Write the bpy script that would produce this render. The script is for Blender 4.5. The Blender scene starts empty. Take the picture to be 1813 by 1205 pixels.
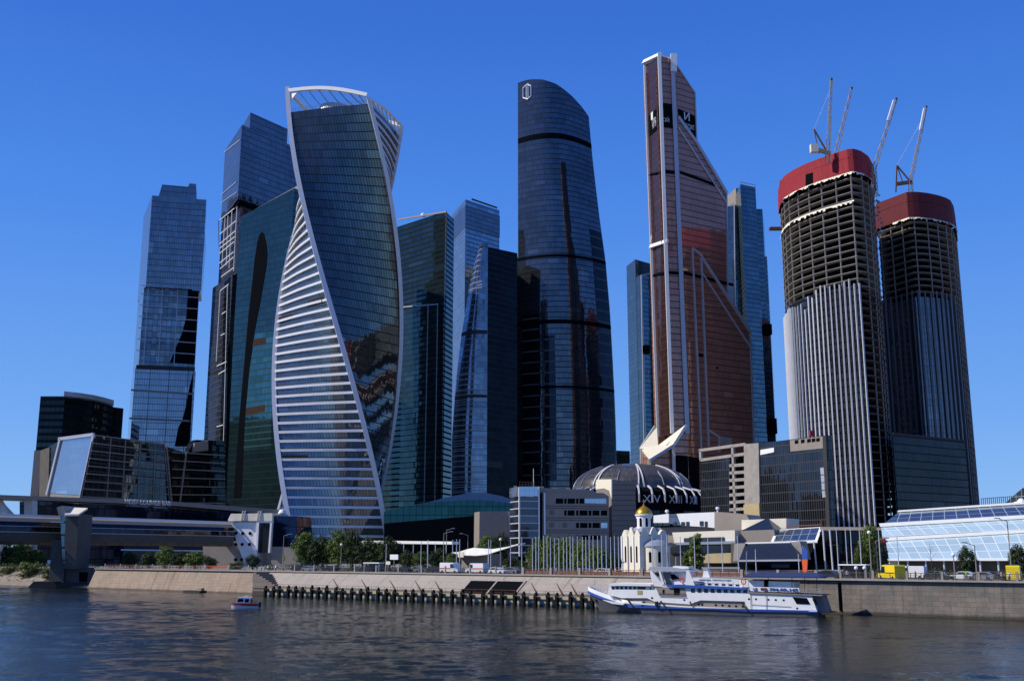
import bpy, bmesh, math, random
from mathutils import Vector, Matrix
R = math.radians
random.seed(7)
S = bpy.context.scene
COL = S.collection

# ------------------------------------------------------------------ camera, world, sun
F, CX, CY, H, PITCH = 1877.0, 906.5, 602.5, 9.8, math.atan(0.202)
cd = bpy.data.cameras.new('camera'); cam = bpy.data.objects.new('camera', cd); COL.objects.link(cam)
cam.location = (0, 0, H); cam.rotation_euler = (R(90) + PITCH, 0, 0)
cd.sensor_width = 36; cd.lens = 36 * F / 1813; cd.clip_start = 1; cd.clip_end = 30000
S.camera = cam
S.render.resolution_x = 1024; S.render.resolution_y = 680
SUN_AZ = Vector((-0.99, -0.08)).normalized(); SUN_EL = R(41)
w = bpy.data.worlds.new('World'); S.world = w; w.use_nodes = True
nt = w.node_tree; nt.nodes.clear()
sky = nt.nodes.new('ShaderNodeTexSky'); sky.sky_type = 'NISHITA'; sky.sun_disc = False
sky.sun_elevation = SUN_EL; sky.sun_rotation = math.atan2(SUN_AZ.x, SUN_AZ.y)
sky.air_density = 1.0; sky.dust_density = 0.3; sky.ozone_density = 4.0
tcn = nt.nodes.new('ShaderNodeTexCoord'); sxz = nt.nodes.new('ShaderNodeSeparateXYZ'); nt.links.new(tcn.outputs['Generated'], sxz.inputs[0])
rmp = nt.nodes.new('ShaderNodeValToRGB'); nt.links.new(sxz.outputs[2], rmp.inputs[0])
el = rmp.color_ramp.elements; el[0].position = 0.0; el[0].color = (.34, .56, .87, 1); el[1].position = 1.0; el[1].color = (.012, .06, .30, 1)
for p_, c_ in ((.12, (.19, .41, .85, 1)), (.30, (.085, .27, .80, 1)), (.46, (.045, .175, .66, 1)), (.62, (.03, .12, .5, 1))):
    e = el.new(p_); e.color = c_
rsc = nt.nodes.new('ShaderNodeVectorMath'); rsc.operation = 'MULTIPLY'; rsc.inputs[1].default_value = (8.2, 8.8, 9.2)
nt.links.new(rmp.outputs[0], rsc.inputs[0])
nsk = nt.nodes.new('ShaderNodeVectorMath'); nsk.operation = 'MULTIPLY_ADD'; nsk.inputs[1].default_value = (.06, .09, .16)
nt.links.new(sky.outputs[0], nsk.inputs[0]); nt.links.new(rsc.outputs[0], nsk.inputs[2])
bg = nt.nodes.new('ShaderNodeBackground'); bg.inputs[1].default_value = 0.10
wo = nt.nodes.new('ShaderNodeOutputWorld')
nt.links.new(nsk.outputs[0], bg.inputs[0]); nt.links.new(bg.outputs[0], wo.inputs[0])
sl = bpy.data.lights.new('sun', 'SUN'); sl.energy = 5.0; sl.angle = R(0.5); sl.color = (1, .94, .84)
so = bpy.data.objects.new('sun', sl); COL.objects.link(so)
sd = Vector((SUN_AZ.x * math.cos(SUN_EL), SUN_AZ.y * math.cos(SUN_EL), math.sin(SUN_EL)))
so.rotation_euler = sd.to_track_quat('Z', 'Y').to_euler()
S.view_settings.view_transform = 'Standard'; S.view_settings.look = 'None'
S.view_settings.exposure = 0.0; S.view_settings.gamma = 1

# ------------------------------------------------------------------ geometry helpers
CP, SP = math.cos(PITCH), math.sin(PITCH)
def ray(px, py):
    a = (px - CX) / F; b = (CY - py) / F
    return Vector((a, CP - b * SP, SP + b * CP))
def at(px, py, Y):
    r = ray(px, py); t = Y / r.y
    return Vector((r.x * t, Y, H + r.z * t))
def zat(py, Y): return at(CX, py, Y).z
def fp(py, *pts): return [at(px, py, Y).xy for px, Y in pts]
L0 = Vector((78, 167)); DR = Vector((.786, -.618)).normalized(); NB = Vector((-.618, -.786)).normalized()
def bank(px, s=0, py=1010):
    r = ray(px, py).xy; o = L0 - NB * s
    return r * (NB.dot(o) / NB.dot(r))
class Wall:
    def __init__(s, p0, p1):
        s.p0 = Vector(p0); s.d = (Vector(p1) - s.p0); s.L = s.d.length; s.d.normalize()
        s.n = Vector((s.d.y, -s.d.x))
        if s.n.dot(s.p0) > 0: s.n = -s.n
    def hit(s, px, py):
        r = ray(px, py); t = s.n.dot(s.p0) / s.n.dot(r.xy)
        return (s.d.dot(r.xy * t - s.p0), H + r.z * t)
    def pt(s, u, z, o=0):
        q = s.p0 + s.d * u + s.n * o
        return Vector((q.x, q.y, z))
    def px(s, px, py, o=0): return s.pt(*s.hit(px, py), o)
def bwall(s):
    o = L0 - NB * s
    return Wall(o, o + DR)

class MB:
    def __init__(s): s.v = []; s.f = []; s.uv = []; s.mi = []; s.m = 0
    def face(s, pts, uv=None):
        i = len(s.v); s.v += [Vector(p) for p in pts]; s.f.append(list(range(i, i + len(pts)))); s.uv.append(uv); s.mi.append(s.m); return s
    def ext(s, a, b):
        n = len(a); s.face(a); s.face(b[::-1])
        for i in range(n):
            j = (i + 1) % n; s.face([a[i], b[i], b[j], a[j]])
        return s
    def prism(s, poly, z0, z1, top=None, bot=True):
        """vertical walls with running uv; z1 may be a list"""
        n = len(poly); zt = z1 if isinstance(z1, (list, tuple)) else [z1] * n; u = 0
        for i in range(n):
            j = (i + 1) % n; L = (Vector(poly[j]) - Vector(poly[i])).length
            s.face([(*poly[i], z0), (*poly[j], z0), (*poly[j], zt[j]), (*poly[i], zt[i])], [(u, z0), (u + L, z0), (u + L, zt[j]), (u, zt[i])]); u += L
        s.face([(*p, z) for p, z in zip(poly, zt)])
        if bot: s.face([(*p, z0) for p in poly[::-1]])
        return s
    def wpoly(s, W, pts, o0, o1, px=True):
        q = [W.hit(*p) for p in pts] if px else pts
        return s.ext([W.pt(u, z, o1) for u, z in q], [W.pt(u, z, o0) for u, z in q])
    def wrect(s, W, u0, u1, z0, z1, o0, o1):
        return s.wpoly(W, [(u0, z0), (u1, z0), (u1, z1), (u0, z1)], o0, o1, False)
    def beam(s, a, b, w, h=None, up=None):
        a = Vector(a); b = Vector(b); h = h or w; d = (b - a)
        if d.length < 1e-6: return s
        d.normalize(); up = Vector(up or (0, 0, 1))
        if abs(d.dot(up)) > .97: up = Vector((0, 1, 0))
        x = d.cross(up).normalized(); y = x.cross(d)
        q = [x * w / 2 + y * h / 2, -x * w / 2 + y * h / 2, -x * w / 2 - y * h / 2, x * w / 2 - y * h / 2]
        return s.ext([b + k for k in q], [a + k for k in q])
    def path(s, pts, w, h=None, up=None):
        for a, b in zip(pts, pts[1:]): s.beam(a, b, w, h, up)
        return s
    def box(s, c, sx, sy, sz, rz=0):
        c = Vector(c); cs, sn = math.cos(rz), math.sin(rz)
        p = [(c.x + x * sx / 2 * cs - y * sy / 2 * sn, c.y + x * sx / 2 * sn + y * sy / 2 * cs) for x, y in ((-1, -1), (1, -1), (1, 1), (-1, 1))]
        return s.prism(p, c.z, c.z + sz)
    def tube(s, a, b, r0, r1=None, n=8):
        a = Vector(a); b = Vector(b); r1 = r0 if r1 is None else r1; d = (b - a).normalized()
        up = Vector((0, 0, 1)) if abs(d.z) < .9 else Vector((0, 1, 0)); x = d.cross(up).normalized(); y = x.cross(d)
        A = [a + (x * math.cos(t) + y * math.sin(t)) * r0 for t in [i * 2 * math.pi / n for i in range(n)]]
        B = [b + (x * math.cos(t) + y * math.sin(t)) * r1 for t in [i * 2 * math.pi / n for i in range(n)]]
        return s.ext(B, A)
    def lathe(s, c, prof, n=24, a0=0, a1=2 * math.pi):
        c = Vector(c)
        for k in range(n):
            t0 = a0 + (a1 - a0) * k / n; t1 = a0 + (a1 - a0) * (k + 1) / n
            for (r0, z0), (r1, z1) in zip(prof, prof[1:]):
                P = lambda r, z, t: c + Vector((r * math.cos(t), r * math.sin(t), z))
                rm = max(r0, r1)
                f = [P(r0, z0, t0), P(r0, z0, t1), P(r1, z1, t1), P(r1, z1, t0)]
                uv = [(rm * t0, z0), (rm * t1, z0), (rm * t1, z1), (rm * t0, z1)]
                if r1 < 1e-4: f = f[:3]; uv = uv[:3]
                elif r0 < 1e-4: f = [f[0], f[2], f[3]]; uv = [uv[0], uv[2], uv[3]]
                s.face(f, uv)
        return s
    def grid(s, fn, nu, nv):
        """fn(u,v)->(point,(U,V))"""
        for i in range(nu):
            for j in range(nv):
                q = [fn(a / nu, b / nv) for a, b in ((i, j), (i + 1, j), (i + 1, j + 1), (i, j + 1))]
                s.face([k[0] for k in q], [k[1] for k in q])
        return s
    def ico(s, c, r, sub=1, jit=0, sc=(1, 1, 1)):
        bm = bmesh.new(); bmesh.ops.create_icosphere(bm, subdivisions=sub, radius=1)
        c = Vector(c)
        for v in bm.verts: v.co = v.co * (1 + random.uniform(-jit, jit))
        for f in bm.faces: s.face([c + Vector((v.co.x * r * sc[0], v.co.y * r * sc[1], v.co.z * r * sc[2])) for v in f.verts])
        bm.free(); return s
    def add(s, verts, faces):
        for f in faces: s.face([verts[i] for i in f])
        return s

def build(name, mb, mats, parent=None, smooth=False, merge=False):
    me = bpy.data.meshes.new(name)
    off = Vector(parent.matrix_world_off) if False else (OFF.get(parent.name, Vector()) if parent else Vector())
    me.from_pydata([v - off for v in mb.v], [], mb.f)
    uvl = me.uv_layers.new(name='UVMap'); k = 0
    for f, uv in zip(mb.f, mb.uv):
        if uv is None:
            p = [mb.v[i] for i in f]; n = Vector()
            for a in range(len(p)):
                q, r = p[a], p[(a + 1) % len(p)]; n += Vector(((q.y - r.y) * (q.z + r.z), (q.z - r.z) * (q.x + r.x), (q.x - r.x) * (q.y + r.y)))
            if n.length: n.normalize()
            if abs(n.z) > .8: uv = [(a.x, a.y) for a in p]
            else:
                t = Vector((-n.y, n.x)).normalized(); uv = [(a.xy.dot(t), a.z) for a in p]
        for a in uv: uvl.data[k].uv = a; k += 1
    for m in (mats if isinstance(mats, (list, tuple)) else [mats]): me.materials.append(m)
    me.polygons.foreach_set('material_index', mb.mi)
    if merge or smooth:
        bm = bmesh.new(); bm.from_mesh(me); bmesh.ops.remove_doubles(bm, verts=bm.verts, dist=.001)
        bmesh.ops.recalc_face_normals(bm, faces=bm.faces); bm.to_mesh(me); bm.free()
    else:
        bm = bmesh.new(); bm.from_mesh(me); bmesh.ops.remove_doubles(bm, verts=bm.verts, dist=.0005)
        bmesh.ops.recalc_face_normals(bm, faces=bm.faces); bm.to_mesh(me); bm.free()
    if smooth:
        me.polygons.foreach_set('use_smooth', [True] * len(me.polygons))
    me.update()
    o = bpy.data.objects.new(name, me); COL.objects.link(o)
    if parent: o.parent = parent; OFF[o.name] = off
    return o
OFF = {}
def nth(n):
    return '%d%s' % (n, 'th' if 10 <= n % 100 <= 20 else {1: 'st', 2: 'nd', 3: 'rd'}.get(n % 10, 'th'))
def thing(name, label, cat, loc=(0, 0, 0), group=None):
    o = bpy.data.objects.new(name, None); COL.objects.link(o); o.empty_display_size = 1
    loc = Vector(loc) if len(loc) == 3 else Vector((*loc, 5.6)); o.location = loc; OFF[o.name] = loc
    o['label'] = label; o['category'] = cat
    if group: o['group'] = group
    return o
def tag(o, label, cat, group=None):
    o['label'] = label; o['category'] = cat
    if group: o['group'] = group
    return o
def struct(name, mb, m, **k):
    o = build(name, mb, m, **k); o['kind'] = 'structure'; return o
def dup(root, loc, rz=0, sc=1, label=None, group=None):
    def cp(o, par):
        c = o.copy(); COL.objects.link(c); c.parent = par
        for ch in kids(o): cp(ch, c)
        return c
    r = cp(root, None); r.location = loc; r.rotation_euler = (0, 0, rz)
    r.scale = sc if isinstance(sc, (tuple, list)) else (sc, sc, sc)
    if label: r['label'] = label
    if group: r['group'] = group
    return r
def kids(o): return [c for c in list(bpy.data.objects) if c.parent == o]
def text(s, h, m, name, parent, origin, right, normal, width=None, thick=.15):
    cu = bpy.data.curves.new('t', 'FONT'); cu.body = s; cu.extrude = .08; cu.size = 1; cu.align_x = 'CENTER'; cu.align_y = 'CENTER'
    to = bpy.data.objects.new('t', cu); COL.objects.link(to)
    dg = bpy.context.evaluated_depsgraph_get(); dg.update()
    me = bpy.data.meshes.new_from_object(to.evaluated_get(dg)); bpy.data.objects.remove(to)
    xs = [v.co.x for v in me.vertices]; ys = [v.co.y for v in me.vertices]
    if not xs: return None
    w0 = max(xs) - min(xs); h0 = max(ys) - min(ys); cx = (max(xs) + min(xs)) / 2; cy = (max(ys) + min(ys)) / 2
    sy = h / h0; sx = (width / w0) if width else sy
    Rr = Vector(right).normalized(); N = Vector(normal).normalized(); U = N.cross(Rr).normalized()
    if U.z < 0: U = -U
    off = OFF.get(parent.name, Vector()) if parent else Vector()
    for v in me.vertices:
        c = v.co.copy(); v.co = Vector(origin) + Rr * (c.x - cx) * sx + U * (c.y - cy) * sy + N * (c.z / .08 * thick / 2) - off
    me.name = name; me.materials.clear(); me.materials.append(m)
    o = bpy.data.objects.new(name, me); COL.objects.link(o)
    if parent: o.parent = parent
    return o

# ------------------------------------------------------------------ materials
def N_(nt, t, **k):
    n = nt.nodes.new(t)
    for a, b in k.items(): setattr(n, a, b)
    return n
def mth(nt, op, a, b=None, c=None):
    n = nt.nodes.new('ShaderNodeMath'); n.operation = op
    for i, x in enumerate((a, b, c)):
        if x is None: continue
        if isinstance(x, (int, float)): n.inputs[i].default_value = x
        else: nt.links.new(x, n.inputs[i])
    return n.outputs[0]
def vm(nt, op, a, b=None, sc=None):
    n = nt.nodes.new('ShaderNodeVectorMath'); n.operation = op
    for i, x in enumerate((a, b)):
        if x is None: continue
        if isinstance(x, tuple): n.inputs[i].default_value = x
        else: nt.links.new(x, n.inputs[i])
    if sc is not None:
        if isinstance(sc, (int, float)): n.inputs['Scale'].default_value = sc
        else: nt.links.new(sc, n.inputs['Scale'])
    return n.outputs[0]
def mat(name, col, rough=.6, metal=0, noise=.25, scale=.6, bump=0, spec=.5, stretch=(1, 1, 1)):
    m = bpy.data.materials.new(name); m.use_nodes = True; nt = m.node_tree
    p = nt.nodes['Principled BSDF']; p.inputs['Roughness'].default_value = rough; p.inputs['Metallic'].default_value = metal
    p.inputs['Specular IOR Level'].default_value = spec
    if noise:
        g = N_(nt, 'ShaderNodeNewGeometry'); v = vm(nt, 'MULTIPLY', g.outputs['Position'], stretch)
        n = N_(nt, 'ShaderNodeTexNoise'); n.inputs['Scale'].default_value = scale; n.inputs['Detail'].default_value = 6; n.inputs['Roughness'].default_value = .65
        nt.links.new(v, n.inputs['Vector'])
        k = mth(nt, 'MULTIPLY_ADD', n.outputs[0], noise * 2.4, 1 - noise * 1.2)
        c = vm(nt, 'SCALE', tuple(col), None, k); nt.links.new(c, p.inputs['Base Color'])
        if bump:
            b = N_(nt, 'ShaderNodeBump'); b.inputs['Strength'].default_value = bump; nt.links.new(n.outputs[0], b.inputs['Height']); nt.links.new(b.outputs[0], p.inputs['Normal'])
    else: p.inputs['Base Color'].default_value = (*col, 1)
    return m
def facade(name, refl, frame, bay=1.5, fl=4.0, mw=.15, sw=.6, var=.5, rough=.05, jit=.02, warp=.0, metal=.85, blot=.5, blind=.012, fmetal=0.0, bsc=.03, bigbay=0, span=None):
    m = bpy.data.materials.new(name); m.use_nodes = True; nt = m.node_tree; lk = nt.links.new
    p = nt.nodes['Principled BSDF']; out = nt.nodes['Material Output']
    uv = N_(nt, 'ShaderNodeUVMap'); uv.uv_map = 'UVMap'
    sx = N_(nt, 'ShaderNodeSeparateXYZ'); lk(uv.outputs[0], sx.inputs[0])
    a = mth(nt, 'DIVIDE', sx.outputs[0], bay); b = mth(nt, 'DIVIDE', sx.outputs[1], fl)
    ia = mth(nt, 'FLOOR', a); ib = mth(nt, 'FLOOR', b); fa = mth(nt, 'FRACT', a); fb = mth(nt, 'FRACT', b)
    lv = mth(nt, 'LESS_THAN', fa, mw / bay); lh = mth(nt, 'LESS_THAN', fb, sw / fl); mask = mth(nt, 'MAXIMUM', lv, lh)
    if bigbay:
        fc = mth(nt, 'FRACT', mth(nt, 'DIVIDE', sx.outputs[0], bigbay)); mask = mth(nt, 'MAXIMUM', mask, mth(nt, 'LESS_THAN', fc, .5 / bigbay))
    cb = N_(nt, 'ShaderNodeCombineXYZ'); lk(ia, cb.inputs[0]); lk(ib, cb.inputs[1])
    wn = N_(nt, 'ShaderNodeTexWhiteNoise', noise_dimensions='2D'); lk(cb.outputs[0], wn.inputs['Vector'])
    # wider units so that groups of panes vary together
    cb2 = N_(nt, 'ShaderNodeCombineXYZ'); lk(mth(nt, 'FLOOR', mth(nt, 'DIVIDE', a, 5.0)), cb2.inputs[0]); lk(ib, cb2.inputs[1])
    wn2 = N_(nt, 'ShaderNodeTexWhiteNoise', noise_dimensions='2D'); lk(cb2.outputs[0], wn2.inputs['Vector'])
    no = N_(nt, 'ShaderNodeTexNoise'); no.inputs['Scale'].default_value = bsc; no.inputs['Detail'].default_value = 4
    lk(uv.outputs[0], no.inputs['Vector'])
    k = mth(nt, 'MULTIPLY_ADD', wn.outputs[0], var * .5, 1 - var * .5); k = mth(nt, 'ADD', k, mth(nt, 'MULTIPLY', wn2.outputs[0], var * .5))
    k = mth(nt, 'MULTIPLY', k, mth(nt, 'MULTIPLY_ADD', no.outputs[0], blot * 2, 1 - blot))
    col = vm(nt, 'SCALE', tuple(refl), None, k); lk(col, p.inputs['Base Color'])
    g = N_(nt, 'ShaderNodeNewGeometry')
    j = vm(nt, 'SCALE', vm(nt, 'SUBTRACT', wn.outputs[1], (.5, .5, .5)), None, jit)
    nv = vm(nt, 'ADD', g.outputs['Normal'], j)
    if warp:
        n2 = N_(nt, 'ShaderNodeTexNoise'); n2.inputs['Scale'].default_value = .12; n2.inputs['Detail'].default_value = 2; lk(g.outputs['Position'], n2.inputs['Vector'])
        nv = vm(nt, 'ADD', nv, vm(nt, 'SCALE', vm(nt, 'SUBTRACT', n2.outputs[1], (.5, .5, .5)), None, warp))
    lk(vm(nt, 'NORMALIZE', nv), p.inputs['Normal'])
    p.inputs['Metallic'].default_value = metal; p.inputs['Roughness'].default_value = rough
    # a few panes with pale blinds behind the glass
    bl = mth(nt, 'LESS_THAN', wn2.outputs[0], blind); 
    f2 = N_(nt, 'ShaderNodeBsdfPrincipled'); f2.inputs['Base Color'].default_value = (refl[0] * 1.3 + .01, refl[1] * 1.3 + .01, refl[2] * 1.3 + .01, 1); f2.inputs['Roughness'].default_value = .12; f2.inputs['Metallic'].default_value = metal
    mx0 = N_(nt, 'ShaderNodeMixShader'); lk(bl, mx0.inputs[0]); lk(p.outputs[0], mx0.inputs[1]); lk(f2.outputs[0], mx0.inputs[2])
    f = N_(nt, 'ShaderNodeBsdfPrincipled'); f.inputs['Base Color'].default_value = (*frame, 1); f.inputs['Roughness'].default_value = .45; f.inputs['Metallic'].default_value = fmetal; f.inputs['Specular IOR Level'].default_value = 0.0 if max(frame) < .1 else .3
    mx = N_(nt, 'ShaderNodeMixShader'); lk(mask, mx.inputs[0]); lk(mx0.outputs[0], mx.inputs[1]); lk(f.outputs[0], mx.inputs[2])
    lk(mx.outputs[0], out.inputs[0])
    return m
def blocks(name, c1, c2, mortar, bw=1.6, bh=.7, stain=.5):
    m = bpy.data.materials.new(name); m.use_nodes = True; nt = m.node_tree; lk = nt.links.new; p = nt.nodes['Principled BSDF']
    uv = N_(nt, 'ShaderNodeUVMap'); uv.uv_map = 'UVMap'
    b = N_(nt, 'ShaderNodeTexBrick'); b.inputs['Color1'].default_value = (*c1, 1); b.inputs['Color2'].default_value = (*c2, 1); b.inputs['Mortar'].default_value = (*mortar, 1)
    b.inputs['Scale'].default_value = 1; b.inputs['Brick Width'].default_value = bw; b.inputs['Row Height'].default_value = bh; b.inputs['Mortar Size'].default_value = .025
    lk(uv.outputs[0], b.inputs['Vector'])
    n = N_(nt, 'ShaderNodeTexNoise'); n.inputs['Scale'].default_value = .25; n.inputs['Detail'].default_value = 8; n.inputs['Roughness'].default_value = .7
    lk(vm(nt, 'MULTIPLY', uv.outputs[0], (1, .5, 1)), n.inputs['Vector'])
    k = mth(nt, 'MULTIPLY_ADD', n.outputs[0], stain * 2, 1 - stain); n3 = N_(nt, 'ShaderNodeTexNoise'); n3.inputs['Scale'].default_value = 2.3; n3.inputs['Detail'].default_value = 5
    lk(uv.outputs[0], n3.inputs['Vector']); k = mth(nt, 'MULTIPLY', k, mth(nt, 'MULTIPLY_ADD', n3.outputs[0], .6, .7))
    sz = N_(nt, 'ShaderNodeSeparateXYZ'); lk(uv.outputs[0], sz.inputs[0])
    n4 = N_(nt, 'ShaderNodeTexNoise'); n4.inputs['Scale'].default_value = 1.0; n4.inputs['Detail'].default_value = 5; lk(vm(nt, 'MULTIPLY', uv.outputs[0], (.9, .06, 1)), n4.inputs['Vector'])
    streak = N_(nt, 'ShaderNodeMapRange'); streak.inputs[1].default_value = .56; streak.inputs[2].default_value = .72; streak.inputs[3].default_value = 1.0; streak.inputs[4].default_value = .55; lk(n4.outputs[0], streak.inputs[0]); k = mth(nt, 'MULTIPLY', k, streak.outputs[0])
    tide = N_(nt, 'ShaderNodeMapRange'); tide.inputs[1].default_value = .75; tide.inputs[2].default_value = 1.25; tide.inputs[3].default_value = .28; tide.inputs[4].default_value = 1.0; lk(mth(nt, 'ADD', sz.outputs[1], mth(nt, 'MULTIPLY', mth(nt, 'SUBTRACT', n.outputs[0], .5), .8)), tide.inputs[0])
    k = mth(nt, 'MULTIPLY', k, tide.outputs[0])
    lk(vm(nt, 'SCALE', b.outputs[0], None, k), p.inputs['Base Color']); p.inputs['Roughness'].default_value = .85
    return m
M = {}
M['white'] = mat('white_paint', (.80, .79, .77), .45, noise=.08)
M['cream'] = mat('cream_render', (.72, .66, .53), .7, noise=.12)
M['rib'] = mat('white_cladding', (.66, .66, .68), .4, noise=.1, scale=.3)
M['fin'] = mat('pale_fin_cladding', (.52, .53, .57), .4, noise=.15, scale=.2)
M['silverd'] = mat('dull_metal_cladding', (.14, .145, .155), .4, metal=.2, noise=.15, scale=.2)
M['silver'] = mat('silver_cladding', (.42, .43, .47), .35, metal=.2, noise=.12, scale=.2)
M['conc'] = mat('concrete', (.30, .275, .245), .9, noise=.4, scale=.3)
M['concd'] = mat('dark_concrete', (.10, .088, .076), .9, noise=.35, scale=.3)
M['grey'] = mat('grey_cladding', (.25, .215, .18), .6, noise=.15, scale=.4)
M['dgrey'] = mat('dark_grey_metal', (.045, .043, .043), .6, noise=.2, spec=.15)
M['black'] = mat('black_void', (.006, .007, .009), .8, noise=0, spec=0)
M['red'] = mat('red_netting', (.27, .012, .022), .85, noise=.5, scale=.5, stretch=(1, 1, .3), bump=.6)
M['red_shade'] = mat('shade_toned_red_netting', (.11, .008, .014), .85, noise=.5, scale=.5, stretch=(1, 1, .3), bump=.6)  # same red netting with the shade on the second tower put into its colour
M['gold'] = mat('gilded_metal', (.85, .42, .04), .28, metal=.75, noise=.1, scale=2)
M['asphalt'] = mat('asphalt', (.05, .05, .052), .9, noise=.3)
M['pave'] = mat('paving', (.20, .19, .18), .9, noise=.3)
M['soil'] = mat('bank_soil', (.22, .18, .14), .95, noise=.4, scale=.5)
M['bark'] = mat('bark', (.06, .045, .035), .95, noise=.3)
M['ochre'] = mat('ochre_cladding', (.42, .33, .17), .6, noise=.2)
M['craney'] = mat('crane_steel', (.42, .33, .22), .5, noise=.2)
M['rust'] = mat('rusty_steel', (.17, .07, .035), .8, noise=.4, scale=.8)
M['blue'] = mat('blue_paint', (.03, .09, .36), .4, noise=.1)
M['navy'] = mat('navy_awning', (.018, .04, .12), .6, noise=.15)
M['shipw'] = mat('ship_white_paint', (.86, .845, .82), .45, noise=.1, scale=1.2, stretch=(1, 1, .3))
M['hull'] = mat('grey_hull_paint', (.10, .10, .115), .5, noise=.3, scale=.8)
M['yellow'] = mat('yellow_paint', (.75, .56, .01), .35, noise=.05)
M['orange'] = mat('orange_plastic', (.75, .12, .03), .4, noise=.05)
M['glassd'] = mat('dark_glass', (.02, .025, .03), .08, noise=0, spec=.8)
M['pile'] = mat('tarred_timber', (.012, .011, .010), .9, noise=.3, scale=3, spec=.1)
M['tyre'] = mat('rubber', (.02, .02, .02), .8, noise=0)
M['carb'] = mat('dark_car_paint', (.03, .035, .045), .25, noise=0)
M['carw'] = mat('white_car_paint', (.75, .75, .76), .3, noise=0)
M['cars'] = mat('silver_car_paint', (.3, .31, .33), .3, metal=.4, noise=0)
M['pole'] = mat('pale_pole_paint', (.50, .53, .58), .4, noise=.1)
M['skin'] = mat('skin', (.5, .3, .21), .6, noise=0)

M['leadroof'] = mat('grey_lead_roof', (.24, .27, .33), .5, noise=.2)
M['canopy'] = mat('pale_canopy', (.85, .83, .74), .5, noise=.05)
M['granite1'] = blocks('pink_granite_blocks', (.31, .225, .155), (.26, .195, .145), (.15, .115, .09), 1.7, .8, .5)
M['granite2'] = blocks('grey_granite_blocks', (.20, .165, .135), (.145, .13, .115), (.09, .08, .07), 1.9, .75, .6)
M['slab'] = blocks('pale_stone_facing', (.32, .28, .24), (.30, .265, .225), (.18, .15, .13), 5.2, 4, .2)
M['quay'] = blocks('weathered_quay_concrete', (.33, .33, .29), (.28, .29, .26), (.1, .1, .09), 3, .8, .45)
# glass
M['gA'] = facade('blue_glass_facade', (.22, .225, .25), (.07, .08, .11), 1.5, 4.1, .16, .5, .4, blot=.3, jit=.02, warp=.03)
M['gAm'] = facade('mirror_glass_facade', (.16, .18, .21), (.09, .10, .115), 3.0, 4.1, .25, .5, .9, blot=.75, bsc=.09, jit=.1, warp=.10)
M['gAl'] = facade('lower_blue_glass_facade', (.26, .29, .34), (.07, .085, .11), 1.5, 4.1, .14, .4, .25, blot=.25, jit=.01, bigbay=12)
M['gB'] = facade('slate_blue_glass_facade', (.17, .175, .20), (.06, .07, .095), 1.5, 4.0, .15, .5, .4, blot=.3, jit=.02, warp=.03)
M['gC'] = facade('green_glass_facade', (.052, .112, .122), (.016, .03, .036), 1.5, 3.8, .12, .45, .4, blot=.45, jit=.012, bsc=.025)
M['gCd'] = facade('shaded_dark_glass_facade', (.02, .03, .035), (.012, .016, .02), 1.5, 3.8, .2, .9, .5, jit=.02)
M['gE'] = facade('teal_glass_facade', (.135, .142, .13), (.022, .028, .034), 1.5, 4.7, .22, .5, .5, blot=.45, jit=.02, warp=.05, bsc=.03)
M['gEr'] = facade('pale_glass_facade', (.20, .21, .22), (.06, .075, .09), 1.5, 4.7, .2, .5, .5, blot=.35, jit=.015, warp=.03)
M['gD'] = facade('deep_green_glass_facade', (.05, .09, .088), (.016, .022, .024), 3.0, 3.9, .15, 1.2, .6, blot=.4, jit=.015)
M['gE1'] = facade('pale_blue_glass_facade', (.24, .30, .36), (.10, .125, .16), 1.5, 4.0, .15, 1.0, .5, blot=.3, jit=.012)
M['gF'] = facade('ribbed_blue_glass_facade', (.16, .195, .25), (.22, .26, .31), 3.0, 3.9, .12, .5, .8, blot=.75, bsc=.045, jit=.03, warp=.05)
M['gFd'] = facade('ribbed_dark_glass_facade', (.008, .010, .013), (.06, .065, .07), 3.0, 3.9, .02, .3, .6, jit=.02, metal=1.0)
M['gG'] = facade('navy_glass_facade', (.125, .13, .145), (.028, .034, .044), 1.5, 4.0, .12, .6, .5, blot=.45, bsc=.022, jit=.012, warp=.07)
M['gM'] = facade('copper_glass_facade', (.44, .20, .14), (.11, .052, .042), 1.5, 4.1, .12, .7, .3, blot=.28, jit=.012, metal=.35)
M['gMo'] = facade('orange_glass_facade', (.36, .14, .09), (.16, .06, .04), 2.0, 4.1, .2, .8, .35, blot=.2, jit=.012, metal=.3)
M['gH'] = facade('sea_blue_glass_facade', (.115, .165, .20), (.05, .075, .095), 1.5, 3.9, .15, .6, .45, blot=.25, jit=.012)
M['dome'] = facade('dome_roof_panels', (.10, .095, .09), (.11, .11, .115), 3.4, 2.6, .22, .16, .6, rough=.3, blot=.4, metal=.5)
M['gN'] = facade('office_grid_facade', (.05, .062, .068), (.06, .06, .062), 4.0, 4.0, .3, .5, .7, blot=.6, jit=.03, warp=.06, bsc=.06)
M['gNt'] = facade('dark_banded_facade', (.02, .03, .033), (.012, .015, .018), 3.0, 4.0, .2, 1.7, .5)
M['gblue'] = facade('sky_blue_glazing', (.40, .46, .56), (.15, .19, .28), 2.0, 2.5, .05, .06, .12, blot=.15, jit=.006)
M['gK'] = facade('black_glass_facade', (.055, .06, .07), (.055, .058, .066), 1.2, 3.9, .22, .35, .7, blot=.4, jit=.02)
M['gJ'] = facade('podium_glass_facade', (.028, .03, .034), (.022, .023, .026), 2.0, 4.2, .1, .5, .35, blot=.4)
M['gI'] = facade('fin_tower_glazing', (.14, .15, .17), (.012, .013, .016), 3.0, 4.1, .3, 1.2, .9, blot=.5, jit=.03)
M['gJt'] = facade('grey_fin_glazing', (.15, .155, .17), (.075, .08, .09), 1.5, 4.1, .35, .2, .3, blot=.3)
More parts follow.
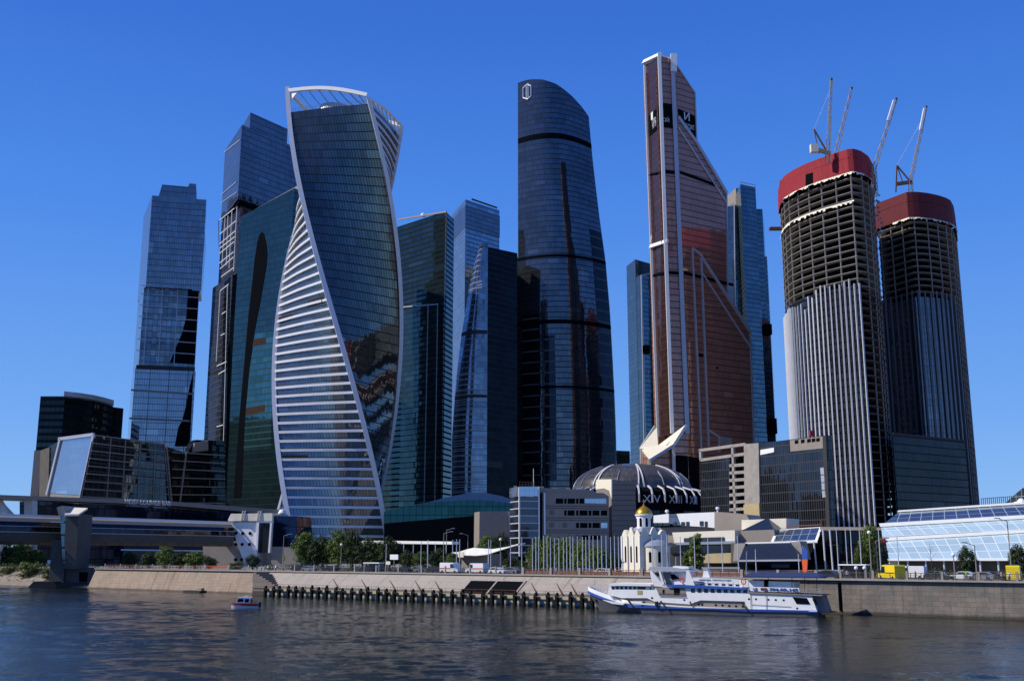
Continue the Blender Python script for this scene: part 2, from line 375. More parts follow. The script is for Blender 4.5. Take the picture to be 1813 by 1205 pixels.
M['gS'] = facade('pavilion_glazing', (.40, .54, .62), (.66, .70, .73), 2.4, 2.4, .14, .12, .35, blot=.2, jit=.03, blind=.03, metal=.2, rough=.15)
M['gS2'] = facade('upper_pavilion_glazing', (.22, .28, .33), (.30, .35, .40), 2.4, 2.4, .14, .12, .45, blot=.25, jit=.03)
M['teal'] = facade('teal_podium_glazing', (.02, .075, .08), (.01, .03, .035), 3, 4, .2, .3, .5)
M['nav'] = facade('navy_terminal_glazing', (.012, .022, .055), (.008, .014, .03), 3, 4, .2, .3, .5)
M['stair'] = facade('stair_glazing', (.07, .08, .10), (.42, .43, .46), 30, 2.6, .1, .35, .5)

def leafmat(name, c1, c2):
    m = bpy.data.materials.new(name); m.use_nodes = True; nt = m.node_tree; lk = nt.links.new; p = nt.nodes['Principled BSDF']
    g = N_(nt, 'ShaderNodeNewGeometry'); oi = N_(nt, 'ShaderNodeObjectInfo')
    mx = N_(nt, 'ShaderNodeMix', data_type='RGBA'); lk(g.outputs['Random Per Island'], mx.inputs[0])
    mx.inputs[6].default_value = (*c1, 1); mx.inputs[7].default_value = (*c2, 1)
    k = mth(nt, 'MULTIPLY_ADD', oi.outputs['Random'], .5, .75)
    lk(vm(nt, 'SCALE', mx.outputs[2], None, k), p.inputs['Base Color']); p.inputs['Roughness'].default_value = .7; p.inputs['Specular IOR Level'].default_value = .25
    return m
M['leafd'] = leafmat('dark_foliage', (.014, .028, .009), (.045, .07, .016))
M['leafm'] = leafmat('mid_foliage', (.04, .07, .012), (.11, .155, .025))
M['leafl'] = leafmat('light_foliage', (.045, .08, .010), (.11, .16, .02))
M['leafb'] = leafmat('olive_foliage', (.045, .07, .016), (.13, .16, .04))

# water
def water():
    m = bpy.data.materials.new('river_water'); m.use_nodes = True; nt = m.node_tree; lk = nt.links.new; p = nt.nodes['Principled BSDF']
    p.inputs['Base Color'].default_value = (.012, .014, .008, 1); p.inputs['Roughness'].default_value = .06; p.inputs['IOR'].default_value = 1.29
    g = N_(nt, 'ShaderNodeNewGeometry')
    pos = g.outputs['Position']
    def nz(sc, det, st):
        n = N_(nt, 'ShaderNodeTexNoise'); n.inputs['Scale'].default_value = sc; n.inputs['Detail'].default_value = det; n.inputs['Roughness'].default_value = .6
        lk(vm(nt, 'MULTIPLY', pos, st), n.inputs['Vector']); return n.outputs[0]
    a = nz(1.6, 4, (1, 1.3, 1)); b = nz(.2, 4, (1, 1.5, 1)); c = nz(.012, 3, (1, 2.5, 1))
    amp = mth(nt, 'MULTIPLY_ADD', c, 2.6, -.1)
    h = mth(nt, 'MULTIPLY', a, .09); h = mth(nt, 'MULTIPLY', h, amp)
    bp = N_(nt, 'ShaderNodeBump'); bp.inputs['Strength'].default_value = 1; bp.inputs['Distance'].default_value = 1.0
    lk(h, bp.inputs['Height']); lk(bp.outputs[0], p.inputs['Normal'])
    return m
M['water'] = water()

# ------------------------------------------------------------------ ground, river, road
GZ = 5.6
def strip(mb, s0, s1, z0, z1, t0, t1, n=1, side=True):
    """quad strip along the bank; t = metres along DR from L0, s = setback"""
    P = lambda t, s, z: (*(L0 + DR * t - NB * s), z)
    for k in range(n):
        a = t0 + (t1 - t0) * k / n; b = t0 + (t1 - t0) * (k + 1) / n
        L = math.hypot(s1 - s0, z1 - z0)
        mb.face([P(a, s0, z0), P(b, s0, z0), P(b, s1, z1), P(a, s1, z1)], [(a, 0), (b, 0), (b, L), (a, L)])
    return mb
def tpx(px, s=0, py=1010): return DR.dot(bank(px, s, py) - L0)
import numpy as np
def river():
    rg_ = np.random.RandomState(5); ys = [44.0]
    while ys[-1] < 420: ys.append(ys[-1] * 1.0027)
    Y = np.array(ys); T_ = np.arange(-.66, .66, .0027); YY, TT = np.meshgrid(Y, T_, indexing='ij'); XX = YY * TT
    Z = np.zeros_like(XX); SX = np.zeros_like(XX)
    patch = np.zeros_like(XX)
    for k in range(7):
        a = rg_.uniform(0, 6.28); L = rg_.uniform(28, 90); patch += np.sin((XX * math.cos(a) * .8 + YY * math.sin(a) * 1.3) * 6.283 / L + rg_.uniform(0, 6.28))
    patch = .85 + .5 * np.tanh(patch / 2.2)
    for k in range(60):
        L = .8 * (9.0 / .8) ** rg_.rand(); a = R(250) + rg_.normal(0, .75); sl_ = rg_.uniform(.010, .030); ph = rg_.uniform(0, 6.28)
        arg = (XX * math.cos(a) + YY * math.sin(a)) * 6.283 / L + ph + .8 * np.sin(XX * .07 + YY * .05 + k)
        fade = np.clip(L / (YY * .0027 * 2.6), 0, 1) ** 1.0
        Z += (sl_ * L / 6.283) * np.sin(arg) * (.35 + .65 * fade)
    Z *= patch * .42
    n0, n1 = XX.shape; co = np.stack([XX, YY, Z], -1).reshape(-1, 3)
    idx = np.arange(n0 * n1).reshape(n0, n1); q = np.stack([idx[:-1, :-1], idx[:-1, 1:], idx[1:, 1:], idx[1:, :-1]], -1).reshape(-1, 4)
    base_ = len(co); co = np.concatenate([co, np.array([(-4000, -60, -.18), (4000, -60, -.18), (4000, 1500, -.18), (-4000, 1500, -.18)])]); q = np.concatenate([q, np.array([[base_, base_ + 1, base_ + 2, base_ + 3]])])
    me = bpy.data.meshes.new('river_water'); me.vertices.add(len(co)); me.vertices.foreach_set('co', co.ravel()); me.loops.add(len(q) * 4); me.loops.foreach_set('vertex_index', q.ravel().astype('int32')); me.polygons.add(len(q)); me.polygons.foreach_set('loop_start', np.arange(0, len(q) * 4, 4, dtype='int32')); me.polygons.foreach_set('use_smooth', np.ones(len(q), dtype=bool)); me.update(); me.validate()
    me.materials.append(M['water']); o = bpy.data.objects.new('river_water', me); COL.objects.link(o); o['kind'] = 'structure'
river()
tl = tpx(170)
mb = MB(); strip(mb, 3.0, 6000, GZ, GZ, tl, 2500); strip(mb, 14, 6000, GZ, GZ, -3000, tl); struct('ground', mb, M['pave'])
mb = MB(); strip(mb, -1.5, 6, -.4, 1.2, -3000, tl + 3, 60); strip(mb, 6, 14.0, 1.2, GZ, -3000, tl + 3, 60); struct('river_shore', mb, M['soil'])
mb = MB(); strip(mb, 5.5, 15, GZ + .006, GZ + .006, tl + 1, 1500); struct('embankment_road', mb, M['asphalt'])
mb = MB(); mb.m = 0
for k in range(60):
    strip(mb, 10.1, 10.25, GZ + .012, GZ + .012, tl + 6 + k * 9, tl + 10 + k * 9)
struct('road_marking', mb, M['white'])
mb = MB()
for s0, s1 in ((15, 15.3), (5.2, 5.5)):
    for a, b in (((L0 + DR * (tl + 1) - NB * s0), (L0 + DR * 1500 - NB * s0)),):
        mb.beam((*a, GZ + .06), (*b, GZ + .06), .3, .14)
struct('kerb', mb, M['conc'])
mb = MB(); mb.face([(-4000, -6000, 5.0), (4000, -6000, 5.0), (4000, -14, 5.0), (-4000, -14, 5.0)]); mb.face([(-4000, -14, 5.0), (4000, -14, 5.0), (4000, -12, 0), (-4000, -12, 0)]); struct('near_bank_ground', mb, M['pave'])

# ------------------------------------------------------------------ embankment walls
def bankwall(name, label, t0, t1, sb, m, coping='conc', bz=-.5, zt=GZ, s_top=0, holes=None):
    o = thing(name, label, 'embankment wall', (*(L0 + DR * (t0 + t1) / 2), 0))
    mb = MB(); strip(mb, sb, s_top, bz, zt, t0, t1, 1)
    P = lambda t, s, z: (*(L0 + DR * t - NB * s), z)
    for t in (t0, t1): mb.face([P(t, sb, bz), P(t, s_top, zt), P(t, s_top + 3, zt), P(t, s_top + 3, bz)])
    mb.face([P(t0, s_top, zt), P(t1, s_top, zt), P(t1, 3, zt), P(t0, 3, zt)])
    build('wall_face', mb, m, o)
    mb = MB(); mb.beam(P(t0 - .1, s_top - .1, zt + .12), P(t1 + .1, s_top - .1, zt + .12), .9, .28); build('coping', mb, M[coping], o)
    return o
t1_ = tpx(478); tm = tpx(1200); tr = tpx(1813) + 60
bankwall('embankment_wall', 'pinkish granite sloping wall on the left between bridge pier and piled quay', tl, t1_, -2.6, M['granite1'])
mw_ = bankwall('embankment_wall', 'pale smooth sloping wall above the row of black piles with a dark opening', t1_ + .3, tm, -5.5, M['slab'], bz=1.7)
rw = bankwall('embankment_wall', 'grey brown granite block wall on the right behind the ship stern', tm + .3, tr, 0, M['granite2'])
# iron seam post on the right wall
W0 = bwall(-.05)
mb = MB(); a = W0.px(1486, 1030); b = W0.px(1487, 1070); mb.beam((a.x, a.y, 5.2), (a.x, a.y, .6), .5, .35); build('drain_recess', mb, M['black'], rw)
# opening
Wm = bwall(-4.6); u0, z1 = Wm.hit(820, 1034); u1, _ = Wm.hit(914, 1034)
def slp(u, z, o=0): q = Wm.pt(u, z); return Vector((q.x + NB.x * (5.5 - 4.6 - (z - 1.7) * 1.41 + o), q.y + NB.y * (5.5 - 4.6 - (z - 1.7) * 1.41 + o), z + o * .6))
def slab_(u_a, u_b, za, zb, o0, o1): return MB().ext([slp(u_a, za, o1), slp(u_b, za, o1), slp(u_b, zb, o1), slp(u_a, zb, o1)], [slp(u_a, za, o0), slp(u_b, za, o0), slp(u_b, zb, o0), slp(u_a, zb, o0)])
um = (u0 + u1) / 2
build('opening', slab_(u0, um - .2, 1.9, 4.3, -.3, .08), M['black'], mw_); build('opening', slab_(um + .2, u1, 1.9, 4.3, -.3, .08), M['black'], mw_)
for f_ in ((u0 - .4, u1 + .4, 4.3, 4.55), (u0 - .4, u0, 1.8, 4.3), (u1, u1 + .4, 1.8, 4.3), (um - .2, um + .2, 1.9, 4.3)): build('opening_frame', slab_(*f_, -.3, .2), M['slab'], mw_)
# quay ledge
tq0, tq1 = tpx(470, -9, 1055), tpx(1200, -9, 1078)
P = lambda t, s, z: Vector((*(L0 + DR * t - NB * s), z))
q = thing('quay', 'low weathered concrete quay ledge behind the row of black piles', 'quay', P((tq0 + tq1) / 2, -9, 0))
mb = MB(); strip(mb, -9, -9, -.6, 1.8, tq0, tq1); strip(mb, -9, -5.4, 1.8, 1.8, tq0, tq1); mb.face([P(tq0, -9, -.6), P(tq0, -9, 1.8), P(tq0, -1, 1.8), P(tq0, -1, -.6)]); mb.face([P(tq1, -9, -.6), P(tq1, -9, 1.8), P(tq1, -1, 1.8), P(tq1, -1, -.6)]); build('ledge', mb, M['quay'], q)
mb = MB(); mb.beam(P(tq0, -9.1, 1.62), P(tq1, -9.1, 1.62), .5, .5); build('edge_beam', mb, M['ochre'], q)
mb = MB(); n = int((tq1 - tq0) / 2)
for k in range(n): mb.beam(P(tq0 + k * 2, -8.7, 1.8), P(tq0 + k * 2, -8.7, 2.9), .06)
mb.beam(P(tq0, -8.7, 2.9), P(tq1, -8.7, 2.9), .06); mb.beam(P(tq0, -8.7, 2.35), P(tq1, -8.7, 2.35), .04); build('railing', mb, M['rust'], q)
pile = None
np_ = 42
for k in range(np_):
    t = tq0 + 1 + (tq1 - tq0 - 2) * (k + .12 * math.sin(k * 2.3)) / (np_ - 1); c = P(t, -9.9, 0)
    if pile is None:
        pile = thing('mooring_pile', 'black mooring pile', 'mooring pile', (0, 0, 0), 'black piles along the quay')
        mb = MB(); mb.prism([(-.28, -.34), (.28, -.34), (.3, .34), (-.3, .34)], -1, 2.1); mb.ext([(-.28, -.34, 2.1), (.28, -.34, 2.1), (.3, .34, 2.1), (-.3, .34, 2.1)], [(-.12, .0, 2.8), (.12, .0, 2.8), (.12, .32, 2.8), (-.12, .32, 2.8)]); build('post', mb, M['pile'], pile)
        mb = MB(); mb.beam((.3, -.3, 2.1), (.95, -.3, 1.75), .16); build('bollard_arm', mb, M['tyre'], pile)
        o = pile
    else: o = dup(pile, (0, 0, 0))
    o.location = c; o.rotation_euler = (0, 0, math.atan2(DR.y, DR.x) + random.uniform(-.1, .1)); s = random.uniform(.88, 1.08); o.scale = (1, 1, s)
    o['label'] = 'square black mooring pile, %s from the left end of the quay' % nth(k + 1)
# mooring chains lines on pale wall
for k, px in enumerate((590, 640, 690, 735, 770, 940, 985, 1010)):
    a = bank(px, -2); b = bank(px + 9, -5.6); mb = MB(); mb.tube((*a, 4.2), (*b, 2.3), .07, .12, 5); o = build('mooring_chain', mb, M['rust'])
    tag(o, 'rusty chain stay on the pale sloping wall, %s from the left' % nth(k + 1), 'chain', 'chain stays on the pale wall')
# stairs at the gap
ws = thing('embankment_stairs', 'brown stone steps going down to the quay at the end of the granite wall', 'stairs', P(t1_ + 2, -3, 0))
mb = MB()
for k in range(9):
    a = P(t1_ + .6 + k * 1.2, -3.2, 0); mb.box((a.x, a.y, 0), 1.25, 4.2, 5.5 - k * .45, math.atan2(DR.y, DR.x))
build('steps', mb, M['granite2'], ws)
# low pontoon by the left wall
a = bwall(-3.2); u, _ = a.hit(352, 1046)
pn = thing('landing_stage', 'low black landing stage at the foot of the pink granite wall', 'landing stage', a.pt(u, 0, 1))
mb = MB(); mb.wrect(a, u - 3.6, u + 3.6, -.2, .55, .1, 2.4); build('deck', mb, M['tyre'], pn); mb = MB(); mb.wrect(a, u + 1.6, u + 3.2, .55, 1.2, .6, 1.6); build('crate_box', mb, M['grey'], pn)

# ------------------------------------------------------------------ fences
def fence(label, px0, px1, m, pm, step, h=1.1, kind='bar', s=.55, hs=0, pw=.3):
    t0, t1 = tpx(px0, s), tpx(px1, s); o = thing('fence', label, 'fence', P((t0 + t1) / 2, s, GZ + .26)); z = GZ + .26
    mb = MB(); mb.beam(P(t0, s, z + h - .1), P(t1, s, z + h - .1), .1); mb.beam(P(t0, s, z + .15), P(t1, s, z + .15), .08)
    n = int((t1 - t0) / (.35 if kind == 'bar' else 1.6))
    for k in range(n): mb.beam(P(t0 + (t1 - t0) * k / n, s, z), P(t0 + (t1 - t0) * k / n, s, z + h - .1), .06 if kind == 'bar' else .1)
    if kind == 'panel': mb.beam(P(t0, s, z + .5), P(t1, s, z + .5), .05, .5)
    if kind == 'rail':
        for q in (.4, .65): mb.beam(P(t0, s, z + q), P(t1, s, z + q), .05)
    build('railing', mb, m, o)
    n = max(1, int((t1 - t0) / step))
    for k in range(n + 1):
        mb = MB(); c = P(t0 + (t1 - t0) * k / n, s, z); mb.box(c, pw, pw, h + .25 + hs, math.atan2(DR.y, DR.x)); build('post', mb, pm, o)
fence('weathered brown metal fence on top of the pink granite wall', 186, 362, M['rust'], M['conc'], 8, kind='rail')
fence('short orange red fence section on the pink granite wall', 364, 404, M['orange'], M['conc'], 6)
fence('grey fence between the orange section and the stone steps', 406, 440, M['concd'], M['conc'], 5)
fence('black iron fence with pale stone posts above the pale sloping wall', 522, 925, M['dgrey'], M['conc'], 6.8, h=1.05, hs=.25)
fence('brown panelled fence with stone posts along the row of flagpoles', 927, 1135, M['rust'], M['conc'], 6.8, kind='panel', h=1.1, pw=.5)
fence('brown fence with stone posts partly behind the white ship', 1137, 1445, M['rust'], M['conc'], 6.8, kind='panel', pw=.5)
fence('grey tubular railing with square posts on the right granite wall', 1488, 1870, M['concd'], M['grey'], 5, kind='rail', pw=.35)


# ------------------------------------------------------------------ towers
brn = mat('brown_louvre', (.05, .035, .028), .7, noise=.2, spec=0)
def wpart(name, m, par, W, polys, o0, o1):
    for p in polys:
        mb = MB(); mb.wpoly(W, p, o0, o1); r = build(name, mb, m, par)
    return r
def seg(W, a, b, o=.3): return W.px(*a, o), W.px(*b, o)
def lines(name, m, par, W, segs, w=.8, h=.5, o=.2):
    mb = MB(); last = None
    for a, b in segs:
        if last is not None and a != last and not any(t in name for t in ('frame', 'joint', 'lamella')): build(name, mb, m, par); mb = MB()
        mb.beam(*seg(W, a, b, o), w, h, up=(*W.n, 0)); last = b
    return build(name, mb, m, par)
def inset(poly, d):
    c = sum((Vector(p) for p in poly), Vector((0, 0))) / len(poly); return [Vector(p) + (c - Vector(p)).normalized() * d for p in poly]

# North tower (dark, far left)
o = thing('office_tower', 'dark banded office block with a curved flat roof, far left of the skyline', 'office tower', at(140, 985, 620))
z = zat(701, 600); P1 = fp(760, (66.5, 600), (110, 600), (112, 650), (68, 650)); mb = MB(); mb.prism(P1, GZ, z); build('wing', mb, M['gNt'], o)
c = [(110, 598), (135, 604), (160, 612), (180, 622), (197, 634)]; mb = MB(); mb.prism(fp(760, *c) + fp(760, (200, 670), (112, 660)), GZ, zat(706, 604)); build('curved_block', mb, M['gNt'], o)
mb = MB(); mb.prism(fp(760, (197, 634), (216, 640), (216, 680), (200, 675)), GZ, zat(721, 636)); build('wing', mb, M['gNt'], o)
mb = MB(); mb.prism(fp(760, (108, 596), (135, 602), (160, 610), (180, 620), (198, 632)) + fp(760, (198, 638), (108, 605)), zat(704, 604), zat(699, 604) + 1); build('roof_canopy', mb, M['silver'], o)
mb = MB(); mb.prism(fp(850, (56, 560), (70, 560), (76, 590), (60, 590)), GZ, zat(797, 560)); build('stair_column', mb, M['grey'], o)

# low office complex: two fronts meeting at a corner
o = thing('office_building', 'grey gridded glass office complex with a leaning sky blue glass front', 'office building', at(170, 985, 500))
Wk = Wall(at(108, 776, 520).xy, at(168, 776, 500).xy); W = Wall(at(168, 776, 500).xy, at(290, 776, 547).xy)
wpart('side_block', M['gN'], o, Wk, [[(82, 789), (104, 778), (114, 778), (100, 1000), (70, 1000)]], -14, -1.5)
wpart('end_wall', M['concd'], o, Wk, [[(68, 797), (84, 791), (78, 1000), (62, 1000)]], -14, -1)
wpart('leaning_glass_front', M['gblue'], o, Wk, [[(111, 779), (165, 771), (143, 876), (86, 872)]], -6, .2)
wpart('base_wall', M['grey'], o, Wk, [[(86, 872), (143, 876), (145, 1000), (80, 1000)]], -12, 0)
lines('front_frame', M['silver'], o, Wk, [((109, 776), (85, 876)), ((168, 769), (145, 880)), ((106, 777), (168, 769))], 1.5, 1.0, .5)
wpart('gridded_front', M['gN'], o, W, [[(168, 770), (290, 786), (301, 1000), (128, 1000), (145, 878)]], -1.2, 0)
lines('mullion_frame', M['grey'], o, W, [((168, 770), (290, 786)), ((290, 786), (300, 890))] + [((196 + 26 * k, 775 + 3.4 * k), (188 + 27.5 * k, 890)) for k in range(4)] + [((164 - 2.6 * k, 784 + 13.5 * k), (291 + 1.2 * k, 799 + 12.6 * k)) for k in range(8)], .5, .35, .15)
W2 = Wall(at(290, 776, 547).xy, at(400, 776, 590).xy)
wpart('dark_wing', M['gNt'], o, W2, [[(290, 788), (335, 802), (344, 783), (352, 778), (396, 780), (402, 1000), (298, 1000)]], -4, -1)
wpart('roof_box', M['grey'], o, W2, [[(344, 784), (368, 779), (368, 797), (342, 800)]], -4, .3)
wpart('black_wall', M['gCd'], o, W2, [[(370, 779), (396, 781), (401, 1000), (368, 1000)]], -14, .4)
lines('mullion_frame', M['grey'], o, W2, [((304, 800 + k * 15), (398, 806 + k * 14)) for k in range(7)], .5, .3, .3)
lines('corner_strip', M['grey'], o, W2, [((294, 789), (303, 888)), ((329, 800), (318, 888))], .8, .5, .3)

# Tower A
def tower(label, base, name='skyscraper', cat='skyscraper'): return thing(name, label, cat, (base.x, base.y, GZ))
o = tower('stepped blue glass skyscraper standing alone near the left, mirrored at mid height', at(300, 985, 700))
fA = fp(430, (251, 735), (263.5, 690), (361, 699), (352, 760))
z0, z1, z2, z3 = GZ, zat(646, 690), zat(507, 690), zat(346, 690)
mb = MB(); mb.prism(fA, z2, z3); build('upper_facade', mb, M['gA'], o)
fA2 = fp(580, (241, 735), (250, 692), (349, 701), (345, 760)); mb = MB(); mb.prism(fA2, z1, z2 - .02); build('mirrored_facade', mb, M['gAm'], o)
fA3 = fp(700, (231, 735), (236, 688), (344, 697), (338, 762)); mb = MB(); mb.prism(fA3, z0, z1 - 3); build('lower_facade', mb, M['gAl'], o)
mb = MB(); mb.prism(inset(fA3, 1), z1 - 3, z1); build('service_band', mb, M['dgrey'], o)
mb = MB(); mb.prism(inset(fA2, .8), z2 - 2.5, z2 + .2); build('service_band', mb, M['dgrey'], o)
Wt = Wall(fA[1], fA[2])
wpart('crown', M['gA'], o, Wt, [[(280, 347), (287, 325), (333, 329), (335, 323), (347, 324), (348, 352)]], -30, -2)
wpart('side_wing', M['gA'], o, Wt, [[(340, 355), (364, 356), (360, 409), (363, 414), (355, 516), (340, 514)]], -30, .5)
Wm2 = Wall(fA2[1], fA2[2]); lines('mullion_frame', M['silver'], o, Wm2, [((250, 505), (352, 513)), ((263, 507), (254, 645)), ((288, 508), (280, 646)), ((315, 510), (308, 647))] + [((249 - k * 1.6, 520 + k * 20), (352 - k * 1.3, 527 + k * 20)) for k in range(6)], .5, .3, .2)
wpart('painted_dark_reflection', M['black'], o, Wm2, [[(333, 512), (352, 514), (345, 645), (300, 642), (322, 590), (330, 560)]], -1, .12)  # black shape paints a neighbour's dark reflection on the glass
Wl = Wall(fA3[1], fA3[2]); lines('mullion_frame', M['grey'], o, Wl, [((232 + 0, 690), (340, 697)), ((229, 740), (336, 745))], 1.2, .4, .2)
wpart('painted_dark_reflection', M['black'], o, Wl, [[(343, 655), (336, 790), (309, 790), (316, 755), (322, 745), (330, 715), (334, 690)]], -1, .12)  # another neighbour's reflection painted in black on the lower glass

# Tower B
o = tower('tall slate blue skyscraper with a white framed side, behind the green arched tower', at(430, 985, 670))
fB1 = fp(300, (396.5, 700), (424, 655), (535, 700), (510, 750)); zb = zat(352, 655)
mb = MB(); mb.prism(fB1, zb, zat(221, 655)); build('upper_facade', mb, M['gB'], o)
fB0 = fp(210, (424, 694), (443, 660), (510, 688), (490, 730)); mb = MB(); mb.prism(fB0, zat(221, 655), zat(199, 660)); build('crown', mb, M['gB'], o)
fB2 = fp(430, (386.5, 700), (421, 660), (540, 705), (515, 750)); mb = MB(); mb.prism(inset(fB2, 1.5), zat(482, 660), zb - 1.5); build('middle_facade', mb, M['gB'], o)
mb = MB(); mb.prism(inset(fB1, 1.5), zb - 2, zb); build('service_band', mb, M['black'], o)
fB3 = fp(520, (376, 700), (410, 664), (540, 712), (515, 750)); mb = MB(); mb.prism(fB3, GZ, zat(484, 662)); build('lower_facade', mb, M['gB'], o)
Wb = Wall(fB2[0], fB2[1])
ln = [((388, 392), (421, 365)), ((388, 417), (419, 391)), ((389, 433), (418, 409)), ((389, 441), (417, 419)), ((390, 449), (416, 428)), ((390, 466), (415, 446)), ((391, 476), (415, 455)), ((393, 490), (415, 474)), ((421, 365), (415, 480)), ((388, 392), (389, 440)), ((400, 385), (394, 470)), ((405, 382), (402, 470)), ((412, 374), (407, 475))]
lines('white_frame', M['rib'], o, Wb, ln, .6, .5, .4)
Wb3 = Wall(fB3[0], fB3[1])
lines('white_frame', M['rib'], o, Wb3, [((391, 515), (406, 503)), ((404, 505), (397, 780)), ((391, 515), (384, 640)), ((394, 556), (401, 551)), ((392, 594), (399, 590)), ((385, 648), (402, 640)), ((388, 662), (400, 655)), ((385, 755), (396, 752))], .6, .5, .3)
Wb1 = Wall(fB1[0], fB1[1]); lines('white_frame', M['silver'], o, Wb1, [((397, 270), (425, 248)), ((392, 345), (419, 322)), ((391, 360), (420, 340))], .6, .4, .2)
wpart('dark_corner', M['gCd'], o, Wb3, [[(398, 500), (408, 490), (400, 800), (390, 800)]], -1, .35)

# Tower C, green with pointed arch
o = tower('green glass skyscraper with a slanted roof and a tall dark pointed arch on its front', at(460, 985, 640))
Wc = Wall(at(410, 700, 640).xy, at(505, 560, 612).xy)
wpart('front_facade', M['gC'], o, Wc, [[(426, 384), (521, 333), (512, 480), (500, 998), (396, 998), (412, 620)]], -38, 0)
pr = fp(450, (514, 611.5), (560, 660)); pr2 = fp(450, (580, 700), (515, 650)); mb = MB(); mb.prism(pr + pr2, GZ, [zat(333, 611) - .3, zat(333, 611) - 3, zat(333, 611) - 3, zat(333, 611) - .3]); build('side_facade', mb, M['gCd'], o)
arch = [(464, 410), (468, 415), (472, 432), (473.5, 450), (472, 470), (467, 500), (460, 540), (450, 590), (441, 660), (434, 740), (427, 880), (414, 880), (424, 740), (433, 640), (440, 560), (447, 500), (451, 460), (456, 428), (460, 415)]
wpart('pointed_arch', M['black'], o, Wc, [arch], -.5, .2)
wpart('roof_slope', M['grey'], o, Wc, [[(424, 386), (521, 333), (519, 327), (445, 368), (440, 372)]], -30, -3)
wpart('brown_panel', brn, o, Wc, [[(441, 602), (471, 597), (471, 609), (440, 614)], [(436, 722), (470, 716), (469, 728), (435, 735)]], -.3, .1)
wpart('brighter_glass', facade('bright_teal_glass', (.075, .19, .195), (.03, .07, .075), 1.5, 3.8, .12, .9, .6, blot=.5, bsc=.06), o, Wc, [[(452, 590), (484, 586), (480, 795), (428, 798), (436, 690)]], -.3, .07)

# Tower D, deep green
o = tower('deep green glass tower with thin vertical lines right of the twisted tower', at(740, 985, 745))
fD = fp(560, (699, 775), (786, 737), (802, 757), (760, 820)); mb = MB(); mb.prism(fD, GZ, [zat(374, 737)] * 4); build('facade', mb, M['gD'], o)
Wd = Wall(fD[0], fD[1])
wpart('lower_projection', M['gD'], o, Wd, [[(690, 546), (779, 538), (772, 996), (655, 996)]], -1, 2.0)
lines('vertical_trim', M['silver'], o, Wd, [((762, 541), (755, 900)), ((779, 539), (774, 900))], .5, .4, 2.2)
lines('roof_trim', M['grey'], o, Wd, [((705, 389), (791, 375))], 1.2, .8, .2); lines('corner_trim', M['dgrey'], o, Wd, [((791, 375), (783, 900))], .6, .5, .2)
lines('ledge_trim', M['silver'], o, Wd, [((696, 546), (779, 539))], .9, .6, 2.0)
wpart('lighter_glass', facade('mid_green_glass', (.065, .105, .10), (.018, .026, .028), 1.5, 3.9, .1, .5, .5, blot=.45, bsc=.06), o, Wd, [[(718, 552), (748, 548), (738, 990), (708, 990)]], -.2, 2.1)
# small roof crane/antenna parts
mb = MB(); a = Wd.px(744, 381, -3); mb.lathe(a, [(2.2, 0), (1.9, 1.4), (1, 2.2), (0, 2.5)], 12); build('radome', mb, M['white'], o)

# Tower E
o = tower('pale blue square glass tower rising behind the green tower and the curved one', at(845, 985, 880))
fE = fp(500, (798, 930), (823, 885), (884, 915), (860, 960)); mb = MB(); mb.prism(fE, GZ, zat(353, 885)); build('facade', mb, M['gE1'], o)
mb = MB(); mb.prism(inset(fE, -.4), zat(402, 885), zat(364, 885)); build('crown_band', mb, M['gB'], o)
mb = MB(); c = fp(352, (835, 890), (880, 914)); mb.beam((*c[0], zat(353, 885) + 2), (*c[1], zat(353, 885) + 2), .5, 1.5); build('roof_rail', mb, M['dgrey'], o)

def interp(tab, x):
    if x <= tab[0][0]: return tab[0][1]
    for (a, b), (c, d) in zip(tab, tab[1:]):
        if x <= c: return b + (d - b) * (x - a) / (c - a)
    return tab[-1][1]
# Tower F: curved left edge
o = tower('shorter glass tower with a bulging ribbed left side and a black right side', at(865, 985, 790))
Ye, Yc = 708, 700
edge = [(zat(y, Ye), at(x, y, Ye).x) for x, y in reversed([(850, 437), (842, 460), (832, 500), (824, 550), (816, 600), (809, 660), (804, 720), (800, 780), (799, 880)])]
cc = fp(500, (863.5, Yc))[0]; zt = zat(437, Yc); TC = Vector((.02, -1, 0))
def FF(u, v, o2=0, za=None, zb=None):
    z = GZ + v * (zt - GZ) if za is None else za + (zb - za) * v
    L = Vector((interp(edge, z), Ye, z)); C = Vector((*cc, z)); p = L.lerp(C, u) + Vector((-.3, -.95, 0)) * (5 * math.sin(math.pi * u) + o2)
    return p, (u * 33, z)
mb = MB(); mb.grid(FF, 10, 24); build('ribbed_facade', mb, M['gF'], o, smooth=True)
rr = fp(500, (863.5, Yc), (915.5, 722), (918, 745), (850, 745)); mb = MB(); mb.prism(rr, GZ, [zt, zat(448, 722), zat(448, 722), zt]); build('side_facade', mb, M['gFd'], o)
mb = MB(); mb.face([FF(u / 10, 1)[0] for u in range(11)] + [(*rr[3], zt)]); mb.face([FF(0, 1)[0], (*rr[3], zt), (*rr[3], GZ), FF(0, 0)[0]]); build('roof', mb, M['dgrey'], o)
for y in (590, 702):
    mb = MB(); zz = zat(y, 704); mb.grid(lambda u, v: FF(u, v, .4, zz - 1.3, zz + 1.3), 10, 1); build('service_band', mb, M['dgrey'], o)
nf = 62
for k in range(26, 62):
    z = GZ + (zt - GZ) * (1 - k / nf)
    pts = [FF(u / 8, 0, .25, z, z)[0] for u in range(9)]; mb = MB(); mb.path(pts, .4, .4); build('sun_louvre', mb, M['silver'], o)
zt_ = zat(505, 704); Wf = Wall(FF(.6, 0)[0].xy, FF(.85, 0)[0].xy)
mb = MB()
for a, b in ((498, 501), (504, 507), (509, 512)): mb.wpoly(Wf, [(846, a), (854, a - 1), (853, b - 1), (845, b)], -.2, 1.6)
build('logo', mb, M['white'], o)
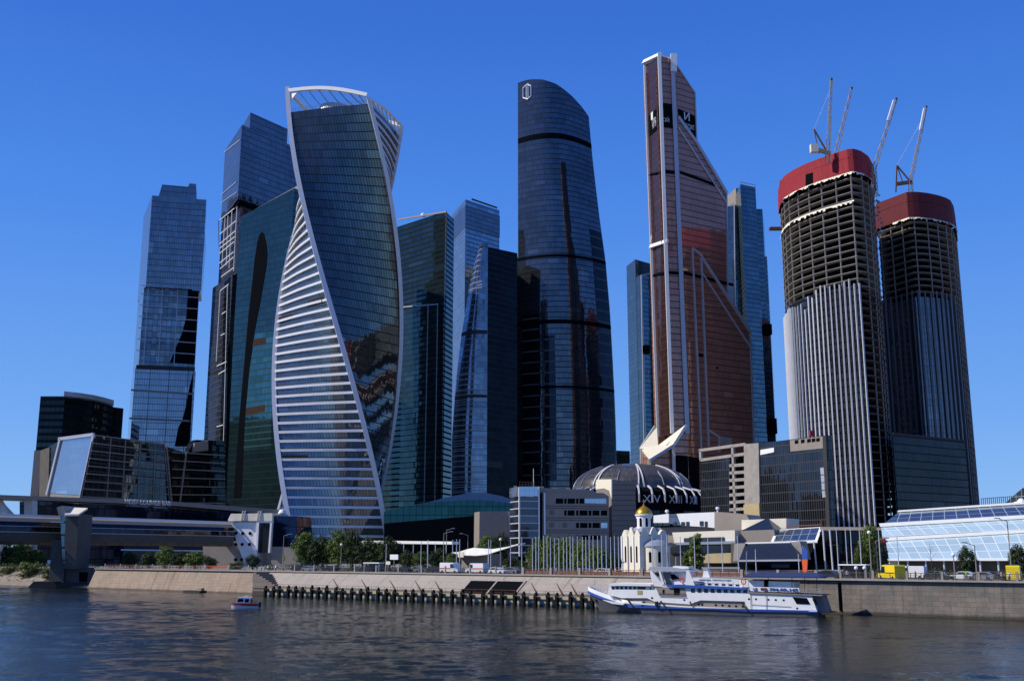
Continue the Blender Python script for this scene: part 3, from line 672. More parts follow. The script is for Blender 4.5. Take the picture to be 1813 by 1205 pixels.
mb = MB(); q = [FF(u / 8, 1)[0] for u in range(9)]; mb.path([p + Vector((0, 0, 1)) for p in q], .8, 2.2); build('roof_screen', mb, M['gB'], o)

# Tower G: big navy curved
o = tower('large navy glass tower in the centre with a curved slanting roofline', at(1000, 985, 750))
YL, YR = 752, 762
redge = [(zat(y, YR), at(x, y, YR).x) for x, y in reversed([(1038, 150), (1041, 192), (1050, 290), (1062, 390), (1072, 460), (1080, 550), (1085, 640), (1089, 720), (1091, 780), (1092, 900)])]
XL = at(917.3, 500, YL).x
topx = [(917, 143), (935, 143.5), (960, 148), (985, 156), (1010, 169), (1028, 181), (1041, 193)]
def GG(u, v, o2=0, za=None, zb=None):
    pxx = 917 + 124 * u; ztop = zat(interp(topx, pxx), 748)
    z = GZ + v * (ztop - GZ) if za is None else za + (zb - za) * v
    x = XL + (interp(redge, z) - XL) * u; Y = YL + (YR - YL) * u - 16 * math.sin(math.pi * u) ** .9 if 0 < u < 1 else YL + (YR - YL) * u
    p = Vector((x, Y, z)) + Vector(((u - .5) * .5, -1, 0)).normalized() * o2
    return p, (u * 68, z)
mb = MB(); mb.grid(GG, 20, 30); build('curved_facade', mb, M['gG'], o, smooth=True)
back = Vector((XL + 32, 805))
mb = MB(); n = 20
mb.grid(lambda u, v: ((lambda R_, B_: (R_.lerp(B_, u), (u * 60, R_.z)))(GG(1, v)[0], Vector((*back, GG(1, v)[0].z)))), 4, 20)
mb.grid(lambda u, v: ((lambda R_, B_: (R_.lerp(B_, u), (u * 60, R_.z)))(GG(0, v)[0], Vector((*back, GG(0, v)[0].z)))), 4, 20); build('rear_facade', mb, M['gCd'], o)
mb = MB(); bz = GG(1, 1)[0].z
for k in range(n): mb.face([GG(k / n, 1)[0], GG((k + 1) / n, 1)[0], (*back, bz)])
build('roof', mb, M['dgrey'], o)
for y, hh in ((243, 1.6), (247, .5), (455, 1.0), (571, 1.5), (686, .9)):
    zz = zat(y, 745); mb = MB(); mb.grid(lambda u, v: GG(u, v, .35, zz - hh, zz + hh), 20, 1); build('service_band', mb, M['black'], o)
# darker mirrored strips (reflections of neighbouring towers painted on as darker glass)
gdk = facade('painted_reflection_facade', (.018, .022, .03), (.09, .10, .115), 1.5, 8, .05, .9, .5)
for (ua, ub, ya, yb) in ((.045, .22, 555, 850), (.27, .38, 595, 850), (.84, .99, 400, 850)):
    mb = MB(); za, zb_ = zat(yb, 745), zat(ya, 745); mb.grid(lambda u, v: GG(ua + (ub - ua) * u, v, .12, za, zb_), 5, 20); build('painted_reflection_strip', mb, gdk, o)
mb = MB()
def gl(px, py):
    z = zat(py, 747); u = (px - 917) / 126.; return GG(u, 0, .5, z, z)[0]
for pts in ([(931, 152), (926, 155), (926, 172), (932, 176), (932, 152)], [(935, 152), (940, 155), (940, 173), (935, 176), (935, 150)], [(931, 152), (936, 150)], [(932, 176), (935, 177)]):
    mb.path([gl(*p) for p in pts], .8, .5, up=(0, -1, 0))
build('logo', mb, M['white'], o)

# Mercury-like copper tower
o = tower('copper red glass skyscraper with white edge bands and stepped slanting shoulders', at(1230, 985, 650))
At, Ab = at(1142, 112, 662), at(1167, 800, 662); Bt, Bb = at(1167, 98, 641), at(1191, 800, 641); Ct, Cb = at(1190, 106, 644), at(1218, 800, 644)
def ex(p, z): # extend along a leaning edge to height z
    a, b = p; t = (z - b.z) / (a.z - b.z); return b.lerp(a, t)
eA, eB, eC = (At, Ab), (Bt, Bb), (Ct, Cb)
def leanquad(mb, e1, e2, zz0, z1a, z1b, off=0):
    a, b, c, d = ex(e1, zz0), ex(e2, zz0), ex(e2, z1b), ex(e1, z1a); L = (b - a).length
    if off:
        n = (b - a).cross(d - a).normalized()
        if n.y > 0: n = -n
        a, b, c, d = [p + n * off for p in (a, b, c, d)]
    mb.face([a, b, c, d], [(0, a.z), (L, b.z), (L, c.z), (0, d.z)])
zm = zat(430, 650)
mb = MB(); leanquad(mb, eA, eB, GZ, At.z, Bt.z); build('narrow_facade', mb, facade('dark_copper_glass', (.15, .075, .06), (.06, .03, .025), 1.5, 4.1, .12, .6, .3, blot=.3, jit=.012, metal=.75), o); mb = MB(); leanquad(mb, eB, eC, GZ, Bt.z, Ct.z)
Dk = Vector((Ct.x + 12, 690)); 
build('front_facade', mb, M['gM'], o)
mb = MB(); mb.face([At, Bt, Ct, (Dk.x, Dk.y, Ct.z)]); mb.face([ex(eA, GZ), (ex(eA, GZ).x + 3, 695, GZ), (At.x + 8, 695, Ct.z - 2), At]); build('rear_facade', mb, M['gCd'], o)
Wr = Wall(fp(500, (1206, 644))[0], fp(600, (1329, 676))[0])
wpart('side_facade', M['gM'], o, Wr, [[(1191, 106), (1230, 165), (1233, 253), (1285, 341), (1288, 524), (1328, 587), (1340, 994), (1224, 994), (1204, 400)]], -30, 0)
for side, e, wd in (('A', eA, 2.2), ('B', eB, 2.1), ('C', eC, 2.6)):
    mb = MB(); zb0 = GZ if side == 'x' else zat(770, 650); mb.beam(ex(e, zb0) + Vector((0, -.5, 0)), e[0] + Vector((0, -.5, 1.5)), wd, 1.6, up=(0, -1, 0)); build('edge_band', mb, M['silver' if side == 'C' else 'white'], o)
mb = MB(); mb.beam(At + Vector((-.8, -.6, 0)), Bt + Vector((1, -.6, 0)), 3, 2.4, up=(0, -1, 0)); mb.beam(Bt, Ct + Vector((0, 0, .5)), 1, 1); build('top_band', mb, M['white'], o)
mb = MB(); mb.beam(Ct + Vector((1, -1.2, 3.5)), ex(eC, Ct.z - 9) + Vector((.5, -1.2, 0)), 4, 2, up=(0, -1, 0)); build('spike', mb, M['white'], o)
# notch chevron at mid height
mb = MB(); a = ex(eA, zat(438, 662)); b = ex(eB, zat(428, 641)); mb.beam(a + Vector((-1, -1.4, 0)), b + Vector((1, -1.4, 0)), 2.4, 1.6, up=(0, -1, 0)); mb.beam(a + Vector((-1, -1.4, 0)), a + Vector((1.8, -1.2, 9)), 2, 1.6, up=(0, -1, 0)); build('chevron', mb, M['white'], o)
# orange inner strips of the front face
for fr in (.14, .80):
    mb = MB(); a = ex(eA, zat(440, 655)).lerp(ex(eB, zat(440, 655)), fr); b = At.lerp(Bt, fr) + Vector((0, 0, -8)); mb.beam(a + Vector((0, -.2, 0)), b + Vector((0, -.2, 0)), 1.9, .4, up=(0, -1, 0)); build('orange_strip', mb, M['gMo'], o)
lines('shoulder_band', M['silver'], o, Wr, [((1200, 207), (1233, 253)), ((1233, 253), (1286, 342))], 2.2, 1.2, .3)
lines('shoulder_band', M['silver'], o, Wr, [((1200, 226), (1285, 358))], 1.1, .8, .3)
lines('shoulder_band', M['silver'], o, Wr, [((1223, 800), (1212, 440) if 0 else (1226, 440)), ((1226, 440), (1243, 456)), ((1243, 456), (1328, 587)), ((1243, 456), (1255, 800))], 1.6, 1.0, .3) if 0 else None
lines('panel_band', M['silver'], o, Wr, [((1225, 439), (1241, 800)), ((1225, 439), (1243, 454)), ((1241, 456), (1254, 790))], 1.3, .9, .3)
lines('shoulder_band', M['silver'], o, Wr, [((1241, 455), (1328, 587))], 2.0, 1.2, .3)
lines('shoulder_band', M['silver'], o, Wr, [((1243, 484), (1328, 614))], 1.0, .8, .3)
lines('side_edge', M['silver'], o, Wr, [((1191, 106), (1230, 165)), ((1230, 165), (1233, 253)), ((1286, 342), (1288, 524)), ((1300, 540), (1298, 460)), ((1328, 587), (1337, 860))], .9, .8, .2)
lines('floor_band', M['black'], o, Wr, [((1204, 305), (1268, 328)), ((1211, 483), (1300, 505)), ((1235, 628), (1245, 629))], 2.0, .3, .15)
for yy in (306, 484):
    mb = MB(); a = ex(eB, zat(yy - 2, 641)); b = ex(eC, zat(yy, 644)); mb.beam(a + Vector((0, -.2, 0)), b + Vector((0, -.2, 0)), 2, .5, up=(0, -1, 0)); c = ex(eA, zat(yy + 3, 662)); mb.beam(c + Vector((0, -.2, 0)), a + Vector((0, -.2, 0)), 2, .5, up=(0, -1, 0)); build('floor_band', mb, M['black'], o)
# dark sign panels and lettering
mb = MB()
for e1, e2, ya, yb in ((eA, eB, 232, 196), (eB, eC, 234, 192)):
    n = (ex(e2, 200) - ex(e1, 200)).cross(Vector((0, 0, 1))).normalized(); n = -n if n.y > 0 else n
    q = [ex(e1, zat(ya, 650)), ex(e2, zat(ya, 650)), ex(e2, zat(yb, 650)), ex(e1, zat(yb, 650))]; mb.ext([p + n * .3 for p in q], q)
build('sign_panel', mb, M['black'], o)
wpart('sign_panel', M['black'], o, Wr, [[(1200, 192), (1231, 206), (1233, 252), (1201, 208)]], -.5, .15)
nAB = (ex(eB, 200) - ex(eA, 200)).cross(Vector((0, 0, 1))).normalized(); nAB = -nAB if nAB.y > 0 else nAB
nBC = (ex(eC, 200) - ex(eB, 200)).cross(Vector((0, 0, 1))).normalized(); nBC = -nBC if nBC.y > 0 else nBC
rAB = (ex(eB, 200) - ex(eA, 200)); rBC = (ex(eC, 200) - ex(eB, 200))
def on(e1, e2, f, py): z = zat(py, 650); return ex(e1, z).lerp(ex(e2, z), f)
text('1', 5.2, M['white'], 'sign_lettering', o, on(eA, eB, .42, 202) + nAB * .6, rAB, nAB, 3)
text('ППО', 2.9, M['rib'], 'sign_lettering', o, on(eA, eB, .55, 213) + nAB * .6, rAB, nAB, 6)
text('УГЛ', 3.2, M['rib'], 'sign_lettering', o, on(eA, eB, .55, 221) + nAB * .6, rAB, nAB, 6)
text('ОЙ', 3.4, M['rib'], 'sign_lettering', o, on(eB, eC, .32, 221) + nBC * .6, rBC, nBC, 4.5)
u, z = Wr.hit(1215, 207); text('И', 5.5, M['rib'], 'sign_lettering', o, Wr.pt(u, z, .6), (*Wr.d, 0), (*Wr.n, 0), 4.6)
u, z = Wr.hit(1219, 225); text('ВЕСИТ', 3.4, M['rib'], 'sign_lettering', o, Wr.pt(u, z, .6), (*Wr.d, 0), (*Wr.n, 0), 9)
# base chevron: projecting white prow
Yp = 630
def q3(pts, Y, d=3): f = [at(x, y, Y + dy) for x, y, dy in pts]; return f, [p + Vector((0, d, 0)) for p in f]
mb = MB(); mb.ext(*q3([(1159, 752, 18), (1163, 756, 18), (1165, 788, 6), (1214, 751, 2), (1216, 755, 0), (1192, 787, -2), (1150, 813, -6), (1133, 792, 8)], Yp, 4)); build('base_prow', mb, M['cream'], o)
mb = MB(); mb.path([at(1216, 752, Yp - 1), at(1193, 788, Yp - 3), at(1150, 815, Yp - 7)], 1.6, 1.4, up=(0, -1, 0)); build('prow_soffit', mb, M['silver'], o)
mb = MB(); mb.ext(*q3([(1150, 815, -4), (1192, 789, 0), (1197, 993, 0), (1150, 993, -4)], Yp, 8)); build('base_facade', mb, M['gMo'], o)
mb = MB(); mb.ext(*q3([(1134, 796, 10), (1150, 815, -4), (1150, 993, -4), (1134, 993, 10)], Yp, 8)); build('base_facade', mb, M['gM'], o)
for (x0, y0, x1, y1, d) in ((1136, 794, 1137, 992, 6), (1150, 815, 1151, 992, -6), (1192, 788, 1198, 992, -2)):
    mb = MB(); mb.beam(at(x0, y0, Yp + d), at(x1, y1, Yp + d), 1.8, 1.6, up=(0, -1, 0)); build('base_column', mb, M['cream'], o)
wpart('dark_entrance', M['black'], o, Wr, [[(1212, 806), (1237, 811), (1239, 990), (1212, 990)]], -2, .4)
mb = MB(); mb.ext(*q3([(1198, 805, 1), (1213, 806, 3), (1213, 990, 3), (1198, 990, 1)], Yp + 6, 5)); build('dark_entrance', mb, M['black'], o)
wpart('window_vent', M['black'], o, Wr, [[(1268, 649), (1271, 649), (1271, 653), (1268, 653)]], -.2, .2)
wpart('pale_patch', M['conc'], o, Wr, [[(1273, 771), (1296, 775), (1296, 790), (1273, 786)]], -.3, .15)
lines('panel_band', M['silver'], o, Wr, [((1255, 762), (1272, 773)), ((1272, 773), (1273, 800))], 1.2, .8, .3)

# Towers H
o = tower('narrow sea blue glass tower showing left of the copper skyscraper', at(1130, 985, 850))
mb = MB(); mb.prism(fp(600, (1112, 872), (1128, 850), (1172, 872), (1150, 900)), GZ, zat(459, 850)); build('facade', mb, M['gH'], o)
mb = MB(); mb.prism(fp(600, (1128.6, 849), (1140, 838), (1168, 850), (1172, 872)), GZ, zat(486, 840)); build('lower_block', mb, M['gH'], o)
W = Wall(*fp(600, (1140, 838), (1168, 850))); lines('white_trim', M['silver'], o, W, [((1135, 488), (1142, 900)), ((1135, 488), (1150, 484))], .8, .6, .2)
mb = MB(); p = at(1143, 620, 841); mb.box((p.x, p.y - 2, zat(626, 841)), 6, 6, 6); build('vent_panel', mb, M['black'], o)
o = tower('sea blue glass tower with a stepped top behind the copper skyscraper\'s right side', at(1330, 985, 850))
f1 = fp(500, (1309, 868), (1318.5, 838), (1345.5, 846), (1343, 880)); mb = MB(); mb.prism(f1, GZ, zat(326, 838)); build('centre_block', mb, M['gH'], o)
mb = MB(); mb.prism(fp(500, (1345.3, 850), (1356, 850), (1358, 890), (1345, 890)), GZ, zat(370, 850)); build('right_block', mb, M['gH'], o)
mb = MB(); mb.prism(fp(500, (1356, 858), (1360, 858), (1361, 890), (1356, 890)), GZ, zat(452, 855)); build('right_step', mb, M['gH'], o)
mb = MB(); mb.prism(fp(500, (1281, 860), (1305, 856), (1318, 858), (1318, 890), (1285, 890)), GZ, zat(366, 858)); build('left_block', mb, M['gH'], o)
mb = MB(); mb.prism(fp(500, (1281, 880), (1310, 868), (1318, 870), (1318, 900), (1285, 900)), zat(370, 880), [zat(352, 870), zat(334, 870), zat(334, 870), zat(334, 870), zat(352, 870)]); build('crown', mb, M['grey'], o)
mb = MB()
for k in range(10): a = f1[1].lerp(f1[2], k / 9); mb.beam((*a, zat(326, 838)), (*a, zat(326, 838) + 2), .4)
a = f1[1]; b = f1[2]; mb.beam((*a, zat(326, 838) + 2), (*b, zat(326, 838) + 2), .4); build('roof_rail', mb, M['silver'], o)
for y0, y1, x in ((575, 593, 1361), (741, 768, 1370)):
    p = at(x, y1, 849); mb = MB(); mb.box((p.x - 1, p.y - 1, p.z), 6, 6, zat(y0, 849) - p.z); build('vent_panel', mb, M['black'], o)
W = Wall(*fp(500, (1281, 860), (1305, 856))); lines('white_trim', M['silver'], o, W, [((1288, 366), (1300, 360)), ((1300, 364), (1302, 600))], .9, .7, .3)

# ------------------------------------------------------------------ the twisted tower
o = tower('twisted glass tower with white spiralling edges and white floor ribs', Vector((-90.8, 545, 0)))
cE = Vector((at(600, 600, 545).x, 545)); tc = -cE.normalized(); rt = Vector((-tc.y, tc.x))
RE, ZTOP = 32.3, 240.0
if rt.x < 0: rt = -rt
def ang(z): return R(-79.5 + .553 * (260 - z))
def ec(k, z, o2=0):
    a = ang(z) + k; q = cE + (tc * math.cos(a) + rt * math.sin(a)) * (RE + o2); return Vector((q.x, q.y, z))
Q = math.pi / 2
def eface(k0, k1, z0=GZ, z1=ZTOP, m=None, name='facade', o2=0):
    mb = MB()
    def fn(u, v):
        z = z0 + (z1 - z0) * v; a, b = ec(k0, z), ec(k1, z); bul = math.sin(math.pi * u) * .9
        p = a.lerp(b, u); nn = (Vector((p.x, p.y)) - cE).normalized(); return Vector((p.x + nn.x * (bul + o2), p.y + nn.y * (bul + o2), z)), (u * 45.6, z)
    mb.grid(fn, 14, 52); return build(name, mb, m, o, smooth=True)
eface(0, Q, m=M['gE'], name='plain_facade'); eface(-Q, 0, m=M['gEr'], name='ribbed_facade'); eface(Q, 2 * Q, m=M['gEr'], name='ribbed_facade'); eface(2 * Q, 3 * Q, m=M['gE'], name='plain_facade')
for k, zt_, in ((0, 256), (-Q, 246), (Q, 243), (2 * Q, 246)):
    mb = MB(); n = 64
    for i in range(n):
        za = 4 + (zt_ - 4) * i / n; zb_ = 4 + (zt_ - 4) * (i + 1) / n; mb.beam(ec(k, za, .2), ec(k, zb_, .2), 2.3 if k != Q else 2.0, 2.3, up=(tc.x, tc.y, 0))
    build('spiral_edge', mb, M['rib'], o)
def rib(k0, k1, z):
    mb = MB()
    for a_, b_ in ((.0, .5), (.5, 1.)):
        def pp(u):
            a, b = ec(k0, z), ec(k1, z); p = a.lerp(b, u); nn = (Vector((p.x, p.y)) - cE).normalized(); bu = math.sin(math.pi * u) * .9 + .55
            return Vector((p.x + nn.x * bu, p.y + nn.y * bu, z))
        n = 3
        for i in range(n): mb.beam(pp(a_ + (b_ - a_) * i / n), pp(a_ + (b_ - a_) * (i + 1) / n), .9, 1.25)
    build('floor_rib', mb, M['rib'], o)
zz = 14.0
while zz < 236:
    if zz < 190: rib(-Q, 0, zz)
    if zz > 120: rib(Q, 2 * Q, zz)
    zz += 4.62
mb = MB(); mb.face([ec(k * Q, ZTOP - 1) for k in range(4)]); build('roof', mb, M['grey'], o)
# parapet fins
mb = MB()
for k0, k1 in ((0, Q), (Q, 2 * Q)):
    for i in range(44): p = ec(k0, ZTOP).lerp(ec(k1, ZTOP), (i + .5) / 44); mb.beam(p, p + Vector((0, 0, 2.6)), .25)
build('parapet_fins', mb, M['silver'], o)
# crown arches
def arch_path(k0, k1, za, zb_, bump, n=16, inn=0):
    out = []
    for i in range(n + 1):
        u = i / n; z = za + (zb_ - za) * u + bump * math.sin(math.pi * u); a = ec(k0, za, inn).lerp(ec(k1, zb_, inn), u); out.append(Vector((a.x, a.y, z)))
    return out
cr1 = arch_path(0, Q, 254, 244.5, 2.6); cr2 = arch_path(Q, 2 * Q, 243, 246, 1.5); cr3 = arch_path(2 * Q, 3 * Q, 246, 246, 6); cr4 = arch_path(-Q, 0, 246, 254, 1.0)
for c_, wd in ((cr1, 1.9), (cr2, 1.1), (cr3, 1.8), (cr4, 1.6)):
    mb = MB(); mb.path(c_, wd, wd, up=(0, 0, 1)); build('crown_arch', mb, M['white'], o)
mb = MB()
p0 = ec(0, 250.5); mb.ext([ec(0, 254.5), ec(0, 246), ec(0, 254).lerp(cr1[3], .8) + Vector((0, 0, .4))], [ec(0, 254.5, -1), ec(0, 246, -1), ec(0, 254, -1).lerp(cr1[3], .8)]); build('crown_gusset', mb, M['white'], o)
for i in range(1, 8):
    a = cr1[i * 2]; b = ec(0, ZTOP).lerp(ec(-Q, ZTOP), .12 + i * .11) if 0 else ec(0, ZTOP).lerp(ec(Q, ZTOP), min(1, i / 8 + .22)) + Vector((0, 6, 0))
    mb = MB(); mb.path([a, a.lerp(b, .45) + Vector((0, 0, -1.0)), b], .55, .55); build('crown_strut', mb, M['silver'], o)
for i in range(1, 8):
    a = cr2[i * 2]; b = ec(Q, ZTOP).lerp(ec(2 * Q, ZTOP), min(1, i / 8 + .1)) + Vector((0, 4, 0)); mb = MB(); mb.beam(a, b, .5); build('crown_strut', mb, M['silver'], o)
hp = Vector((cE.x - 5, cE.y - 8, ZTOP)); mb = MB(); mb.lathe(hp, [(9.5, 0), (10, 2.2), (9.2, 4.4), (8.8, 5.8), (0, 6.0)], 28); build('helipad_drum', mb, M['silver'], o)
for (k0, k1, u0_, u1_, z) in ((-Q, 0, .06, .3, 130.0), (-Q, 0, .62, .9, 134.5), (-Q, 0, .05, .32, 56.3)):
    a = ec(k0, z).lerp(ec(k1, z), u0_); b = ec(k0, z).lerp(ec(k1, z), u1_); nn = (Vector(((a.x + b.x) / 2, (a.y + b.y) / 2)) - cE).normalized(); off_ = Vector((nn.x, nn.y, 0)) * 1.0
    mb = MB(); mb.beam(a + off_, b + off_, .4, 3); build('louvre_panel', mb, brn, o)
# base truss at its left foot
o2_ = thing('glazed_wedge', 'small triangular glazed wedge with a white edge at the left foot of the twisted tower', 'canopy', at(505, 985, 520))
a, b, c = at(505, 855, 522), at(489, 915, 520), at(525, 920, 522); mb = MB(); mb.ext([a, b, c], [p + Vector((0, 6, 0)) for p in (a, b, c)]); build('glazing', mb, M['gEr'], o2_)
mb = MB(); mb.beam(a, b, 1.0); mb.beam(b, b + Vector((0, 0, -20)), .9); build('edge_beam', mb, M['white'], o2_)

# ------------------------------------------------------------------ towers under construction
def poly_off(poly, d): # push outward from centroid
    c = sum((Vector(p) for p in poly), Vector((0, 0))) / len(poly); return [Vector(p) + (Vector(p) - c).normalized() * d for p in poly]
def resample(pts, step):
    out = []; 
    tot = sum((b - a).length for a, b in zip(pts, pts[1:])); n = max(1, round(tot / step)); i = 0; acc = 0
    for k in range(n + 1):
        t = tot * k / n
        while i < len(pts) - 2 and acc + (pts[i + 1] - pts[i]).length < t: acc += (pts[i + 1] - pts[i]).length; i += 1
        L = (pts[i + 1] - pts[i]).length; out.append(pts[i].lerp(pts[i + 1], min(1, (t - acc) / L)))
    return out
def facewall(mb, pts, z0, z1, c, off=0):
    u = 0
    for a, b in zip(pts, pts[1:]):
        na = (a - c).normalized() * off; nb = (b - c).normalized() * off; L = (b - a).length
        mb.face([(*(a + na), z0), (*(b + nb), z0), (*(b + nb), z1), (*(a + na), z1)], [(u, z0), (u + L, z0), (u + L, z1), (u, z1)]); u += L
rawc = mat('raw_concrete', (.23, .215, .20), .95, noise=.6, scale=.25)
def construction(o, left, right, back, ztop, zc, zf, fh, glass, finm, finstep, jag, lit):
    foot = left + right[1:] + back; c = sum(foot, Vector((0, 0))) / len(foot)
    mb = MB(); mb.prism(poly_off(foot, -5), GZ, zc + 4); build('interior_shade_fill', mb, M['black'], o)  # black inner prism paints the dark interior seen between the slabs
    z = GZ + fh
    while z < zc + 1:
        mb = MB(); mb.prism(poly_off(foot, -.2 + random.uniform(-.25, .25)), z - .34, z); build('floor_slab', mb, rawc if z > zf - 8 else M['concd'], o); z += fh
    for p in resample(left, 9.8) + resample(right, 9)[1:]:
        a = p + (c - p).normalized() * 1.0; mb = MB(); mb.box((*a, GZ), .65, .65, zc - GZ); build('column', mb, rawc, o)
    # glazing and fins on the lit side
    mb = MB(); facewall(mb, left, GZ, zf - 6, c, .15); build('glazing', mb, glass, o)
    fins = resample(left, finstep)
    for k, p in enumerate(fins):
        a = p + (p - c).normalized() * .7; top = zf - 3 + jag(k / (len(fins) - 1)); mb = MB(); d = (p - c).normalized(); mb.box((*a, GZ), .72, .9, top - GZ, math.atan2(d.y, d.x) + math.pi / 2); build('facade_fin', mb, finm, o)
    # red protection screen
    for (za, zb_, of) in ((zc, zc + (ztop - zc) * .62, .9), (zc + (ztop - zc) * .64, ztop, .5)):
        mb = MB(); rr_ = resample(left + right[1:], 3.5)
        facewall(mb, rr_, za, zb_, c, of); facewall(mb, [foot[len(left) + len(right) - 2]] + back + [left[0]], za, zb_, c, of); build('red_screen', mb, M['red'] if lit else M['red_shade'], o)
    # floors behind the screens close the view inward
    mb = MB(); mb.prism(poly_off(foot, -.3), ztop - 3, ztop - 2.4); build('work_deck', mb, M['concd'], o)
    # ragged pale netting under the screen
    mb = MB(); rr_ = resample(left[2:] + right[1:3], 1.6)
    for a, b in zip(rr_, rr_[1:]):
        na = (a - c).normalized() * 1.3; h0, h1 = random.uniform(.2, 1.7), random.uniform(.2, 1.7); mb.face([(*(a + na), zc + .2), (*(b + na), zc + .2), (*(b + na * 1.6), zc - h1), (*(a + na * 1.5), zc - h0)])
    build('torn_netting', mb, M['cream'], o); return c
o = tower('concrete tower under construction with bright white vertical fins and a bright red screen', at(1470, 985, 570))
lf = fp(300, (1376, 632), (1380, 616), (1390, 603), (1405, 594), (1425, 585), (1450, 576), (1478, 568), (1507, 560)); rg = fp(300, (1507, 560), (1524, 563), (1538, 572), (1546, 588)); bk = fp(300, (1535, 640), (1440, 665))
zI, zIc, zIf = zat(263, 560), zat(305, 560), zat(484, 560)
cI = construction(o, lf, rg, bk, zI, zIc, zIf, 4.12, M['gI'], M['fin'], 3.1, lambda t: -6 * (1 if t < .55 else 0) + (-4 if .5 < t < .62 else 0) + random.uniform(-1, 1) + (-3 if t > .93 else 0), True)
Wi = Wall(lf[4], lf[6]); wpart('screen_opening', M['black'], o, Wi, [[(1429, 310), (1442, 306), (1442, 326), (1429, 330)]], -.5, 1.4)
mb = MB()
for yy in (352, ):
    rr_ = resample(lf[0:], 1.5); zn = zat(355, 560)
    for a, b in zip(rr_, rr_[1:]):
        na = (a - cI).normalized() * .6; h = random.uniform(.6, 2.2); mb.face([(*(a + na), zn + .3), (*(b + na), zn + .3), (*(b + na * 2), zn - h), (*(a + na * 2), zn - h * random.uniform(.5, 1))])
build('torn_netting', mb, M['cream'], o)
a = lf[0]; mb = MB(); zz = zat(397, 620); mb.box((a.x - 3, a.y, zz), 8, 2.5, 1.6); mb.beam((a.x - 6, a.y, zz + 1.6), (a.x + 1, a.y, zz + 1.6), .3, 1.2); build('loading_platform', mb, M['rust'], o)
mb = MB(); a = lf[1]; mb.box((a.x + 2, a.y + 4, zI), 2.4, 2.4, 2.6); build('guard_box', mb, M['red'], o)
mb = MB(); a = rg[3]
for k in range(14): mb.ico((a.x + 1.5 + random.uniform(-1, 1.5), a.y + random.uniform(-2, 4), zIc - 2 - k * 1.9 + random.uniform(-.5, .5)), random.uniform(.5, 1.1), 1, .3)
build('debris_netting', mb, M['conc'], o)

o = tower('concrete tower under construction with dark fins and a shade-toned red screen, rightmost', at(1640, 985, 650))
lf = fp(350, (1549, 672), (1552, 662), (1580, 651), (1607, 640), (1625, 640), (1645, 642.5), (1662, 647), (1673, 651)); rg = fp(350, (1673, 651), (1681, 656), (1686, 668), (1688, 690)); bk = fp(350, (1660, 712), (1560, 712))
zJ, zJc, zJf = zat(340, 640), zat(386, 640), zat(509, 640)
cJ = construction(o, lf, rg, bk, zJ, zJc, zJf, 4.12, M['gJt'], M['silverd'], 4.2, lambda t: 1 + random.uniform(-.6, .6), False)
mb = MB(); q_ = resample(fp(545, (1684, 652), (1698, 662), (1701, 690)), 6)
for k, p in enumerate(q_): mb_ = MB(); mb_.box((*p, GZ), .8, .8, zat(546, 660) - GZ); build('scaffold_column', mb_, M['concd'], o)
z = GZ + 4.1
qq = fp(545, (1676, 652), (1690, 652), (1699, 662), (1702, 690), (1676, 690)); 
while z < zat(546, 660) - 1:
    mb = MB(); mb.prism(qq, z - .5, z); build('balcony_slab', mb, M['concd'], o) if z > 20 else None; z += 4.12
mb = MB(); a, b = fp(560, (1559, 600), (1562, 604)); mb.prism([a, b, b + Vector((0, 3)), a + Vector((0, 3))], GZ, zat(505, 602)); build('hoist_track', mb, M['gH'], o)

# podium in front of it
o = thing('office_block', 'dark windowless looking glass podium block in front of the second construction tower', 'office block', at(1650, 985, 570))
fq = fp(850, (1586, 560), (1714, 596), (1710, 640), (1592, 620)); zq = zat(769, 560); mb = MB(); mb.prism(fq, GZ, zq); build('facade', mb, M['gJ'], o)
mb = MB(); mb.beam((*fq[0], zq + .5), (*fq[1], zq + .5), 1, 1); build('parapet', mb, M['dgrey'], o)
for t in (.35, .42, .5, .75): a = fq[0].lerp(fq[1], t); mb = MB(); mb.box((a.x, a.y + 4, zq), 3.5, 2, 1.5); build('roof_plant', mb, M['grey'], o)

# ------------------------------------------------------------------ cranes
def lattice(mb, a, b, w, step, r=.13, taper=.55, up=None):
    a = Vector(a); b = Vector(b); d = b - a; L = d.length; d.normalize(); x = d.cross(Vector(up or (0, 0, 1)))
    if x.length < .1: x = d.cross(Vector((0, 1, 0)))
    x.normalize(); y = x.cross(d); n = max(2, int(L / step)); P_ = lambda t, sx, sy: a + d * L * t + (x * sx + y * sy) * w * (1 - (1 - taper) * t) / 2
    for sx, sy in ((1, 1), (-1, 1), (-1, -1), (1, -1)): mb.beam(P_(0, sx, sy), P_(1, sx, sy), r * 2)
    for k in range(n):
        t0, t1 = k / n, (k + 1) / n; s = 1 if k % 2 else -1
        mb.beam(P_(t0, s, 1), P_(t1, -s, 1), r * 1.3); mb.beam(P_(t0, s, -1), P_(t1, -s, -1), r * 1.3); mb.beam(P_(t0, 1, s), P_(t1, 1, -s), r * 1.3); mb.beam(P_(t0, -1, s), P_(t1, -1, -s), r * 1.3)
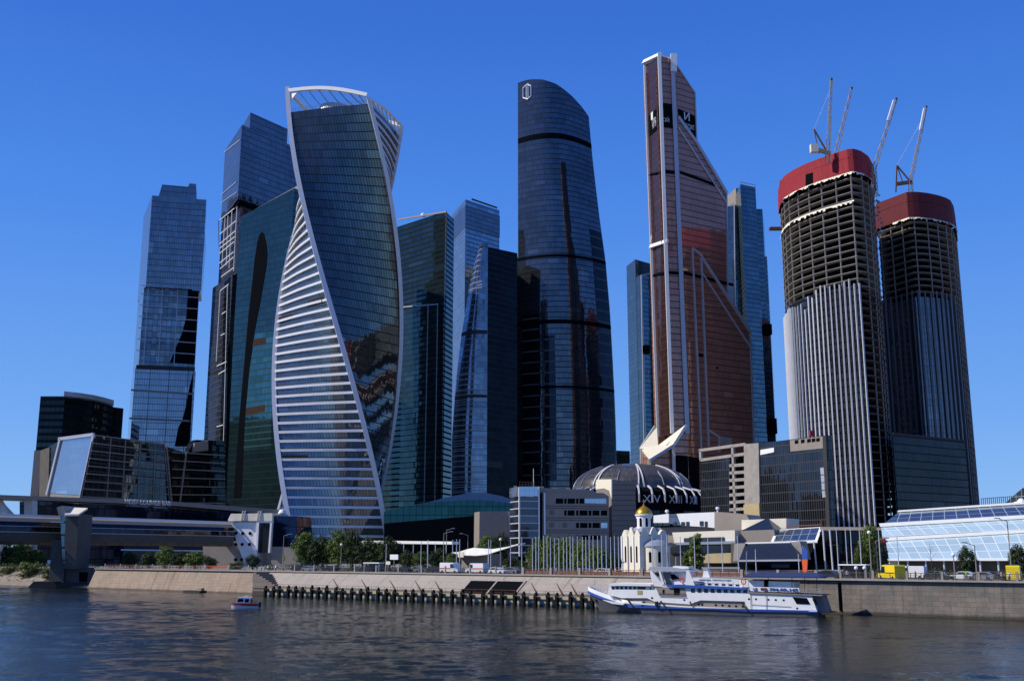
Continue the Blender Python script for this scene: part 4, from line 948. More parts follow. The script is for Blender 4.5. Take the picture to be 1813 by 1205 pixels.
def crane(label, Y, base, tip, head=None, mast=None, jacket=False, cw=None, hook=None):
    b = at(*base, Y); t = at(*tip, Y); o = thing('luffing_crane', label, 'crane', b)
    mb = MB(); lattice(mb, b, t, 1.9, 3.4); build('jib', mb, M['craney'], o)
    mb = MB(); mb.ico(t, .9, 1); build('pulley_block', mb, M['dgrey'], o)
    if mast is not None: mb = MB(); lattice(mb, (b.x, b.y, mast), b, 2.2, 3, taper=1); build('mast', mb, M['craney'], o)
    if jacket:
        mb = MB(); p, q = b.lerp(t, .68) + Vector((-1, -.8, 0)), b.lerp(t, .97) + Vector((-1.2, -.8, 0)); mb.beam(p, q, 1.5, 1.2); build('pale_cladding', mb, M['white'], o)
    if head:
        h = at(*head, Y); mb = MB(); mb.beam(b, h, .9, .7); mb.beam(b + Vector((-5, 0, 0)), h, .45); build('a_frame', mb, M['rust'], o)
        mb = MB(); mb.beam(h, b.lerp(t, .88), .22); build('stay_cable', mb, M['white'], o)
    if cw:
        c = at(*cw, Y); mb = MB(); mb.beam(b + Vector((1.5, 0, 0)), c, 1.6, 2.0); build('machinery_deck', mb, M['ochre'], o)
        mb = MB(); mb.box(c - Vector((.5, 0, 2)), 4.2, 3, 4.6); build('counterweight', mb, M['cream'], o)
    if hook:
        h = at(*hook, Y); mb = MB(); mb.beam((t.x, t.y, t.z), h, .1); mb.box(h, .8, .8, 1.1); build('hook', mb, M['dgrey'], o)
    return o
crane('tan lattice crane with a cream counterweight above the brighter red screen', 566, (1466, 272), (1472, 140), (1441, 229), zI - 6, cw=(1443, 264))
crane('tan lattice crane jib just right of the one with the cream counterweight', 600, (1481, 268), (1508, 156), None, zI - 10)
crane('lattice crane with pale cladding near its tip, right of the brighter red screen', 572, (1547, 300), (1587, 175), None, zI - 24, jacket=True)
c4 = crane('lattice crane with pale cladding standing on the shade-toned red screen', 646, (1612, 322), (1640, 189), (1588, 293), zJ - 6, jacket=True)
b = at(1612, 322, 646); mb = MB(); mb.beam(b + Vector((1, 0, 0)), at(1586, 326, 646), 1.5, 2.2); mb.beam(at(1588, 293, 646), at(1586, 340, 646), .8); build('machinery_deck', mb, M['rust'], c4)

# ------------------------------------------------------------------ midground right: unfinished block and black glass block
Wk = Wall(at(1238, 797, 488).xy, at(1463, 770, 425).xy)
o = thing('office_block', 'black glass office block left of the foot of the white finned tower', 'office block', at(1410, 985, 440))
wpart('facade', M['gK'], o, Wk, [[(1346, 784), (1463, 770), (1473, 1000), (1350, 1000)]], -3, 0)
wpart('side_edge', M['dgrey'], o, Wk, [[(1457, 771), (1463, 770), (1473, 1000), (1466, 1000)]], -1, .3)
wpart('parapet_panel', M['grey'], o, Wk, [[(1399, 779), (1458, 772), (1459, 793), (1400, 799)]], -1, .2)
mb = MB()
for x in (1408, 1419, 1430, 1438, 1446): mb.wpoly(Wk, [(x, 780 - (x - 1400) * .1), (x + 6, 779 - (x - 1400) * .1), (x + 6, 785 - (x - 1400) * .1), (x, 786 - (x - 1400) * .1)], 0, .35)
build('window', mb, M['black'], o)
mb = MB(); mb.wpoly(Wk, [(1347, 796), (1371, 792), (1371, 800), (1347, 805)], 0, .3); build('pale_netting', mb, M['white'], o)
mb = MB()
for k in range(4): mb.wpoly(Wk, [(1453 + k, 828 + k * 13.5), (1459 + k, 827 + k * 13.5), (1460 + k, 839 + k * 13.5), (1454 + k, 840 + k * 13.5)], 0, .3)
build('light_panel', mb, M['silver'], o)
mb = MB(); p = Wk.px(1429, 771, -3); mb.box(p, 2, 2, 2.2); build('red_roof_unit', mb, M['red'], o)
o = thing('concrete_frame_building', 'unfinished concrete frame with open bays and a tall bare concrete shaft', 'building', at(1290, 985, 470))
wpart('stair_shaft', M['conc'], o, Wk, [[(1318, 786), (1344, 784), (1348, 1000), (1321, 1000)]], -3, .4)
wpart('yellow_base', M['ochre'], o, Wk, [[(1319, 893), (1346.5, 890), (1347.5, 915), (1320, 915)]], -1, .9)
wpart('open_interior', M['black'], o, Wk, [[(1242, 812), (1318, 800), (1320, 1000), (1242, 1000)]], -6, -3)
wpart('dark_glass_front', M['gK'], o, Wk, [[(1241, 815), (1292, 809), (1294, 1000), (1240, 1000)]], -2, 0)
lines('concrete_frame', M['conc'], o, Wk, [((1238, 797), (1320, 786)), ((1241, 814), (1320, 803)), ((1240, 797), (1241, 815)), ((1297, 790), (1302, 912))] + [((1292, 824 + 13 * k), (1320, 822 + 13 * k)) for k in range(7)], 1.3, 1.2, -.3)

# ------------------------------------------------------------------ arena dome
Yd = 520; cd_ = at(1119, 850, Yd); ce = Vector((cd_.x, Yd, 0))
o = thing('domed_arena', 'low dark arena dome with white arched ribs and roman numerals round its drum', 'arena', (ce.x, ce.y, GZ))
zr, zd = zat(868, 490), zat(858, 500)
R1, R2 = 33.5, 28.5; zt = zat(821, 520)
def dprof(u): return (R2 * math.cos(u * math.pi / 2) ** .92, zr + 1.5 + (zt - zr - 1.5) * math.sin(u * math.pi / 2) ** 1.0)
mb = MB(); mb.lathe(ce, [(R1, GZ), (R1, zr - 5)], 48); build('drum', mb, M['gCd'], o)
mb = MB(); mb.lathe(ce, [(R1 + 1.2, zr - 9), (R1 + 1.2, zr - .5), (R2 + 1, zr + 1.5), (R2, zr + 1.5)], 48); build('numeral_ring', mb, M['black'], o)
mb = MB(); mb.lathe(ce, [dprof(k / 12) for k in range(12)] + [(0.01, zt)], 48); build('dome_shell', mb, M['dome'], o, smooth=True)
for k in range(16):
    a = R(-90 + k * 22.5 + 2)
    if math.sin(a) > .5: continue
    for da in ((-2.6, 2.6) if k % 2 == 0 else (0,)):
        mb = MB(); aa = a + R(da)
        pts = []
        for j in range(10 if k % 2 == 0 else 3):
            u = j / 13 if k % 2 == 0 else .05 + j * .18; r_, z_ = dprof(u); f_ = 1 - j / 12; ab = a + R(da * max(.12, f_))
            pts.append(ce + Vector((math.cos(ab) * (r_ + .3), math.sin(ab) * (r_ + .3), z_ + .3)))
        mb.path(pts, .55 if k % 2 == 0 else .2, .35); build('arched_rib', mb, M['rib'] if k % 2 == 0 else M['silver'], o)
for k in range(19):
    a = R(-178 + k * 9.6)
    d = Vector((math.cos(a), math.sin(a), 0)); mb = MB()
    mb.path([ce + d * (R2 + .5) + Vector((0, 0, zr + 2.3)), ce + d * (R1 + 1) + Vector((0, 0, zr + .6)), ce + d * (R1 + 2.6) + Vector((0, 0, zr - 2)), ce + d * (R1 + 2.6) + Vector((0, 0, zr - 5.5))], .65, .6); build('eave_bracket', mb, M['rib'], o)
for k, s_ in enumerate(('XV', 'XIV', 'XIII', 'XII', 'XI')):
    a = R(-101.2 + k * 19.2); d = Vector((math.cos(a), math.sin(a), 0)); t_ = Vector((-d.y, d.x, 0)); text(s_, 3.6, M['silver'], 'numeral', o, ce + d * (R1 + 1.6) + Vector((0, 0, zr - 4)), t_, d)

# ------------------------------------------------------------------ grey concrete office with glazed stair
o = thing('office_block', 'grey concrete office block with strip windows and a glazed stair end', 'office block', at(1010, 985, 395))
Wn = Wall(at(918, 900, 385).xy, at(1085, 900, 398).xy)
wpart('main_block', M['grey'], o, Wn, [[(961, 871), (1068, 872), (1078, 878), (1078, 1000), (960, 1000)]], -16, 0)
wpart('roof_storey', M['grey'], o, Wn, [[(955, 862), (1055, 866), (1062, 871), (955, 871)]], -16, -3)
wpart('glazed_stair', M['stair'], o, Wn, [[(920, 878), (952, 879), (953, 985), (920, 985)]], -10, .3)
wpart('stair_head', M['gblue'], o, Wn, [[(919, 861), (953, 861), (953, 878), (919, 878)]], -10, .35)
lines('stair_frame', M['white'], o, Wn, [((918.5, 862), (919, 984)), ((953, 862), (953.5, 984)), ((963, 872), (963.5, 946))], .45, .4, .5)
wpart('dark_gap', M['black'], o, Wn, [[(954, 873), (960, 873), (960, 985), (954, 985)]], -4, .1)
sd_ = .1
for (y0, y1, xs) in ((882, 891, [(984, 997), (999, 1003), (1005, 1018), (1020, 1024), (1026, 1034)]), (903, 912, [(999, 1003), (1005, 1017), (1020, 1024), (1026, 1040), (1042, 1047), (1049, 1061), (1064, 1075)]), (925, 934, [(1020, 1025), (1027, 1040), (1042, 1047), (1049, 1062)]), (947, 955, [(1046, 1062), (1030, 1042)])):
    for a_, b_ in xs: wpart('window', M['black'], o, Wn, [[(a_, y0), (b_, y0), (b_, y1), (a_, y1)]], -.3, .08)
wpart('window', M['gblue'], o, Wn, [[(1035, 882), (1073, 882), (1073, 891), (1035, 890)]], -.3, .1)
wpart('window', M['gblue'], o, Wn, [[(1064, 925), (1075, 925), (1075, 934), (1064, 934)]], -.3, .1)
for (x, y) in ((977, 907), (977, 929), (1000, 929), (1023, 950)):
    p = Wn.px(x, y, .1); mb = MB(); mb.lathe((0, 0, 0), [(.9, -.1), (.9, .1), (0.01, .1)], 12)
    mb.v = [p + Vector((Wn.d.x * v.x, Wn.d.y * v.x, v.y)) + Vector((*Wn.n, 0)) * v.z for v in mb.v]; build('round_window', mb, M['glassd'], o)
lines('floor_joint', M['concd'], o, Wn, [((962, y), (1077, y + 1)) for y in (895, 899, 916, 920, 938, 942)], .22, .2, .05)
ft = fp(900, (1056, 428), (1083, 403), (1126, 424), (1100, 450)); zz = zat(848, 403); mb = MB(); mb.prism(ft, GZ, zz); build('windowless_tower', mb, mat('ribbed_grey_cladding', (.20, .172, .15), .7, noise=.15), o)
W = Wall(ft[0], ft[1]); wpart('sunlit_face', M['cream'], o, W, [[(1056, 848.5), (1083, 848), (1083, 883), (1079, 868), (1070, 864), (1055, 866)]], -.3, .1)
W = Wall(ft[1], ft[2]); lines('panel_joint', M['dgrey'], o, W, [((1084, y), (1125, y)) for y in range(858, 985, 9)], .18, .1, .03)
# roof clutter
for k in range(14):
    p = Wn.px(922 + k * 9.5, 868, -4 - random.random() * 5); mb = MB(); mb.box((p.x, p.y, zat(868, 392) - .5), random.uniform(.8, 2.2), 1.2, random.uniform(.8, 2.2)); build('roof_plant', mb, M['conc'], o)
mb = MB(); a = Wn.px(925, 862, -3); b = Wn.px(952, 862, -3); zz = a.z
for k in range(6): c = a.lerp(b, k / 5); mb.beam(c, c + Vector((0, 0, 2.2)), .16)
mb.beam(a + Vector((0, 0, 2.2)), b + Vector((0, 0, 1.6)), .16); mb.beam(a + Vector((0, 0, 1.2)), b + Vector((0, 0, 1)), .16); build('roof_railing', mb, M['rust'], o)
mb = MB(); a = Wn.px(950, 862, -3); mb.tube(a, a + Vector((0, 0, 7)), .12, .08, 6); build('mast', mb, M['white'], o)

# far grey block seen in the gap
o = thing('office_block', 'small distant grey block in the gap right of the large navy tower', 'office block', at(1104, 985, 900)); mb = MB(); mb.prism(fp(850, (1092, 900), (1116, 905), (1120, 940), (1095, 940)), GZ, zat(797, 900)); build('facade', mb, M['gK'], o)

# ------------------------------------------------------------------ teal podium and grey shed left of the office
o = thing('shopping_podium', 'long low dark teal glass podium at the foot of the green and curved towers', 'building', at(790, 985, 500))
W = Wall(at(680, 900, 505).xy, at(920, 900, 505).xy)
wpart('glass_front', M['teal'], o, W, [[(680, 905), (752, 889), (800, 886), (850, 884), (917, 892), (917, 1000), (680, 1000)]], -25, 0)
wpart('dark_lower_front', M['black'], o, W, [[(680, 926), (846, 912), (846, 1000), (680, 1000)]], -1, .3)
W_ = Wall(at(750, 900, 530).xy, at(920, 900, 530).xy)
wpart('curved_roof', M['leadroof'], o, W_, [[(752, 890), (790, 880), (830, 872), (860, 872), (890, 878), (917, 888), (917, 900), (752, 900)]], -22, 0)
o = thing('shed', 'plain grey walled shed right of the teal podium', 'shed', at(880, 985, 470)); W = Wall(at(848, 900, 470).xy, at(918, 900, 474).xy)
wpart('wall', M['grey'], o, W, [[(849, 905), (917, 904), (917, 1000), (848, 1000)]], -12, 0); lines('corner_trim', M['silver'], o, W, [((901, 905), (904, 955))], .5, .3, .2)

# ------------------------------------------------------------------ navy terminal with long flat roof (left)
o = thing('riverside_terminal', 'long navy glass terminal under a flat grey roof slab with white roof lettering', 'terminal', at(280, 985, 460))
W = Wall(at(0, 878, 394).xy, at(500, 903, 520).xy)
wpart('glass_wall', M['nav'], o, W, [[(69, 886), (520, 913), (520, 1000), (69, 1000)]], -12, -2)
wpart('roof_slab', M['grey'], o, W, [[(-40, 874), (290, 886), (525, 904), (525, 913), (290, 893), (-40, 881)]], -14, 0)
u, z = W.hit(262, 885.5); tlbl = text('MOST LOUNGE BAR', 2.0, M['white'], 'roof_lettering', o, W.pt(u, z - .9, .45), (*W.d, 0), (*W.n, 0), 24)
wpart('end_column', M['silver'], o, W, [[(60, 882), (69, 883), (69, 1000), (60, 1000)]], -6, -1)
for px in (16,):
    a = W.px(px, 884, -6); mb = MB(); mb.lathe((a.x, a.y, 0), [(2.2, GZ), (4.4, zat(908, a.y)), (1.2, a.z)], 14); build('cone_support', mb, M['cream'], o)
    for s in (-1, 1): mb = MB(); mb.beam(a, (a.x + s * 6, a.y, zat(912, a.y)), .7); build('brace', mb, M['silver'], o)
# blue glazed low building behind bridge
o = thing('pavilion', 'low building with a blue glazed band seen under the footbridge', 'pavilion', at(150, 985, 430)); W = Wall(at(60, 970, 425).xy, at(260, 970, 450).xy)
wpart('wall', M['concd'], o, W, [[(60, 975), (380, 975), (380, 1000), (60, 1000)]], -8, 0); wpart('glazed_band', M['gblue'], o, W, [[(62, 957), (98, 957), (98, 969), (62, 969)], [(150, 958), (190, 960), (190, 970), (150, 970)]], -8, .1); wpart('roof_edge', M['white'], o, W, [[(55, 969), (380, 974), (380, 976), (55, 972)]], -8, .5); wpart('upper_wall', M['dgrey'], o, W, [[(190, 958), (380, 962), (380, 974), (190, 970)]], -8, 0)

# ------------------------------------------------------------------ footbridge
o = thing('footbridge', 'covered tubular footbridge crossing the river on a dark concrete pier with a lift tower', 'footbridge', at(125, 1035, 345))
A_, B_ = Vector((at(405, 930, 410).x, 410)), Vector((at(0, 930, 330).x, 330)); dB = (B_ - A_).normalized(); Bx = B_ + dB * 120
zt_, zb_ = 21.4, 12.9
nb = Vector((dB.y, -dB.x)); nb = nb if nb.x > 0 else -nb
prof = [(0, zt_ + .1), (1.4, zt_ - .2), (2.8, 19.9), (3.5, 18.4), (3.6, 16.9), (3.1, 15.2), (2.4, 13.8), (1.0, zb_), (-1.0, zb_), (-2.4, 13.8), (-3.1, 15.2), (-3.6, 16.9), (-3.5, 18.4), (-2.8, 19.9), (-1.4, zt_ - .2)]
tubm = {'r': facade('bridge_tube_glazing', (.035, .032, .038), (.05, .047, .05), 2.0, 50, .12, .01, .5, blot=.4), 'c': M['concd'], 'd': M['dgrey']}
def tubeseg(name, idx, m):
    mb = MB(); n = 40
    for k in range(n):
        p = A_.lerp(Bx, k / n); q = A_.lerp(Bx, (k + 1) / n); u0, u1 = (p - A_).length, (q - A_).length
        for i in idx:
            (w0, h0), (w1, h1) = prof[i], prof[(i + 1) % len(prof)]
            mb.face([(*(p + nb * w0), h0), (*(q + nb * w0), h0), (*(q + nb * w1), h1), (*(p + nb * w1), h1)], [(u0, h0), (u1, h0), (u1, h1), (u0, h1)])
    return build(name, mb, m, o)
tubeseg('roof_glazing', [0, 1, 13, 14], M['grey']); tubeseg('side_glazing', [2, 3, 11, 12], tubm['r']); tubeseg('lower_cladding', [4, 5, 6, 7, 8, 9, 10], M['concd'])
mb = MB(); p0, p1 = A_ + nb * 2.0, Bx + nb * 2.0; mb.beam((*p0, zt_ + .35), (*p1, zt_ + .35), .5, .75); build('roof_edge_strip', mb, M['white'], o)
mb = MB(); p0, p1 = A_ + nb * 3.7, Bx + nb * 3.7; mb.beam((*p0, 18.5), (*p1, 18.5), .15); mb.beam((*p0, 16.7), (*p1, 16.7), .2); build('handrail_line', mb, M['silver'], o)
mb = MB(); n = 34
for k in range(n): p = A_.lerp(Bx, k / n) + nb * 2.6; mb.beam((*p, 15.2), (*(p - nb * .6), 13.2), .25)
build('cladding_joint', mb, M['dgrey'], o)
Wp = Wall(at(70, 1000, 342).xy, at(180, 1000, 342).xy)
wpart('pier_leg', M['concd'], o, Wp, [[(97, 955), (122, 955), (117, 1030), (91, 1030)]], -9, 2)
wpart('sunlit_pier_edge', M['cream'], o, Wp, [[(96, 957), (98.5, 957), (93.5, 1029), (90, 1029)]], -8, 1.6)  # cream strip puts the sunlight on the pier's left side into the colour
wpart('pier_web', M['concd'], o, Wp, [[(116, 1004), (146, 1004), (172, 1006), (172, 1032), (112, 1032)]], -8, 1)
wpart('lift_tower', M['concd'], o, Wp, [[(130, 910), (153, 910), (150, 960), (146, 1006), (128, 1006)]], -5, 6)
wpart('lift_glazing', M['gH'], o, Wp, [[(118, 905), (130, 910), (129, 1000), (124, 992)]], -5, 5.5)
wpart('lift_cap', M['conc'], o, Wp, [[(114, 899), (124, 896), (132, 912), (118, 914)]], -5, 5.9); q = [Wp.px(124, 897, -3), Wp.px(149, 898, -3), Wp.px(154.5, 911, 7), Wp.px(130, 911, 7)]; mb = MB(); mb.ext(q, [p - Vector((0, 0, .6)) for p in q]); build('lift_roof', mb, M['cream'], o)
wpart('base_plinth', M['tyre'], o, Wp, [[(72, 1028), (112, 1028), (112, 1038), (62, 1038)]], -8, 5); wpart('base_plinth', M['dgrey'], o, Wp, [[(114, 1030), (178, 1031), (176, 1039), (114, 1039)]], -6, 5.5)
wpart('door_recess', M['black'], o, Wp, [[(143, 1012), (158, 1012), (156, 1029), (143, 1029)]], .5, 1.2)
mb = MB(); a = Wp.px(108, 924.5, 8); b = Wp.px(131, 925, 8); mb.beam(a, b, .35); build('access_platform', mb, M['silver'], o)
o = thing('warning_lamp', 'small bright white navigation lamp on the left edge of the bridge pier', 'lamp', Wp.px(94, 996, 3)); mb = MB(); mb.box(Wp.px(94, 997, 3), .9, .5, 1.1); build('lamp_head', mb, M['white'], o); mb = MB(); mb.beam(Wp.px(88, 998, 2.6), Wp.px(94, 998, 2.2), .15); build('arm', mb, M['silver'], o)

# ------------------------------------------------------------------ bridge terminal building
o = thing('bridge_terminal', 'white terminal with round porthole windows where the footbridge lands', 'terminal', at(460, 985, 408))
W = Wall(at(407, 950, 410).xy, at(530, 950, 404).xy)
wpart('white_block', M['white'], o, W, [[(407, 924), (456, 924), (456, 978), (454, 1003), (434, 1003), (411, 935)]], -12, 0)
wpart('roof_fascia', M['cream'], o, W, [[(406, 919), (411, 909), (484, 908), (484, 922), (406, 922)]], -14, 1.0)
wpart('white_frame', M['white'], o, W, [[(456, 920), (484, 920), (484, 925), (460, 925), (457, 978), (454, 978)], [(480, 925), (483, 925), (479, 978), (476, 978)]], -6, .8)
wpart('dark_glazing', M['glassd'], o, W, [[(458, 923), (482, 923), (477, 978), (456, 978)]], -6, .3)
wpart('navy_glazing', M['nav'], o, W, [[(484, 913), (524, 913), (529, 967), (481, 967)]], -14, -.5); wpart('base_wall', M['grey'], o, W, [[(480, 967), (530, 967), (530, 1003), (478, 1003)]], -14, -.6)
wpart('concrete_wing', M['grey'], o, W, [[(357, 960), (410, 957), (434, 1003), (357, 1003)]], -10, -1)
for (x, y) in ((418, 943), (430, 943.5), (443, 943.5), (429, 963), (442, 963), (416, 963), (415, 990), (428, 990)):
    p = W.px(x, y, .1 if x > 417 or y < 960 else -.8); mb = MB(); mb.lathe((0, 0, 0), [(.62, -.1), (.62, .1), (0.01, .1)], 14)
    mb.v = [p + Vector((W.d.x * v.x, W.d.y * v.x, v.y)) + Vector((*W.n, 0)) * v.z for v in mb.v]; build('porthole', mb, M['black'], o)
mb = MB()
for x in (430, 434, 458, 462): mb.beam(W.px(x, 921, 1.3), W.px(x + 2, 904, 1.0), .35, .6)
build('roof_fin', mb, M['cream'], o)
mb = MB(); p = W.px(492, 906, -4); mb.lathe(p - Vector((0, 0, .6)), [(1.5, 0), (1.6, .5), (1.0, 1.6), (0, 1.9)], 16); build('roof_dome', mb, M['white'], o)

# ------------------------------------------------------------------ church
Yc_ = 250; 
def chx(px, py=960): return at(px, py, Yc_).x
mpp = (chx(1160) - chx(1150)) / 10.0
o = thing('church', 'small white church with a gold onion dome and grey vaulted roofs', 'church', (chx(1145), Yc_, GZ))
zz = lambda y: zat(y, Yc_)
ang_ = R(28)
def loc(x, y): return Vector((chx(1146) + x * math.cos(ang_) - y * math.sin(ang_), Yc_ + 5 + x * math.sin(ang_) + y * math.cos(ang_)))
hw = 3.9
sq = [loc(-hw, -hw), loc(hw, -hw), loc(hw, hw), loc(-hw, hw)]
zw = zz(948)
mb = MB(); mb.prism(sq, GZ, zw)
# rounded zakomara gables
for i in range(4):
    a, b = sq[i], sq[(i + 1) % 4]
    for s0, s1 in ((0, .33), (.33, .67), (.67, 1)):
        p, q = a.lerp(b, s0 + .01), a.lerp(b, s1 - .01); hgt = 1.5 if s0 != .33 else 2.1; pts = [Vector((*p.lerp(q, k / 8), zw + hgt * math.sin(math.pi * k / 8) - .02)) for k in range(9)]; c = sum(sq, Vector((0, 0))) / 4
        ins = [Vector((v.x + (c.x - v.x) * .14, v.y + (c.y - v.y) * .14, v.z)) for v in pts]; mb.ext(pts, ins)
build('nave_wall', mb, M['cream'], o)
c = sum(sq, Vector((0, 0))) / 4; cz = Vector((c.x, c.y, 0))
mb = MB()
for i in range(4): a, b = sq[i], sq[(i + 1) % 4]; mb.ext([(*a, zw + .1), (*b, zw + .1), (*(b.lerp(c, .6)), zz(932)), (*(a.lerp(c, .6)), zz(932))], [(*a.lerp(c, .1), zw - .2), (*b.lerp(c, .1), zw - .2), (*(b.lerp(c, .65)), zz(932) - .3), (*(a.lerp(c, .65)), zz(932) - .3)])
build('roof', mb, M['leadroof'], o)
rd = mpp * 14.5
mb = MB(); mb.lathe(cz, [(rd, zz(936)), (rd, zz(912)), (rd + .25, zz(911)), (rd + .25, zz(909)), (rd - .1, zz(908))], 20); dr = build('drum', mb, M['white'], o)
for k in range(8):
    a = R(k * 45 + 12); d = Vector((math.cos(a), math.sin(a), 0)); mb = MB(); t_ = Vector((-d.y, d.x, 0)); p = cz + d * (rd + .02); mb.ext([p + t_ * .28 + Vector((0, 0, zz(931))), p - t_ * .28 + Vector((0, 0, zz(931))), p - t_ * .28 + Vector((0, 0, zz(917))), p + Vector((0, 0, zz(915))), p + t_ * .28 + Vector((0, 0, zz(917)))], [p - d * .4 + v for v in (t_ * .28 + Vector((0, 0, zz(931))), -t_ * .28 + Vector((0, 0, zz(931))), -t_ * .28 + Vector((0, 0, zz(917))), Vector((0, 0, zz(915))), t_ * .28 + Vector((0, 0, zz(917))))]); build('drum_window', mb, M['black'], o)
mb = MB(); mb.lathe(cz, [(rd * 1.0, zz(912)), (rd * 1.07, zz(909.5)), (rd * 1.04, zz(906)), (rd * .86, zz(901)), (rd * .55, zz(897)), (rd * .22, zz(894)), (.12, zz(892)), (.08, zz(890))], 26); build('onion_dome', mb, M['gold'], o, smooth=True)
mb = MB(); t = zz(891); mb.beam(cz + Vector((0, 0, t)), cz + Vector((0, 0, t + 1.3)), .12); mb.beam(cz + Vector((-.4, 0, t + .8)), cz + Vector((.4, 0, t + .8)), .11); mb.lathe(cz + Vector((0, 0, t - .2)), [(0.01, 0), (.25, .2), (0.01, .4)], 10); build('cross', mb, M['gold'], o)
# apse
ap = loc(.4, -hw); apz = Vector((ap.x, ap.y, 0)); ra = 3.3
mb = MB(); mb.lathe(apz, [(ra, GZ), (ra, zz(968)), (ra + .2, zz(967.5)), (ra + .2, zz(966))], 24, R(-180) + ang_, ang_); build('apse', mb, M['cream'], o)
mb = MB(); mb.lathe(apz, [(ra + .3, zz(966)), (ra * .92, zz(961)), (ra * .6, zz(956)), (0.01, zz(953))], 24, R(-180) + ang_, ang_); build('apse_roof', mb, M['leadroof'], o, smooth=True)
for k in range(4):
    a = R(-150 + k * 38) + ang_; d = Vector((math.cos(a), math.sin(a), 0)); p = apz + d * (ra + .03); t_ = Vector((-d.y, d.x, 0)); mb = MB(); q = [t_ * .3 + Vector((0, 0, zz(995))), -t_ * .3 + Vector((0, 0, zz(995))), -t_ * .3 + Vector((0, 0, zz(978))), Vector((0, 0, zz(975))), t_ * .3 + Vector((0, 0, zz(978)))]; mb.ext([p + v for v in q], [p - d * .3 + v for v in q]); build('window', mb, M['black'], o)
W = Wall(sq[3], sq[0])
for u in (1.6, 3.9, 6.2):
    mb = MB(); mb.wpoly(W, [(u - .3, zz(995)), (u + .3, zz(995)), (u + .3, zz(968)), (u, zz(965)), (u - .3, zz(968))], -.2, .05, False); build('window', mb, M['black'], o)
mb = MB()
for u in (.2, 2.75, 5.05, 7.6): mb.wrect(W, u - .18, u + .18, GZ, zw, 0, .25)
build('pilaster', mb, M['white'], o)

# ------------------------------------------------------------------ exhibition buildings
def bpart(name, m, par, s, polys, depth=10, o1=0): return wpart(name, m, par, bwall(s), polys, -depth, o1)
o = thing('exhibition_building', 'white upper exhibition block with small dark windows and a slanted blue panel', 'exhibition hall', at(1210, 985, 320))
bpart('grey_rear_wall', M['grey'], o, 98, [[(1155, 934), (1265, 930), (1265, 905), (1310, 910), (1330, 930), (1330, 1003), (1155, 1003)]], 12)
bpart('white_wall', M['white'], o, 96, [[(1157, 912), (1184, 909), (1184, 925), (1157, 925)], [(1198, 909), (1265, 906), (1265, 934), (1247, 932), (1206, 930)]], 1)
bpart('blue_wall', M['gA'], o, 96, [[(1184, 910), (1198, 909), (1206, 930), (1184, 926)]], 1)
for x0, x1, y0, y1 in ((1158, 1164, 925, 930), (1166, 1173, 925, 930), (1175, 1183, 925, 930), (1192, 1198, 924, 930), (1206, 1212, 923.5, 931), (1215, 1220, 923, 931), (1239, 1245, 922, 930), (1248, 1252, 922.5, 932)): bpart('window', M['glassd'], o, 95.9, [[(x0, y0), (x1, y0 - .2), (x1, y1), (x0, y1)]], 1, .1)
bpart('grey_flank', M['grey'], o, 90, [[(1265, 906), (1322, 911), (1330, 925), (1330, 1003), (1265, 1003)]], 1)
for px, py in ((1175, 908), (1265, 903)):
    p = bwall(96).px(px, py, -2); mb = MB(); mb.tube(p - Vector((0, 0, 1.5)), p, .25, .25, 6); mb.lathe(p, [(.25, 0), (.6, .5), (.5, 1.0), (0.01, 1.1)], 10); build('roof_vent', mb, M['white'], o)
o = thing('exhibition_building', 'white lower exhibition hall with dark ribbon windows and an ochre balcony', 'exhibition hall', at(1250, 985, 285))
bpart('white_upper', M['cream'], o, 72, [[(1190, 942), (1301, 938), (1301, 960), (1194, 960)]], 14)
bpart('dark_body', M['dgrey'], o, 73, [[(1184, 960), (1296, 960), (1301, 1003), (1184, 1003)]], 14)
bpart('ribbon_window', M['glassd'], o, 71.9, [[(1211, 952), (1282, 950), (1283, 958), (1211, 959)]], 1, .1)
bpart('ribbon_window', M['glassd'], o, 72.5, [[(1188, 966), (1294, 964), (1294, 978), (1187, 979)]], 1, .1)
bpart('sill_band', M['leadroof'], o, 70.5, [[(1190, 960), (1302, 957), (1302, 962), (1200, 964)]], 3)
bpart('balcony', M['ochre'], o, 69, [[(1240, 980), (1294, 978), (1294, 996), (1241, 996)]], 4); bpart('end_panel', M['ochre'], o, 70, [[(1212, 980), (1222, 980), (1223, 995), (1214, 992)]], 3)
bpart('end_wall', M['concd'], o, 68, [[(1294, 961), (1316, 960), (1307, 996), (1294, 996)]], 5)
o = thing('glass_pavilion', 'faceted exhibition pavilion with a dark pyramid roof and a broad sloping glass front', 'pavilion', at(1360, 985, 270))
bpart('cream_rear_wall', M['cream'], o, 80, [[(1313, 920), (1392, 917), (1392, 935), (1313, 937)]], 8)
W = bwall(74); a = W.px(1341, 915, -6); b0, b1 = W.px(1312, 939, 0), W.px(1370, 937, 0); b2 = Vector((b1.x - NB.x * 14, b1.y - NB.y * 14, b1.z)); b3 = Vector((b0.x - NB.x * 14, b0.y - NB.y * 14, b0.z))
pz = mat('dark_slate_sheet', (.016, .022, .038), .3, noise=.15, spec=.3)
mb = MB(); mb.face([a, b0, b1]); mb.face([a, b1, b2]); mb.face([a, b2, b3]); mb.face([a, b3, b0]); build('pyramid_roof', mb, pz, o)
bpart('grey_middle_wall', M['grey'], o, 74, [[(1312, 939), (1370, 937), (1374, 960), (1310, 962)]], 12)
W = bwall(64); W2_ = bwall(58); q = [W.px(1320, 961), W.px(1400, 959), W2_.px(1418, 991), W2_.px(1308, 992)]
mb = MB(); mb.ext(q, [p + Vector((-NB.x * 4, -NB.y * 4, -1)) for p in q]); build('sloping_glass_front', mb, pz, o)
